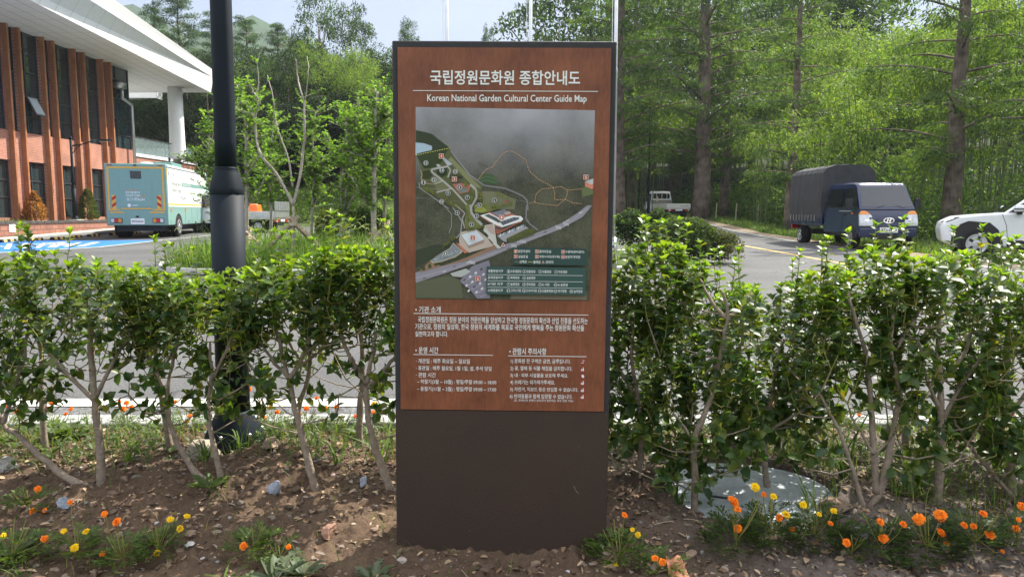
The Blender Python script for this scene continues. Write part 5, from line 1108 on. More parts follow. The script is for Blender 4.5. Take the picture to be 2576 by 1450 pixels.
# ---- white electric SUV cut by the right edge
suv = thing('parked_car', 'white sport utility car with black wheel arches at the right end of the hedge', 'car')
SY = radians(64); suv.location = (11.72 + 4.8 * sin(SY), 19.9 - 4.8 * cos(SY), zl(19)); suv.rotation_euler.z = SY; suv.scale = (1.05, 1.03, 1.09)
L, w = 4.8, .94; H_ = 1.72
low = [(.15, .30), (L - .30, .28), (L - .06, .42), (L - .005, .70), (L - .06, .88), (L - .35, 1.01), (L - .9, 1.06), (L - 1.35, 1.09), (1.2, 1.13), (.12, 1.10), (0, .85), (.04, .45)]
mb = MB(); mb.loft([[(s * w * k, y - (.10 if abs(s) > .9 and y > L - .5 else 0) * (y > L - .5), z) for y, z in low] for s, k in ((-1, 1), (-.85, 1), (-.45, 1), (.45, 1), (.85, 1), (1, 1))]); body = bevel(mb.build('body', M['whitepaint'], suv), .05, 3, 28)
up = [(L - 1.30, 1.06), (L - 2.10, H_ - .07), (L - 2.5, H_), (.9, H_ - .02), (.35, H_ - .14), (.05, 1.08)]
mb = MB(); mb.loft([[(s * (w - .02 - .18 * (z - 1.06) / (H_ - 1.06)), y, z) for y, z in up] for s in (-1, -.8, .8, 1)]); bevel(mb.build('cabin', M['whitepaint'], suv), .04, 3, 28)
for s in (-1, 1):
    hwz = lambda z: w - .02 - .18 * (z - 1.06) / (H_ - 1.06)
    q = [(s * (hwz(z) + .004), y, z) for y, z in ((L - 1.43, 1.10), (L - 2.10, H_ - .13), (1.0, H_ - .12), (.55, H_ - .22), (.45, 1.13))]; panel(suv, 'side_window', M['carglass'], q if s < 0 else q[::-1], .008, (s, 0, .27))
    mb = MB(); ia = [(L - .80 + .405 * cos(q_), .36 + .405 * sin(q_)) for q_ in np.linspace(-.15, pi + .15, 14)]; oa = [(L - .24, .34), (L - .26, .60), (L - .42, .82), (L - .60, .90), (L - 1.06, .86), (L - 1.24, .70), (L - 1.33, .48), (L - 1.36, .30)]
    mb.prism(ia + oa[::-1], s * (w - .02), s * (w + .022), 'x'); mb.prism([(L - .80 + .41 * cos(q_), .36 + .41 * sin(q_)) for q_ in np.linspace(0, 2 * pi, 20)[:-1]], s * (w - .24), s * (w + .010), 'x'); mb.build('arch_cladding', M['blackplastic'], suv)
    mb = MB(); mb.b2((s * w - .03, 1.0, .24), (s * w + .02, L - 1.43, .46)); bevel(mb.build('sill_cladding', M['blackplastic'], suv), .02)
    mb = MB(); mb.b2((s * (w + .02) - .005, 1.3, .40), (s * (w + .02) + .012, L - 1.5, .43)); mb.build('sill_trim', M['alu'], suv)
    mb = MB(); mb.box((s * (w + .13), L - 1.62, 1.19), (.20, .22, .15), taper=.8); mr_ = bevel(mb.build('mirror', M['whitepaint'], suv), .035, 3); mb = MB(); mb.box((s * (w + .05), L - 1.64, 1.09), (.16, .10, .08)); mb.box((s * (w + .13), L - 1.615, 1.175), (.21, .20, .025)); mb.build('mirror_foot', M['blackplastic'], mr_)
    mb = MB()
    for pts in ([(L - 1.30, 1.06), (L - 1.40, .80), (L - 1.44, .47)], [(L - 2.52, 1.09), (L - 2.44, .80), (L - 2.50, .48)]): mb.tube([(s * (w + .001), y, z) for y, z in pts], .006, 4)
    mb.build('door_seam', M['blackplastic'], suv)
    mb = MB(); mb.b2((s * w - .004, L - 2.36, .90), (s * w + .005, L - 2.12, .905)); mb.b2((s * w - .004, L - 2.36, .94), (s * w + .005, L - 2.12, .945)); mb.build('door_handle', M['alu'], suv)
    wheel_parts(suv, s * (w - .085), L - .80, .36, .24, side=s, spokes=5); wheel_parts(suv, s * (w - .13), .95, .36, .24, side=s, spokes=5)
    mb = MB(); mb.loft([[(s * .62, L - .04, .86), (s * .90, L - .16, .88), (s * .90, L - .42, .985), (s * .80, L - .30, .975)], [(s * .62, L - .02, .87), (s * .948, L - .14, .89), (s * .948, L - .40, 1.0), (s * .80, L - .29, .99)]]); mb.build('headlight', M['carglass'], suv)
q = [(L - 1.30 - .80 * t_, 1.06 + .59 * t_) for t_ in (.07, .93)]
panel(suv, 'windscreen', M['carglass'], [(.82, q[0][0], q[0][1]), (.68, q[1][0], q[1][1]), (-.68, q[1][0], q[1][1]), (-.82, q[0][0], q[0][1])], .008, nrm(np.array([0, .59, .80])))
mb = MB()
for s in (-.68, .68): mb.tube([(s, .7, H_ + .02), (s, L - 2.7, H_ + .03)], .018, 6)
mb.build('roof_rail', M['blackplastic'], suv)

# ================================================================== MANHOLE LID
ml = thing('manhole_lid', 'wide round galvanised lid lying in the planting bed right of the guide board', 'manhole lid', (1.10, 3.42, .0))
mb = MB(); mb.lathe([(.44, -.03), (.44, .012), (.432, .02), (.40, .022)], 48); o = mb.build('lid', M['manhole'], ml); o.scale.y = .84
mb = MB(); mb.box((.05, .28, .024), (.17, .012, .006)); mb.box((-.08, .27, .028), (.03, .025, .014)); mb.box((.16, .26, .028), (.03, .02, .014), rz=.5); mb.build('handle_slot', M['blackplastic'], ml)
mb = MB(); mb.box((-.12, -.12, .025), (.13, .014, .006), rz=-.35); mb.build('lifting_slot', M['blackplastic'], ml)

# ================================================================== PLANTS
NR = np.random.default_rng(3)
def tints(rng, n, cols, jit=.18):
    c = np.array(cols)[rng.integers(0, len(cols), n)]; return np.clip(c * (1 + rng.uniform(-jit, jit, (n, 1))), 0, 1)
def unit(rng, n):
    return nrm(rng.normal(size=(n, 3)))
def smooth_path(pts, k=4):
    pts = np.asarray(pts, float)
    if len(pts) < 3: return pts
    out = []; m = len(pts)
    for i in range(m - 1):
        p0, p1, p2, p3 = pts[max(i - 1, 0)], pts[i], pts[i + 1], pts[min(i + 2, m - 1)]
        for t in np.arange(k) / k: out.append(.5 * ((2 * p1) + (-p0 + p2) * t + (2 * p0 - 5 * p1 + 4 * p2 - p3) * t * t + (-p0 + 3 * p1 - 3 * p2 + p3) * t ** 3))
    out.append(pts[-1]); return np.array(out)

# ---------------- the holly hedge
TOPX = [-400, 0, 130, 180, 250, 350, 480, 560, 640, 700, 800, 870, 960, 1260, 1540, 1620, 1690, 1740, 1800, 1870, 1950, 2010, 2080, 2150, 2220, 2300, 2400, 2480, 2575, 3000]
TOPY = [612, 612, 606, 598, 608, 640, 664, 662, 656, 636, 626, 596, 600, 606, 598, 588, 592, 636, 680, 690, 684, 660, 646, 602, 592, 606, 610, 650, 660, 660]
OLD = [(.056, .104, .020), (.068, .118, .022), (.046, .092, .021), (.120, .150, .026), (.036, .080, .027), (.084, .130, .030)]
NEW = [(.16, .25, .030), (.20, .28, .04), (.12, .21, .026)]
def crown_top(x, y):
    px = 1287.5 + FPX * x / (y * cos(TILT) + .2); return at_y(px, float(np.interp(px, TOPX, TOPY)), y)[2]
def shoot(mb, tw, rng, base, d, ln, size, young, sparse=False):
    """one leafy shoot: spiral leaves and a terminal rosette"""
    d = nrm(d); up = np.array([0, 0, 1.0]); mid = base + d * ln * .5; tip = base + (d * .7 + up * .3) * ln
    tw.tube([base, mid, tip], [.0026, .0022, .0014], 4, 1, cap=False)
    n = max(3, int(ln / (.016 if not sparse else .024))); t = np.linspace(.12, .93, n); P = np.where(t[:, None] < .5, base + (mid - base) * t[:, None] * 2, mid + (tip - mid) * (t[:, None] * 2 - 1))
    a = np.arange(n) * 2.4 + rng.uniform(0, 6); u = nrm(np.cross(d, [.3, .9, .2])); w = np.cross(d, u)
    out = np.cos(a)[:, None] * u + np.sin(a)[:, None] * w
    D = nrm(out + d * rng.uniform(.15, .75, (n, 1)) + rng.normal(0, .18, (n, 3)))
    N = nrm(d * 1.0 + up * .6 - D * .2 + rng.normal(0, .22, (n, 3))); L = size * rng.uniform(.75, 1.15, n)
    tt = tints(rng, n, OLD); mixv = np.clip((t - .70) * 2.6, 0, 1)[:, None] * (.75 if young else .15); tt = tt * (1 - mixv) + tints(rng, n, NEW) * mixv
    yl = rng.random(n) < .02; tt[yl] = (.24, .22, .03)
    mb.leaves(P, D, N, L, L * rng.uniform(.56, .68, n), tt, .2)
    k = 6; a = np.arange(k) * 2 * pi / k * 1.03 + rng.uniform(0, 6); out = np.cos(a)[:, None] * u + np.sin(a)[:, None] * w
    D = nrm(out * rng.uniform(.35, 1.0, (k, 1)) + nrm(d + up * .6) * .85); L = size * rng.uniform(.5, .95, k)
    mb.leaves(np.tile(tip, (k, 1)), D, nrm(np.tile(d, (k, 1)) - out * .6), L, L * .5, tints(rng, k, NEW) if young else tints(rng, k, OLD), .22)
def holly(label, stems, cx, cy, halfx, halfy, zlo, nshoot, nlow, zfoot=.12, seed=0, tall=0):
    """stems: list of (path points, base radius)"""
    rng = np.random.default_rng(seed); root = thing('holly_bush', label, 'hedge shrub', (0, 0, 0), 0, 'holly bushes of the hedge')
    g0 = np.array(stems[0][0][0]); root.location = g0
    bark = MB(); nodes = []
    for pts, r in stems:
        q = smooth_path(pts); q = q + rng.normal(0, .004, q.shape) * np.linspace(0, 1, len(q))[:, None]
        bark.tube(q, np.linspace(r, max(.005, r * .35), len(q)) * (1 + .10 * np.sin(np.arange(len(q)) * 1.9)), 9)
        nodes += [p for p in q[len(q) // 3:]]
    nodes = np.array(nodes); lv = MB(); tw = bark
    ends = []
    nshoot = int(nshoot * 1.05); tall += 1; nlow = int(nlow * (1.25 if cx < 0 else 1.2))
    for i in range(nshoot + nlow):
        low = i >= nshoot
        x = cx + halfx * rng.uniform(-1, 1); y = cy + halfy * rng.uniform(-1, 1); zt = crown_top(x, y)
        if low: z = rng.uniform(zfoot, zlo)
        else: z = zt - .065 - (zt - zlo) * rng.random() ** 1.35
        young = (not low) and z > zt - .13
        ln = rng.uniform(.09, .20) * (1 if not low else .85)
        d = np.array([rng.normal(0, .40), rng.normal(0, .35), 1.0]) if not low else np.array([rng.normal(0, .9), rng.normal(-.25, .7), rng.uniform(-.1, .7)])
        b_ = np.array([x, y, z - ln * (.95 if not low else .2)])
        size = rng.uniform(.050, .064) * (1.08 if low else 1)
        shoot(lv, tw, rng, b_, d, ln, size, young, low); ends.append(b_)
    for i in range(tall):
        x = cx + halfx * rng.uniform(-.8, .8); y = cy + halfy * rng.uniform(-.8, .8); zt = crown_top(x, y)
        shoot(lv, tw, rng, np.array([x, y, zt - .10]), np.array([rng.normal(0, .12), rng.normal(0, .12), 1]), rng.uniform(.13, .2), .046, True)
    # twigs that carry the shoots
    ends.sort(key=lambda e: np.min(np.linalg.norm(nodes - e, axis=1)))
    for e in ends:                                          # each twig springs from the nearest limb or twig below it
        dd = np.linalg.norm((nodes - e) * [1, 1, .8], axis=1) + np.where(nodes[:, 2] > e[2] - .01, .20, 0); k = nodes[np.argmin(dd)]
        m_ = (k + e) / 2 + np.array([0, 0, -.012]) + rng.normal(0, .008, 3); far = np.linalg.norm(k - e) > .12
        bark.tube(np.array([k, m_, e]), [.0042, .0036, .0026] if far else [.003, .0028, .0025], 5, 0 if far else 1, cap=False); nodes = np.concatenate([nodes, [m_, e]])
    for m_ in (lv, bark):
        m_.v = [q - g0 for q in m_.v]
    bark.build('branches', [M['bark'], M['twig']], root, smooth=True); lv.build('foliage', M['leaf'], root, smooth=True)
    return root
def tr(pts, y, dy=0.0, foot=None):
    """stem path sighted in the photo, standing at depth y and leaning by dy"""
    k = len(pts); out = [at_y(px, py, y + dy * i / max(1, k - 1)) for i, (px, py) in enumerate(pts)]
    out[0] = np.array([out[0][0], out[0][1], float(bed_z(out[0][0], out[0][1])) - .03]); return out
def br_(pts, y, dy=0.0):
    k = len(pts); return [at_y(px, py, y + dy * i / max(1, k - 1)) for i, (px, py) in enumerate(pts)]
H = []
H.append(("holly bush at the left with a straight grey stem forking into a fan of branches",
    [(tr([(255, 1235), (252, 1130), (240, 1020), (230, 900), (222, 800), (205, 720)], 3.42), .022), (br_([(242, 1010), (180, 950), (110, 870), (20, 740)], 3.42, .1), .012), (br_([(240, 1000), (290, 900), (340, 820), (380, 760)], 3.42, -.05), .011), (br_([(235, 980), (235, 880), (270, 800)], 3.42, .15), .010)],
    -1.98, 3.42, .36, .17, .80, 80, 16, 2))
H.append(("holly bush whose thick stem leans far out to the left from the earth",
    [(tr([(240, 1250), (190, 1212), (140, 1180), (60, 1108), (5, 1062), (-60, 990)], 3.40), .022), (br_([(8, 1065), (30, 1000), (60, 900), (80, 800)], 3.40), .012), (br_([(5, 1062), (-60, 900), (-80, 800)], 3.40, .1), .012)],
    -2.50, 3.45, .30, .2, .62, 62, 26, 0))
H.append(("holly bush with slanting pale stems in front of the lamp post, left side",
    [(tr([(525, 1230), (490, 1185), (455, 1130), (430, 1070), (424, 1000), (432, 920), (455, 830)], 3.42), .017), (tr([(560, 1225), (540, 1130), (526, 1050), (530, 950), (528, 860)], 3.38), .016), (br_([(428, 1000), (390, 930), (370, 850)], 3.42), .010), (br_([(530, 960), (570, 880), (590, 820)], 3.4, .1), .009)],
    -1.47, 3.44, .34, .17, .80, 78, 30, 1))
H.append(("holly bush with one bowed forking stem midway between lamp post and guide board",
    [(tr([(797, 1257), (780, 1180), (758, 1090), (738, 1010), (727, 955), (706, 880), (690, 810)], 3.33), .020), (br_([(728, 955), (765, 890), (785, 830), (800, 760)], 3.33), .013), (br_([(728, 950), (690, 912), (650, 850), (625, 800)], 3.33, .05), .009), (br_([(765, 890), (820, 840), (850, 800)], 3.33, .1), .008)],
    -.98, 3.36, .36, .18, .84, 84, 10, 2))
H.append(("holly bush with a crooked forked stem against the left side of the guide board",
    [(tr([(988, 1250), (965, 1185), (938, 1110), (924, 1030), (922, 965), (935, 900), (945, 820)], 3.36), .022), (br_([(922, 968), (890, 920), (868, 868), (850, 800), (846, 740)], 3.36, -.03), .011), (br_([(926, 975), (960, 935), (990, 900), (1020, 860)], 3.36, .05), .014)],
    -.64, 3.38, .27, .17, .82, 70, 10, 3))
H.append(("dense holly bush right beside the guide board, its foliage reaching low",
    [(tr([(1605, 1265), (1606, 1200), (1614, 1110), (1606, 1020), (1592, 920), (1580, 820)], 3.30), .019), (br_([(1612, 1100), (1640, 1030), (1650, 940)], 3.3), .010), (br_([(1606, 1010), (1560, 930), (1545, 850)], 3.3, .1), .010)],
    .60, 3.34, .25, .17, .55, 88, 30, 4))
H.append(("holly bush with a slim Y-shaped stem rising in front of the round metal lid",
    [(tr([(1745, 1297), (1748, 1200), (1745, 1110), (1772, 1040), (1795, 970), (1815, 880), (1828, 790), (1815, 730)], 3.15), .017), (br_([(1745, 1112), (1722, 1075), (1695, 1040)], 3.15), .009), (br_([(1828, 800), (1870, 770), (1900, 720)], 3.15, .05), .010), (br_([(1825, 800), (1790, 760), (1760, 700)], 3.15, .05), .010)],
    .84, 3.22, .27, .15, .42, 84, 32, 3))
H.append(("lower bushy holly standing behind the round metal lid",
    [(tr([(1935, 1232), (1922, 1150), (1928, 1060), (1942, 980), (1960, 880)], 3.44), .018), (br_([(1925, 1090), (1985, 1050), (2040, 1020)], 3.4), .009), (br_([(1930, 1050), (1890, 980), (1880, 880)], 3.44, .05), .010)],
    1.25, 3.46, .27, .16, .45, 78, 32, 1))
H.append(("holly bush with pale double stems crossing in a V at their foot",
    [(tr([(2185, 1300), (2212, 1235), (2232, 1160), (2245, 1080), (2262, 980), (2240, 880), (2250, 780)], 3.14), .019), (br_([(2205, 1240), (2198, 1150), (2192, 1050), (2180, 930), (2160, 830), (2132, 740)], 3.14, .05), .017), (tr([(2172, 1296), (2150, 1200), (2120, 1110), (2095, 1050), (2060, 990)], 3.12), .012), (br_([(2197, 1142), (2170, 1095), (2140, 1045)], 3.14), .006), (br_([(2200, 1140), (2250, 1090), (2272, 1030)], 3.14), .006), (br_([(2250, 880), (2300, 800), (2330, 740)], 3.16), .010)],
    1.56, 3.20, .30, .16, .72, 88, 14, 3))
H.append(("holly bush with one thick upright stem at the right, bright new leaves on top",
    [(tr([(2355, 1288), (2362, 1190), (2364, 1080), (2366, 980), (2356, 880), (2366, 780)], 3.22), .022), (br_([(2364, 1070), (2410, 980), (2460, 910), (2520, 860)], 3.22, .05), .011), (br_([(2365, 1030), (2330, 950), (2310, 850)], 3.22), .010), (br_([(2366, 960), (2430, 880), (2450, 800)], 3.22, .1), .011)],
    1.98, 3.26, .32, .17, .66, 88, 24, 5))
H.append(("holly bush at the right end with dark dense lower foliage",
    [(tr([(2545, 1235), (2540, 1130), (2532, 1020), (2530, 900), (2540, 790)], 3.35), .024), (tr([(2560, 1240), (2480, 1170), (2430, 1110), (2400, 1060)], 3.3), .011), (br_([(2535, 1050), (2600, 950), (2640, 850)], 3.35), .012)],
    2.45, 3.38, .30, .2, .40, 80, 46, 0))
# back row
BACK = [(-2.62, 3.98), (-1.9, 3.95), (-1.25, 4.02), (-.86, 3.98), (-.30, 3.98), (.12, 4.0), (.72, 4.08), (1.22, 3.90), (1.72, 4.0), (2.14, 3.84), (2.68, 3.95)]
BL = ["holly bush in the back row, far left behind the leaning stem", "holly bush in the back row behind the left fan of branches", "holly bush in the back row just right of the lamp post", "holly bush in the back row with a dark upright stem left of the guide board",
      "holly bush of the back row behind the board's left half", "holly bush of the back row behind the board's right half", "holly bush in the back row right behind the board's right edge", "holly bush in the back row with a curved stem above the metal lid",
      "holly bush in the back row between metal lid and V-shaped stems", "holly bush in the back row with a thick stem behind the upright one", "holly bush in the back row at the far right"]
for k, (x, y) in enumerate(BACK):
    rr = random.Random(50 + k); z0 = float(bed_z(x, y)) - .02; ln = rr.uniform(-.12, .12)
    st_ = [([(x, y, z0), (x + ln * .4, y, .25), (x + ln, y + .02, .5), (x + ln * .8, y, .75), (x + ln, y, .95)], rr.uniform(.017, .023))]
    for s in (-1, 1): st_.append(([(x + ln * .8, y, .42 + .1 * rr.random()), (x + ln + s * .12, y + rr.uniform(-.1, .1), .65), (x + ln + s * .2, y, .88)], .010))
    low = x > .3
    H.append((BL[k], st_, x, y, .33, .16, .70 if low else .86, 40 if k not in (4, 5) else 28, (26 if low else 8) if k not in (4, 5) else 6, 1))
for k, (lab, st_, cx_, cy_, hx, hy, zlo, ns, nl, tall) in enumerate(H):
    holly(lab, st_, cx_, cy_, hx, hy, zlo, ns, nl, .16 if cx_ > .2 else .38, 100 + k, tall)

# ---------------- marigolds
OG = [(.90, .235, .012), (.86, .17, .008), (.92, .30, .02)]; YG = [(.88, .62, .015), (.86, .55, .01)]
def marigold(label, base, flowers, seed, h=.16, spread=.11, nf=26, dark=False, group='marigolds in the planting bed'):
    """flowers: list of (point, colour, size, facing)"""
    rng = np.random.default_rng(seed); b = np.array(base, float); root = thing('marigold', label, 'flower', b, 0, group)
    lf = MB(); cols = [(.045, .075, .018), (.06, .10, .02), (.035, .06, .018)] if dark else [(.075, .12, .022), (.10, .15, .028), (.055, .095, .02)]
    for i in range(int(nf * (1.25 if dark else 1.7))):                                     # feathery fronds of paired leaflets
        a = rng.uniform(0, 6.28); r = spread * math.sqrt(rng.random()); z = h * (.15 + .85 * rng.random()) * (1.1 - .5 * r / spread)
        o = np.array([r * cos(a) * .6, r * sin(a) * .6, z * .7]); d = nrm(np.array([cos(a), sin(a), rng.uniform(.1, .9)])); ln = rng.uniform(.05, .085)
        t = np.repeat(np.linspace(.15, 1, 6), 2); sgn = np.tile([1, -1], 6); side = nrm(np.cross(d, [0, 0, 1.0])); n = len(t)
        P = o + d * (t[:, None] * ln) - np.array([0, 0, 1]) * (t[:, None] ** 2) * ln * .2
        D = nrm(d * .75 + side * sgn[:, None] * .8 + rng.normal(0, .12, (n, 3))); L = ln * rng.uniform(.26, .40, n)
        lf.blades(P, D, nrm(np.cross(side, d) + rng.normal(0, .3, (n, 3))), L, L * .34, tints(rng, n, cols))
    lf.build('leaves', M['grass'], root)
    st_ = MB(); st_.tube([(0, 0, -.02), (.005, 0, h * .4), (0, .005, h * .8)], .0025, 5)
    for i in range(5):
        a = rng.uniform(0, 6.28); st_.tube([(0, 0, h * .2), (spread * .3 * cos(a), spread * .3 * sin(a), h * .5), (spread * .55 * cos(a), spread * .55 * sin(a), h * .85)], .0015, 4)
    for p, col, sz, f in flowers:
        p = np.array(p) - b; st_.tube([(p[0] * .2, p[1] * .2, h * .25), (p[0] * .75, p[1] * .75, p[2] * .7), p - nrm(np.array(f)) * sz * .35], [.0016, .0014, .0016], 5)
    st_.build('stems', M['twig'], root)
    for p, col, sz, f in flowers:
        fm = MB(); f = nrm(np.array(f, float)); u = nrm(np.cross(f, [.2, .9, .4])); w = np.cross(f, u); o = np.array(p) - b
        for ring, (k, tilt, r0, sc) in enumerate(((13, .10, .10, 1.0), (11, .40, .07, .85), (9, .85, .04, .65), (6, 1.5, .01, .45))):
            a = np.arange(k) * 2 * pi / k + ring * .4 + rng.normal(0, .09, k); out = np.cos(a)[:, None] * u + np.sin(a)[:, None] * w
            D = nrm(out + f * tilt + rng.normal(0, .10, (k, 3))); L = np.full(k, sz * .52 * sc) * rng.uniform(.85, 1.1, k)
            fm.leaves(o + out * sz * r0 + f * sz * .05 * ring, D, np.tile(f, (k, 1)) + rng.normal(0, .2, (k, 3)), L, L * .85, tints(rng, k, OG if col == 'o' else YG, .14), -.22)
        hd = fm.build('flower_head', M['petal'], root)
        cx = MB(); cx.tube([o - f * sz * .45, o - f * sz * .22, o - f * sz * .02], [sz * .07, sz * .15, sz * .18], 8); cx.build('calyx', M['twig'], hd)
    return root
def MG(label, basepx, fl, seed, h=.16, spread=.11, nf=26, dark=False, fs=.027, yoff=.0):
    b = at_z(*basepx, .0); b[2] = float(bed_z(b[0], b[1])); out = []
    rr = random.Random(seed)
    for f in fl:
        px, py, c = f[:3]; s_ = f[3] if len(f) > 3 else 1.0
        p = at_y(px, py, b[1] - .03 + rr.uniform(-.03, .03)); out.append((p, c, fs * s_, (rr.uniform(-.35, .35), -rr.uniform(.35, .9), rr.uniform(.5, 1))))
    marigold(label, b, out, seed, h, spread, nf, dark)
MG("marigold with one orange bloom standing high on a thin stalk before the leaning stem", (70, 1290), [(95, 1228, 'o'), (83, 1284, 'o', 1.15), (112, 1282, 'o', .8)], 1, .12, .10, 20)
MG("half hidden marigold at the left edge with a low orange bloom", (30, 1400), [(112, 1353, 'o', .9), (8, 1345, 'y', .7)], 2, .18, .13, 40)
MG("small marigold with three yellow blooms and a faded orange one, left part of the bed", (195, 1390), [(160, 1334, 'y', .8), (216, 1335, 'y', .95), (187, 1376, 'y', 1.15), (176, 1262, 'o', .75)], 3, .15, .08, 26)
MG("withered marigold with a large orange bloom, two smaller ones beside it", (310, 1410), [(293, 1311, 'o', 1.15), (262, 1291, 'o', .85), (257, 1391, 'o', .8)], 4, .17, .09, 30)
MG("marigold with a tight tuft of leaves and four yellow blooms", (395, 1380), [(428, 1305, 'y', .9), (470, 1297, 'y', .8), (452, 1328, 'y', .9), (395, 1389, 'y', 1.0)], 5, .14, .07, 24)
MG("marigold with one low orange bloom halfway between lamp post and guide board", (635, 1385), [(613, 1371, 'o', 1.1)], 6, .14, .09, 26)
MG("marigold with a single tiny orange bloom near the left foot of the guide board", (700, 1395), [(725, 1374, 'o', .75)], 7, .08, .06, 12)
MG("marigold with four yellow blooms beside the right foot of the guide board", (1555, 1395), [(1571, 1294, 'o', .85), (1604, 1343, 'y', .75), (1546, 1420, 'y', .85), (1488, 1438, 'y', .95), (1590, 1330, 'y', .6)], 8, .19, .13, 46)
MG("marigold lying flat with two orange blooms by a curled brown leaf", (1660, 1425), [(1647, 1402, 'o', .9), (1666, 1412, 'o', .95)], 9, .05, .08, 16)
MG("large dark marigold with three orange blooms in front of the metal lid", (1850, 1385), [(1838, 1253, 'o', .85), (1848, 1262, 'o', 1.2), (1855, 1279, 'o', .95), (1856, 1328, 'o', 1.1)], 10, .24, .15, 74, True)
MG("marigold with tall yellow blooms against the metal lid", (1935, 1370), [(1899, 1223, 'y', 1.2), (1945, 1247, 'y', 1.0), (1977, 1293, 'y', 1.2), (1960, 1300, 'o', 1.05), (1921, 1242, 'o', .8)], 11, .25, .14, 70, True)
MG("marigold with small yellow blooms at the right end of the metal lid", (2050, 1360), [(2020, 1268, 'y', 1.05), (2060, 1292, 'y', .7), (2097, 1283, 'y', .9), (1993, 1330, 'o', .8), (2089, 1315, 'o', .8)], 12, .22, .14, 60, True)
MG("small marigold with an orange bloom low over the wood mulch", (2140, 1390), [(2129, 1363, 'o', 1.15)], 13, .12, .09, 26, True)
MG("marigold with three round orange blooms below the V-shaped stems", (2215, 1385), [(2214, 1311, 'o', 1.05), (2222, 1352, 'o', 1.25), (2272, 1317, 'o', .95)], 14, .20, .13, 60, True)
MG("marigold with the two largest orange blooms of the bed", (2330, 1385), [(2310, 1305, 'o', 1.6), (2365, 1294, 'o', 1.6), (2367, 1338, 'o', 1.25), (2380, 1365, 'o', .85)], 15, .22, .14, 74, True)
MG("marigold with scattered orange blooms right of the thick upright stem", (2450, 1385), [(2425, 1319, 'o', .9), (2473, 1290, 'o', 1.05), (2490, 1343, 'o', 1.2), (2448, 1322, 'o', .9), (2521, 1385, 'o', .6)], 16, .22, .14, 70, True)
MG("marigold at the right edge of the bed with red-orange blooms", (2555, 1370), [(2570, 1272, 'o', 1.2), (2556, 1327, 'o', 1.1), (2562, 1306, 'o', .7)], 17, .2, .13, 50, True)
MGB = [((320, 1075), [(318, 1012, 'o', 1.1), (310, 1028, 'o', 1.2), (330, 1022, 'o'), (300, 1010, 'o', .8)], "marigold clump by the kerb seen through the left fan of branches"),
       ((140, 1080), [(118, 1025, 'o'), (128, 1012, 'o', .9), (165, 1040, 'o', .8), (178, 1028, 'o', .9)], "marigold clump by the kerb near the left end of the hedge"),
       ((25, 1075), [(12, 1022, 'o'), (40, 1034, 'o', .8)], "marigold clump by the kerb at the left edge"),
       ((470, 1085), [(478, 1045, 'o', .9), (472, 1058, 'o', .8), (440, 1010, 'o')], "marigold clump by the kerb just left of the lamp post"),
       ((640, 1085), [(625, 978, 'o', 1.1), (632, 1062, 'o', .8)], "marigold with one tall orange bloom right of the lamp post"),
       ((690, 1085), [(697, 1035, 'o'), (680, 1024, 'o'), (664, 1048, 'o', .8)], "marigold clump by the kerb behind the bowed stem"),
       ((770, 1080), [(770, 1026, 'o', 1.1), (796, 1000, 'o', .8), (745, 1030, 'o', .9), (752, 1040, 'o', .8)], "marigold clump by the kerb right of the bowed stem"),
       ((860, 1080), [(818, 1024, 'o', .9), (846, 1022, 'o', 1.05), (905, 1032, 'o', 1.1), (893, 1046, 'o', .8)], "marigold clump by the kerb behind the crooked forked stem"),
       ((965, 1075), [(940, 1015, 'y', 1.1), (962, 1020, 'y', .9), (938, 1036, 'o')], "marigold with yellow blooms by the kerb at the board's left edge"),
       ((1700, 1070), [(1690, 1030, 'o', .8), (1738, 1005, 'o', .9)], "marigold clump by the kerb right of the guide board"),
       ((1960, 1080), [(1938, 1012, 'o'), (1958, 1028, 'y', 1.1), (1946, 1045, 'o', .9)], "marigold clump by the kerb behind the low bushy holly"),
       ((2040, 1075), [(2012, 1032, 'y', 1.1), (2035, 1036, 'o', 1.1), (2028, 1052, 'y', .8)], "marigold with yellow and orange blooms by the kerb above the lid"),
       ((2130, 1085), [(2098, 1050, 'o', .9), (2122, 1036, 'o', .9), (2160, 1042, 'o', .8)], "marigold clump by the kerb left of the V-shaped stems"),
       ((2270, 1080), [(2262, 1040, 'o', 1.15), (2268, 1065, 'o', .8), (2290, 1092, 'o', 1.0)], "marigold clump by the kerb between the V stems and the thick stem"),
       ((2440, 1080), [(2420, 1038, 'y', 1.1), (2445, 1030, 'o', 1.1), (2400, 1052, 'o', .9), (2470, 1060, 'o', .8)], "marigold clump by the kerb right of the thick upright stem"),
       ((2540, 1080), [(2505, 1062, 'y', 1.1), (2545, 1040, 'o')], "marigold clump by the kerb at the right edge")]
for k, (bp, fl, lab) in enumerate(MGB): MG(lab, bp, fl, 40 + k, .16, .11, 30, False, .030)

# ---------------- weeds, litter, stones
def scatter(rng, n, x0, x1, y0, y1, keep):
    x = rng.uniform(x0, x1, n); y = rng.uniform(y0, y1, n); k = keep(x, y) > rng.random(n); x, y = x[k], y[k]
    lid = ((x - 1.10) / .46) ** 2 + ((y - 3.42) / .385) ** 2 < 1; sg = (np.abs(x - SGX) < SGW / 2 + .01) & (np.abs(y - SGY - .08) < .095); k = ~(lid | sg); x, y = x[k], y[k]
    return np.stack([x, y, bed_z(x, y)], 1)
GG = [(.085, .15, .025), (.11, .18, .03), (.06, .12, .02), (.14, .19, .045), (.20, .19, .08)]
rng = np.random.default_rng(21)
gr = MB()
P = scatter(rng, 7500, -3.3, 3.3, 3.55, KY - .02, lambda x, y: np.clip((y - 3.50) / .5, 0, 1) * (.25 + .6 * (vnoise(x * 2.3, y * 2.3, 31) > .45)) * np.where(x > .4, 1.25, .75))
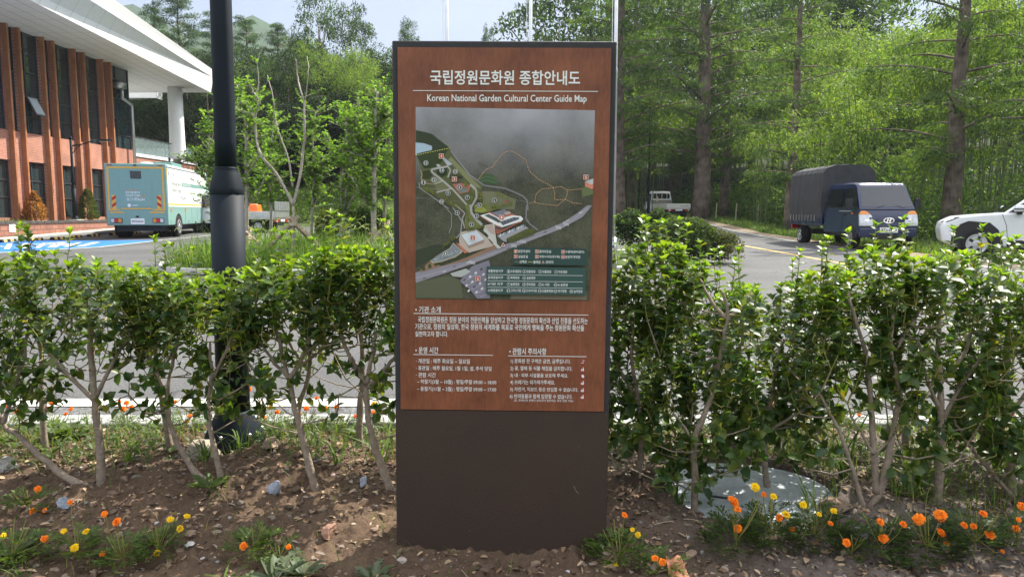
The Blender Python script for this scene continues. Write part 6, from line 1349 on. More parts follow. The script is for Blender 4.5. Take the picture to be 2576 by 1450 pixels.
gr.grass(P, rng.uniform(.05, .17, len(P)), rng.uniform(.0025, .006, len(P)), rng.normal(0, .45, (len(P), 2)), tints(rng, len(P), GG))
P = scatter(rng, 3200, .45, 3.3, 2.9, 3.9, lambda x, y: (.15 + .7 * (vnoise(x * 3, y * 3, 37) > .5)) * np.clip((x - .8) / .8, 0, 1))
gr.grass(P, rng.uniform(.05, .20, len(P)), rng.uniform(.0025, .006, len(P)), rng.normal(0, .5, (len(P), 2)), tints(rng, len(P), GG))
P = scatter(rng, 1800, -3.0, 1.0, 2.55, 3.6, lambda x, y: .10 + .45 * (vnoise(x * 3.7, y * 3.7, 43) > .66))
gr.grass(P, rng.uniform(.03, .10, len(P)), rng.uniform(.002, .005, len(P)), rng.normal(0, .7, (len(P), 2)), tints(rng, len(P), GG))
tag(gr.build('grass', M['grass']), kind='stuff')
# broad strap-leaved tufts, single plants
def tuft(label, px, n, h, wd, seed, col=GG[:3]):
    rr = np.random.default_rng(seed); b = at_z(*px, .01); b[2] = float(bed_z(b[0], b[1])); mb = MB()
    P = np.zeros((n, 3)); P[:, :2] = rr.normal(0, .014, (n, 2)); mb.grass(P, h * rr.uniform(.45, 1.05, n), wd * rr.uniform(.7, 1.2, n), rr.normal(0, .8, (n, 2)), tints(rr, n, col))
    o = mb.build('grass_tuft', M['grass'], None, True, loc=b); tag(o, label, 'grass tuft', 'grass tufts in the bed'); return o
for lab, px, n, h, wd in [("tall strap-leaved grass tuft right of the metal lid, left of the V stems", (2120, 1200), 15, .42, .018), ("broad arching grass tuft between the V stems and the thick stem", (2300, 1230), 14, .36, .018), ("upright grass blades at the right end of the lid", (2040, 1290), 9, .26, .013), ("grass tuft at the foot of the Y-shaped stem", (1700, 1290), 10, .20, .012),
    ("grass tuft before the stem of the left fan-shaped bush", (510, 1190) , 9, .17, .011), ("slim grass tuft behind the left straight stem", (330, 1180), 10, .16, .010), ("two-bladed grass shoot right of the bowed stem", (850, 1200), 5, .24, .012), ("grass tuft by the flared foot of the lamp post", (615, 1150), 10, .26, .010),
    ("grass tuft in the very front, left of the middle", (45, 1440), 7, .10, .008), ("flat grass tuft in front between lamp post and board", (560, 1440), 8, .10, .009), ("grass blades beside the left edge of the board", (960, 1170), 10, .26, .013), ("grass tuft at the far right behind the last stem", (2520, 1180), 14, .30, .014), ("fine grass tuft behind the metal lid", (1830, 1175), 16, .20, .006), ("fine grass tuft right of the board's foot", (1680, 1180), 14, .16, .006)]:
    tuft(lab, px, n, h, wd, hash(px) % 1000)
def rosette(label, px, n, size, seed, col, up=.5):
    rr = np.random.default_rng(seed); b = at_z(*px, .01); b[2] = float(bed_z(b[0], b[1])) + .004; mb = MB(); a = np.arange(n) * 2.4 + rr.uniform(0, 6); D = nrm(np.stack([np.cos(a), np.sin(a), rr.uniform(.15, up + .3, n)], 1))
    L = size * rr.uniform(.55, 1.1, n); s_ = D * 0.012; mb.leaves(s_, D, np.tile([0, 0, 1.0], (n, 1)) + rr.normal(0, .25, (n, 3)), L, L * .36, tints(rr, n, col), .16)
    k = n * 3; j = rr.integers(0, n, k); t = rr.uniform(.3, .9, k); P = s_[j] + D[j] * (L[j] * t)[:, None]; sd = nrm(np.cross(D[j], [0, 0, 1.0])) * rr.choice([-1, 1], k)[:, None]
    mb.leaves(P, nrm(sd + D[j] * .6), np.tile([0, 0, 1.0], (k, 1)), L[j] * .24, L[j] * .12, tints(rr, k, col), .12)
    tag(mb.build('weed', M['grass'], None, True, loc=b), label, 'weed', 'broad-leaved weeds in the bed')
WG = [(.085, .13, .03), (.11, .16, .045), (.07, .10, .03)]; WD = [(.10, .13, .07), (.13, .155, .09), (.08, .11, .05)]
for lab, px, n, sz, c in [("wilted jagged weed lying in the front, left of the board's foot", (760, 1425), 12, .12, WD), ("pale wilted weed in the very front near the middle", (690, 1440), 11, .13, WD), ("small spiky weed by the left front corner of the board", (935, 1435), 12, .09, WD), ("bright green thistle-like weed by the kerb under the left branches", (165, 1110), 14, .15, WG), ("low weed in front of the slanting pale stems", (530, 1265), 11, .11, WG),
    ("dark weed in the front left corner", (20, 1390), 14, .12, WG), ("leafy weed before the metal lid beside the Y stem", (1775, 1285), 9, .10, WG), ("small weed on the mulch below the orange blooms", (2255, 1395), 8, .08, WG), ("low weed in the front between the left marigolds and the lamp post", (735, 1395), 8, .07, WD), ("broad weed under the V stems", (2290, 1260), 10, .14, WG), ("leafy weed by the kerb right of the board", (1640, 1095), 12, .12, WG), ("leafy weed by the kerb behind the metal lid", (2000, 1100), 12, .12, WG), ("leafy weed by the kerb between lamp post and board", (905, 1095), 12, .11, WG)]:
    rosette(lab, px, n, sz, hash(px) % 997, c)
# small ground plants that nobody could count
gc = MB(); P = scatter(rng, 1500, -3.3, 3.3, 3.4, KY - .03, lambda x, y: np.clip((y - 3.4) / .5, .1, 1) * (vnoise(x * 2.9, y * 2.9, 61) > .42)); n = len(P)
for _ in range(5):
    a = rng.uniform(0, 6.28, n); D = nrm(np.stack([np.cos(a), np.sin(a), rng.uniform(.2, 1.1, n)], 1)); L = rng.uniform(.018, .05, n); gc.leaves(P + np.stack([a * 0, a * 0, rng.uniform(0, .07, n)], 1), D, np.tile([0, 0, 1.0], (n, 1)), L, L * .5, tints(rng, n, WG), .15)
tag(gc.build('ground_cover', M['grass'], None, True), kind='stuff')
# dry leaves and bark chips
dl = MB(); P = scatter(rng, 17000, -3.3, 3.3, 2.45, KY - .03, lambda x, y: np.clip(.28 + .9 * (y > 3.55) * (vnoise(x * 1.9, y * 2.2, 71) > .35) + .5 * (x > .5), 0, 1)); n = len(P)
a = rng.uniform(0, 6.28, n); D = nrm(np.stack([np.cos(a), np.sin(a), rng.normal(0, .22, n)], 1)); L = rng.uniform(.010, .046, n)
dl.leaves(P + [0, 0, .006], D, np.tile([0, 0, 1.0], (n, 1)) + rng.normal(0, .4, (n, 3)), L, L * rng.uniform(.25, .6, n), tints(rng, n, [(.28, .195, .12), (.36, .26, .165), (.19, .12, .07), (.26, .21, .165), (.12, .085, .06)], .25), .18)
tag(dl.build('dry_leaf_litter', M['dry']), kind='stuff')
tg_ = MB(); P = scatter(rng, 420, -3.2, 3.2, 2.45, KY - .05, lambda x, y: np.where(x > .45, .95, .5))
for p in P:
    a = rng.uniform(0, 6.28); ln = rng.uniform(.02, .11); d = np.array([cos(a), sin(a), rng.normal(0, .12)]); tg_.tube([p + [0, 0, .006], p + d * ln * .5 + [0, 0, .010], p + d * ln + [0, 0, .007]], rng.uniform(.0008, .0022), 4, cap=False, tint=[(.30, .22, .14), (.40, .32, .22), (.16, .11, .075)][int(rng.integers(0, 3))])
tag(tg_.build('twig_litter', M['dry']), kind='stuff')
def rock_mesh(rr, sub=2, flat=.7):
    """angular lump as arrays"""
    t = (1 + 5 ** .5) / 2; v = nrm(np.array([(-1, t, 0), (1, t, 0), (-1, -t, 0), (1, -t, 0), (0, -1, t), (0, 1, t), (0, -1, -t), (0, 1, -t), (t, 0, -1), (t, 0, 1), (-t, 0, -1), (-t, 0, 1)], float))
    f = [(0, 11, 5), (0, 5, 1), (0, 1, 7), (0, 7, 10), (0, 10, 11), (1, 5, 9), (5, 11, 4), (11, 10, 2), (10, 7, 6), (7, 1, 8), (3, 9, 4), (3, 4, 2), (3, 2, 6), (3, 6, 8), (3, 8, 9), (4, 9, 5), (2, 4, 11), (6, 2, 10), (8, 6, 7), (9, 8, 1)]
    for _ in range(sub):
        V = [tuple(p) for p in v]; c = {}; g = []
        def mid(a, b):
            k = (min(a, b), max(a, b))
            if k not in c: V.append(tuple(nrm(np.array(V[a]) + np.array(V[b])))); c[k] = len(V) - 1
            return c[k]
        for a, b, d in f: x, y, z = mid(a, b), mid(b, d), mid(d, a); g += [(a, x, z), (b, y, x), (d, z, y), (x, y, z)]
        v, f = np.array(V), g
    for _ in range(7):                                      # knock faces flat
        n_ = unit(rr, 1)[0]; h = rr.uniform(.42, .78); d = v @ n_; v = v - np.outer(np.maximum(0, d - h), n_)
    v = v * rr.uniform(.7, 1.15, 3) * [1, 1, flat]; v = v + rr.normal(0, .045, v.shape); return v, np.array(f)
rv = [rock_mesh(np.random.default_rng(k), 1) for k in range(6)]
def lumps(name, P, sizes, cols, seed):
    rr = np.random.default_rng(seed); mb = MB()
    for k, (v, f) in enumerate(rv):
        idx = np.arange(k, len(P), len(rv)); a = rr.uniform(0, 6.28, len(idx)); c, s_ = np.cos(a), np.sin(a)
        q = v[None] * sizes[idx][:, None, None]; x = q[..., 0] * c[:, None] - q[..., 1] * s_[:, None]; y = q[..., 0] * s_[:, None] + q[..., 1] * c[:, None]
        q = np.stack([x, y, q[..., 2]], -1) + P[idx][:, None, :]
        fa = (f[None] + (np.arange(len(idx)) * len(v))[:, None, None]).reshape(-1, 3); tt = np.repeat(tints(rr, len(idx), cols, .25), len(f), 0)
        mb.arr(q.reshape(-1, 3), fa, tt)
    return tag(mb.build(name, M['stone']), kind='stuff')
P = scatter(rng, 12500, -3.2, 3.2, 2.4, 3.9, lambda x, y: .35 + .65 * (vnoise(x * 2.7, y * 2.7, 81) > .45)); lumps('soil_clods', P, rng.exponential(.0066, len(P)).clip(.0025, .030), [(.14, .094, .064), (.19, .132, .092), (.10, .068, .049), (.16, .128, .10), (.24, .17, .12)], 5)
P = scatter(rng, 2900, -3.2, 3.2, 2.4, 4.1, lambda x, y: np.where(x > .45, .9, .4)); lumps('gravel', P, rng.exponential(.0055, len(P)).clip(.003, .018), [(.25, .25, .26), (.33, .32, .31), (.20, .18, .17), (.30, .24, .20)], 6)
P = np.stack([rng.uniform(.70, 1.5, 90), rng.uniform(3.08, 3.76, 90), np.full(90, .026)], 1); P = P[((P[:, 0] - 1.1) / .42) ** 2 + ((P[:, 1] - 3.42) / .35) ** 2 < 1]; P[:40, 0] = .72 + (P[:40, 0] - .70) * .28
lumps('soil_on_lid', P[((P[:, 0] - 1.1) / .42) ** 2 + ((P[:, 1] - 3.42) / .35) ** 2 < 1], rng.exponential(.006, len(P)).clip(.003, .02), [(.17, .10, .062), (.12, .072, .048)], 7)
for k, (lab, px, sz, c, fl) in enumerate([("large pale flat-topped stone half buried by the slanting stems", (512, 1168), .105, (.33, .28, .22), .8), ("grey stone in the earth behind the left straight stem", (20, 1190), .06, (.38, .36, .33), 1.1), ("upright bluish stone right of the slanting stems", (690, 1262), .035, (.28, .31, .36), 1.5), ("reddish lump of stone before the bowed stem", (826, 1335), .045, (.34, .20, .14), 1.1),
    ("small bluish stone in the earth left of the board", (915, 1230), .035, (.28, .30, .34), .8), ("tan stone behind the bowed stem", (690, 1170), .07, (.30, .22, .16), .7), ("bluish stone before the leaning stem", (160, 1275), .035, (.28, .31, .36), .8), ("rounded brown stone in the front left", (480, 1330), .03, (.25, .18, .13), .8),
    ("pale rounded stone behind the left end of the metal lid", (1660, 1165), .06, (.36, .37, .35), .8), ("grey stone under the V stems", (2170, 1340), .045, (.30, .30, .30), .8), ("lump of clay at the foot of the V stems", (2100, 1300), .075, (.20, .14, .10), .6), ("flat pale stone at the front, left foot of the board", (1010, 1392), .022, (.36, .31, .27), .5), ("brown stone in the very front left", (95, 1445), .06, (.28, .18, .11), .7), ("white pebble left of the slanting stems", (477, 1350), .02, (.55, .54, .50), .5)]):
    b = at_z(*px, .02); b[2] = float(bed_z(b[0], b[1])) + sz * .25; rr = np.random.default_rng(300 + k); v, f = rock_mesh(rr, 2, fl); mb = MB(); mb.arr(v * sz, f, np.tile(c, (len(f), 1)) * rr.uniform(.88, 1.1, (len(f), 1)))
    tag(mb.build('stone', M['stone'], None, loc=b), lab, 'stone', 'stones in the planting bed')
b = at_z(1690, 1430, .0); mb = MB(); rr = np.random.default_rng(9)
u = np.linspace(-1, 1, 9); g = [(x * .045 * (1 - .25 * y * y), y * .05, .022 + .018 * x * x + .012 * sin(y * 3) + .004 * rr.normal()) for y in u for x in u]
mb.raw(g, [(r_ * 9 + c, r_ * 9 + c + 1, r_ * 9 + c + 10, r_ * 9 + c + 9) for r_ in range(8) for c in range(8)], 0, (.34, .15, .085)); o = mb.build('fallen_leaf', M['dry'], None, True, loc=(b[0], b[1], float(bed_z(b[0], b[1])))); o.rotation_euler = (.5, .2, .5); m_ = o.modifiers.new('t', 'SOLIDIFY'); m_.thickness = .0015
tag(o, 'large curled brown leaf lying in front of the board beside the flat marigold', 'leaf')

# ================================================================== ISLAND PLANTING
IZ = lambda y: zl(y) + .09
rng = np.random.default_rng(77)
def inside(poly, x, y):
    r_ = np.zeros(len(x), bool); n = len(poly)
    for i in range(n):
        x0, y0 = poly[i - 1]; x1, y1 = poly[i]; c = ((y0 > y) != (y1 > y)) & (x < (x1 - x0) * (y - y0) / (y1 - y0 + 1e-12) + x0); r_ ^= c
    return r_
tg = MB(); n = 24000; x = rng.uniform(-7.6, 2.2, n); y = rng.uniform(14.6, 20.2, n); k = inside(inn, x, y) & (rng.random(n) < .35 + .65 * (vnoise(x * .8, y * .8, 5) > .4)) & (rng.random(n) < np.clip((x + 7.8) / 1.3, .15, 1)); x, y = x[k], y[k]; n = len(x)
tg.grass(np.stack([x, y, .09 + SL * (y - 6)], 1), rng.uniform(.30, .95, n) * (.65 + .5 * vnoise(x * .6, y * .6, 9)), rng.uniform(.010, .022, n), rng.normal(0, .35, (n, 2)), tints(rng, n, [(.13, .23, .035), (.17, .28, .045), (.10, .19, .03), (.21, .29, .07)]))
tag(tg.build('tall_grass', M['grass']), kind='stuff')
ft = MB(); n = 150; x = rng.uniform(-6.8, 1.2, n); y = rng.uniform(14.6, 18, n)         # nodding foxtail heads
for i in range(n):
    h = rng.uniform(.7, 1.05); a = rng.uniform(0, 6.28); d = np.array([cos(a), sin(a), 0]); z = IZ(y[i]); b = np.array([x[i], y[i], z]); p1 = b + d * .06 + [0, 0, h]
    ft.tube([b, b + d * .02 + [0, 0, h * .6], p1], .003, 3, cap=False, tint=(.16, .22, .06)); ft.tube([p1, p1 + d * .05 + [0, 0, .035], p1 + d * .11 + [0, 0, .02], p1 + d * .15 + [0, 0, -.03]], [.006, .011, .010, .004], 5, cap=False, tint=(.34, .38, .16))
tag(ft.build('foxtail_grass', M['grass']), kind='stuff')

def twiggy(label, name, cat, px_paths, y, r0, leafy, seed, leaf=.085, group=None, cols=None, nl=900, dens=None, foot=None):
    """young tree from sighted branch paths: list of (pts, radius); leaves in tufts along the thinner branches"""
    rr = np.random.default_rng(seed); P = [([at_y(px, py, y + (rr.normal(0, .25) * i / max(1, len(q) - 1) if j else 0)) for i, (px, py) in enumerate(q)], r) for j, (q, r) in enumerate(px_paths)]
    P[0][0][0] = np.array([P[0][0][0][0], y, IZ(y) - .03]); g0 = P[0][0][0].copy(); root = thing(name, label, cat, g0, 0, group)
    mb = MB(); lv = MB(); tips = []
    for j, (q, r) in enumerate(P):
        q = smooth_path(q, 5); q = q + rr.normal(0, .010, q.shape) * np.linspace(0, 1, len(q))[:, None]; mb.tube(q - g0, np.linspace(r, r * .35, len(q)) * (1 + .08 * np.sin(np.arange(len(q)) * 2.1)), 7)
        lo_ = len(q) // 3 if j == 0 else 1
        for p in q[lo_:]: tips.append((p, j))
    m_ = np.array([t[0] for t in tips])
    if leafy:
        zmin, zmax = m_[:, 2].min(), m_[:, 2].max(); n_t = leafy
        for i in range(n_t):
            p = m_[rr.integers(0, len(m_))]
            if dens is not None and not dens(p, rr): continue
            d = nrm(np.array([rr.normal(0, .8), rr.normal(0, .8), rr.uniform(.2, 1.1)])); ln = rr.uniform(.15, .55); e = p + d * ln; mb.tube([p - g0, (p + e) / 2 - g0 + [0, 0, -.01], e - g0], [.006, .005, .003], 4, cap=False)
            k = int(rr.integers(9, 17)); t = rr.uniform(.25, 1.05, k); a = rr.uniform(0, 6.28, k); D = nrm(np.stack([np.cos(a), np.sin(a), rr.uniform(-.2, .8, k)], 1) + d * .4)
            L = leaf * rr.uniform(.7, 1.25, k); lv.leaves(p + d * ln * t[:, None], D, np.tile([0, 0, 1.0], (k, 1)) + rr.normal(0, .35, (k, 3)), L, L * .55, tints(rr, k, cols or [(0.120, 0.216, 0.035), (0.160, 0.272, 0.048), (0.088, 0.168, 0.032)]), .15)
    mb.build('trunk', M['palebark'], root, smooth=True)
    if lv.n:
        lv.v = [q - g0 for q in lv.v]; lv.build('crown', M['far_leaf'], root, smooth=True)
    return root, g0
def stakes(label, top, ends, y, r=.045):
    """tripod of wooden stakes round a young tree"""
    tp = at_y(*top, y); root = thing('support_stakes', label, 'tree stakes', (tp[0], y, IZ(y)), 0, 'stake tripods round the young trees'); g = np.array([tp[0], y, IZ(y)])
    for k, (px, py, dy) in enumerate(ends):
        e = at_y(px, py, y + dy); d = e - tp; e = tp + d * ((IZ(y + dy) - .05 - tp[2]) / d[2]) if d[2] < 0 else e
        mb = MB(); s_ = tp - nrm(d) * .12 + np.array([cos(k * 2.1), sin(k * 2.1), 0]) * .05; mb.tube([s_ - g, e - g], [r * .9, r], 9); mb.build('stake', M['stake'], root, smooth=True)
    mb = MB()
    for k in range(3): mb.lathe([(.085, -.012 + k * .03), (.098, .0 + k * .03), (.085, .012 + k * .03)], 12, tuple(tp - g + [0, 0, -.10]))
    mb.build('rope_binding', M['rope'], root)
twiggy('nearly leafless young tree with pale forked limbs in the car park island', 'young_tree', 'tree', [
    ([(737, 745), (738, 640), (738, 560), (737, 510)], 0.056), ([(737, 515), (712, 465), (690, 430), (660, 395), (645, 350), (642, 290), (652, 255), (640, 235), (628, 215)], 0.036), ([(738, 515), (755, 440), (762, 380), (766, 330), (765, 265), (758, 235), (748, 195), (745, 150)], 0.033),
    ([(736, 470), (725, 400), (700, 330), (692, 300), (685, 240), (672, 190)], 0.021), ([(642, 300), (628, 270), (610, 255)], 0.011), ([(645, 255), (650, 210), (648, 150), (662, 118)], 0.013), ([(765, 265), (772, 220), (776, 170), (772, 140)], 0.012), ([(640, 285), (600, 280), (572, 262)], 0.009)], 15.8, .085, 46, 1, .08, dens=lambda p, r: p[2] < 4.2 or r.random() < .12)
stakes('wooden stake tripod round the nearly leafless forked tree', (737, 555), [(600, 700, .3), (838, 650, -.5), (800, 620, 1.2)], 15.8)
TR = [('leafy young tree just right of the thick lamp post', [([(622, 660), (620, 560), (621, 470), (620, 380), (618, 300), (595, 215)], .06), ([(620, 440), (645, 400), (660, 340)], .025), ([(620, 480), (596, 420), (580, 340), (575, 250)], .025), ([(621, 520), (650, 480), (668, 440), (690, 400)], .02), ([(620, 360), (640, 310), (650, 260)], .018)], 16.6, 120),
      ('leafy young tree left of the middle with twin pale stems', [([(862, 640), (862, 570), (862, 545)], .07), ([(862, 548), (858, 470), (862, 400), (872, 330), (868, 280)], .045), ([(862, 548), (872, 480), (884, 400), (890, 330), (900, 260)], .045), ([(866, 545), (890, 490), (908, 440), (905, 380), (925, 330)], .035), ([(870, 430), (840, 400), (825, 370)], .016)], 17.2, 130),
      ('tall leafy young tree left of the guide board with one straight pale stem', [([(942, 640), (940, 560), (941, 460), (943, 380), (945, 300), (950, 230)], .075), ([(942, 540), (915, 500), (880, 440), (850, 400)], .028), ([(942, 420), (905, 370), (880, 330), (870, 300)], .028), ([(943, 360), (960, 320), (975, 290)], .02), ([(943, 400), (900, 390), (870, 380)], .016)], 16.4, 170),
      ('slender leafy young tree next to the tall straight one', [([(968, 650), (966, 560), (968, 470), (973, 390), (985, 320), (990, 270)], .05), ([(967, 500), (985, 460), (1010, 430)], .02), ([(968, 470), (950, 430), (930, 400)], .02)], 18.0, 110),
      ('young tree with cut side limbs partly behind the left edge of the board', [([(1042, 640), (1042, 560), (1040, 470), (1044, 380), (1050, 300), (1060, 260)], .06), ([(1042, 540), (1015, 505), (995, 470), (985, 440)], .03), ([(1043, 470), (1070, 430), (1090, 400)], .02), ([(1044, 390), (1020, 350), (1005, 330)], .018)], 17.4, 120),
      ('leafy young tree whose crown shows left of the lamp post', [([(545, 650), (540, 560), (530, 480), (515, 410)], .05), ([(530, 470), (505, 430), (480, 395)], .02), ([(533, 500), (560, 440), (565, 380)], .02), ([(522, 440), (520, 400), (535, 340), (545, 280)], .02)], 17.0, 80),
      ('slender leafy sapling behind the left limb of the leafless tree', [([(680, 640), (682, 540), (678, 440), (684, 360), (690, 290)], .045), ([(681, 520), (664, 460), (656, 400)], .018), ([(680, 460), (700, 410), (706, 360)], .018)], 19.0, 110),
      ('slender leafy sapling behind the right limb of the leafless tree', [([(786, 640), (784, 540), (790, 440), (786, 350), (794, 280)], .045), ([(785, 530), (806, 460), (812, 410)], .018), ([(788, 450), (770, 400), (764, 350)], .018)], 19.4, 120),
      ('thin leafy sapling between the twin-stemmed and the tall straight tree', [([(908, 640), (912, 540), (908, 440), (914, 360), (910, 300)], .045), ([(911, 500), (928, 440), (932, 400)], .018)], 19.6, 110),
      ('thin leafy sapling beside the left edge of the board', [([(1006, 640), (1004, 540), (1010, 450), (1006, 380), (1012, 330)], .045), ([(1005, 500), (990, 440), (986, 400)], .018)], 19.2, 100)]
for k, (lab, pp, y, nlv) in enumerate(TR): twiggy(lab, 'young_tree', 'tree', pp, y, .06, int(nlv * 1.7), 10 + k, .085, 'young trees of the car park island')
for lab, top, ends, y in [('wooden stake tripod round the young tree next to the lamp post', (622, 590), [(612, 680, -.4), (690, 640, .2), (600, 640, .8)], 16.6), ('wooden stake tripod round the twin-stemmed young tree', (862, 570), [(830, 640, -.2), (918, 640, -.4), (862, 660, .8)], 17.2), ('wooden stake tripod round the tall straight young tree', (942, 590), [(812, 690, -.6), (958, 660, .7), (985, 600, .5)], 16.4), ('wooden stake tripod round the slender young tree', (970, 565), [(945, 640, -.2), (985, 640, .6), (1000, 640, -.4)], 18.0)]: stakes(lab, top, ends, y)

def round_bush(name, label, c, rx, ry, h, n, cols, leaf, seed, trunk=False, lumpy=.12, group=None, rough=None):
    rr = np.random.default_rng(seed); root = thing(name, label, 'shrub', c, 0, group); u = unit(rr, n); u[:, 2] = np.abs(u[:, 2]) * rr.choice([1, 1, -1] if not trunk else [1, 1, 1, -.5], n)
    lob = 1 + lumpy * (vnoise(u[:, 0] * 2.5 + 9, u[:, 2] * 2.5 + u[:, 1] * 2.1 + 5, seed) - .5) * 2.4; rad = lob * (1 - .55 * rr.random(n) ** 2.2)
    z0 = h * (.42 if not trunk else .60); P = u * rad[:, None]; P = np.stack([P[:, 0] * rx, P[:, 1] * ry, np.where(u[:, 2] > 0, P[:, 2] * (h - z0), P[:, 2] * z0 * 1.05) + z0], 1); P[:, 2] = np.maximum(P[:, 2], .03)
    D = nrm(u * .6 + unit(rr, n) * .8 + [0, 0, .35]); L = leaf * rr.uniform(.7, 1.3, n); lf = MB(); lf.leaves(P, D, nrm(u + rr.normal(0, .4, (n, 3))), L, L * .5, tints(rr, n, cols, .25), .15)
    st_ = MB(); 
    for i in range(7):
        q = P[rr.integers(0, n)] * [.8, .8, .9]; st_.tube(smooth_path([(rr.normal(0, .04), rr.normal(0, .04), -.03), (q[0] * .25, q[1] * .25, z0 * .4), q * .7, q]), [.022] * 4 + [.016] * 4 + [.012] * 4 + [.006] if False else .014, 5)
    st_.build('stems', M['bark'], root); lf.build('foliage', M['far_leaf'], root, smooth=True); return root
DKG = [(.030, .058, .022), (.040, .072, .028), (.024, .046, .018), (.055, .085, .03)]
def RB(name, label, px0, px1, top, y, cols, seed, n=3200, leaf=.065, trunk=False, zf=None, lumpy=.14):
    a, c = at_y(px0, top, y), at_y(px1, top, y); h = a[2] - IZ(y); round_bush(name, label, ((a[0] + c[0]) / 2, y, IZ(y) if zf is None else zf), (c[0] - a[0]) / 2, (c[0] - a[0]) / 2 * .9, h, n, cols, leaf, seed, trunk, lumpy)
YGR = [(.075, .110, .022), (.060, .095, .022), (.12, .12, .03), (.14, .10, .035), (.045, .08, .02)]
RB('clipped_shrub', 'clipped rounded shrub with yellowish young leaves behind the stake tripods', 790, 868, 527, 19.3, YGR, 1)
RB('clipped_shrub', 'clipped dark rounded shrub just left of the guide board', 872, 992, 521, 18.6, [(.04, .075, .022), (.055, .09, .025), (.032, .06, .02)], 2, 5200)
RB('camellia_bush', 'dark glossy bush on thin bare stems just right of the board', 1538, 1632, 531, 18.4, DKG, 3, 3000, .075, True)
RB('camellia_bush', 'dark glossy bush in the middle of the three behind the hedge', 1622, 1692, 530, 18.8, DKG, 4, 2400, .075, True)
RB('camellia_bush', 'small dark glossy bush in front of the white pickup', 1596, 1660, 545, 19.6, DKG, 5, 1800, .075, True)
RB('wide_shrub', 'broad dark green shrub reaching the island end, right of the board', 1640, 1800, 548, 17.2, [(.045, .075, .028), (.06, .09, .032), (.035, .06, .022), (.07, .10, .03)], 6, 7600, .07, False, None, .22)
RB('wide_shrub', 'loose outer shrub with brownish twigs at the right end of the island', 1738, 1862, 572, 17.6, [(.055, .08, .032), (.08, .095, .04), (.045, .065, .026), (.10, .09, .05)], 7, 4600, .065, False, None, .3)
# raised bed by the building: a dead brown conifer, a green one, weeds
def cone_bush(label, pxb, pxt, hw_px, y, cols, seed):
    b = at_x(*pxb, -21.4); t_ = at_x(*pxt, -21.4); rr = np.random.default_rng(seed); h = t_[2] - .93; w = hw_px / FPX * b[1]; root = thing('conifer_shrub', label, 'shrub', (-21.4, b[1], .93)); n = 2600
    z = h * (1 - rr.random(n) ** .75 * .95); a = rr.uniform(0, 6.28, n); prof = w * np.sin(np.clip((1 - z / h) * 1.9, 0, 1.57)) * (1 + .35 * (vnoise(a * 1.5, z * 4, seed) - .5) * 2); r = prof * (1 - .6 * rr.random(n) ** 2)
    P = np.stack([r * np.cos(a), r * np.sin(a), z], 1); D = nrm(np.stack([np.cos(a), np.sin(a), rr.uniform(.2, 1.3, n)], 1) + rr.normal(0, .3, (n, 3))); L = rr.uniform(.07, .16, n); lf = MB(); lf.blades(P, D, unit(rr, n), L, L * .3, tints(rr, n, cols, .3)); st_ = MB(); st_.tube([(0, 0, -.02), (.02, 0, h * .5), (0, 0, h * .9)], [.04, .03, .01], 7); st_.build('trunk', M['bark'], root); lf.build('foliage', M['far_leaf'], root)
k45 = 1 / 3.021 / 1.5534
cone_bush('round dried-out rusty brown conifer in the raised bed by the building', (420 * k45, (480 * 3.021 + 1150) * k45), (410 * k45, (480 * 3.021 + 815) * k45), 112 * k45, 34, [(.26, .12, .045), (.34, .17, .07), (.20, .085, .03)], 1)
cone_bush('small green conifer with a pointed top in the raised bed by the building', (1045 * k45, (480 * 3.021 + 1140) * k45), (1040 * k45, (480 * 3.021 + 775) * k45), 95 * k45, 38, [(.06, .085, .025), (.085, .105, .035), (.045, .065, .02)], 2)
gw = MB(); n = 1500; y = rng.uniform(24, 43.5, n); P = np.stack([np.full(n, -21.3) + rng.uniform(-.5, .15, n), y, np.full(n, .93)], 1); k = vnoise(y * .5, y * 0, 3) > .45; P = P[k]; n = len(P)
gw.grass(P, rng.uniform(.05, .22, n), np.full(n, .02), rng.normal(0, .4, (n, 2)), tints(rng, n, GG)); tag(gw.build('weeds', M['grass']), kind='stuff')

# ================================================================== WOODS
def hz(x, y): return float(hill(np.array([x]), np.array([y]))[0])
class Proto: pass
def clumps(rr, centres, radii, per, L, aspect, cols, droop=.0, flat=.75, mb=None, shade=.25):
    """leaf masses: many small leaves over the outside of each clump"""
    mb = mb or MB(); m = len(centres); n = m * per; c = np.repeat(centres, per, 0); r = np.repeat(radii, per); u = unit(rr, n); u[:, 2] = np.where(u[:, 2] < -.3, -u[:, 2], u[:, 2])
    P = c + u * (r * (1 - .5 * rr.random(n) ** 2))[:, None] * [1, 1, flat]; D = nrm(u * .5 + unit(rr, n) * .9 + [0, 0, -droop]); l = L * rr.uniform(.6, 1.3, n)
    tt = np.repeat(tints(rr, m, cols, shade), per, 0) * rr.uniform(.8, 1.2, (n, 1)); mb.blades(P, D, nrm(u + rr.normal(0, .5, (n, 3))), l, l * aspect, np.clip(tt, 0, 1)); return mb
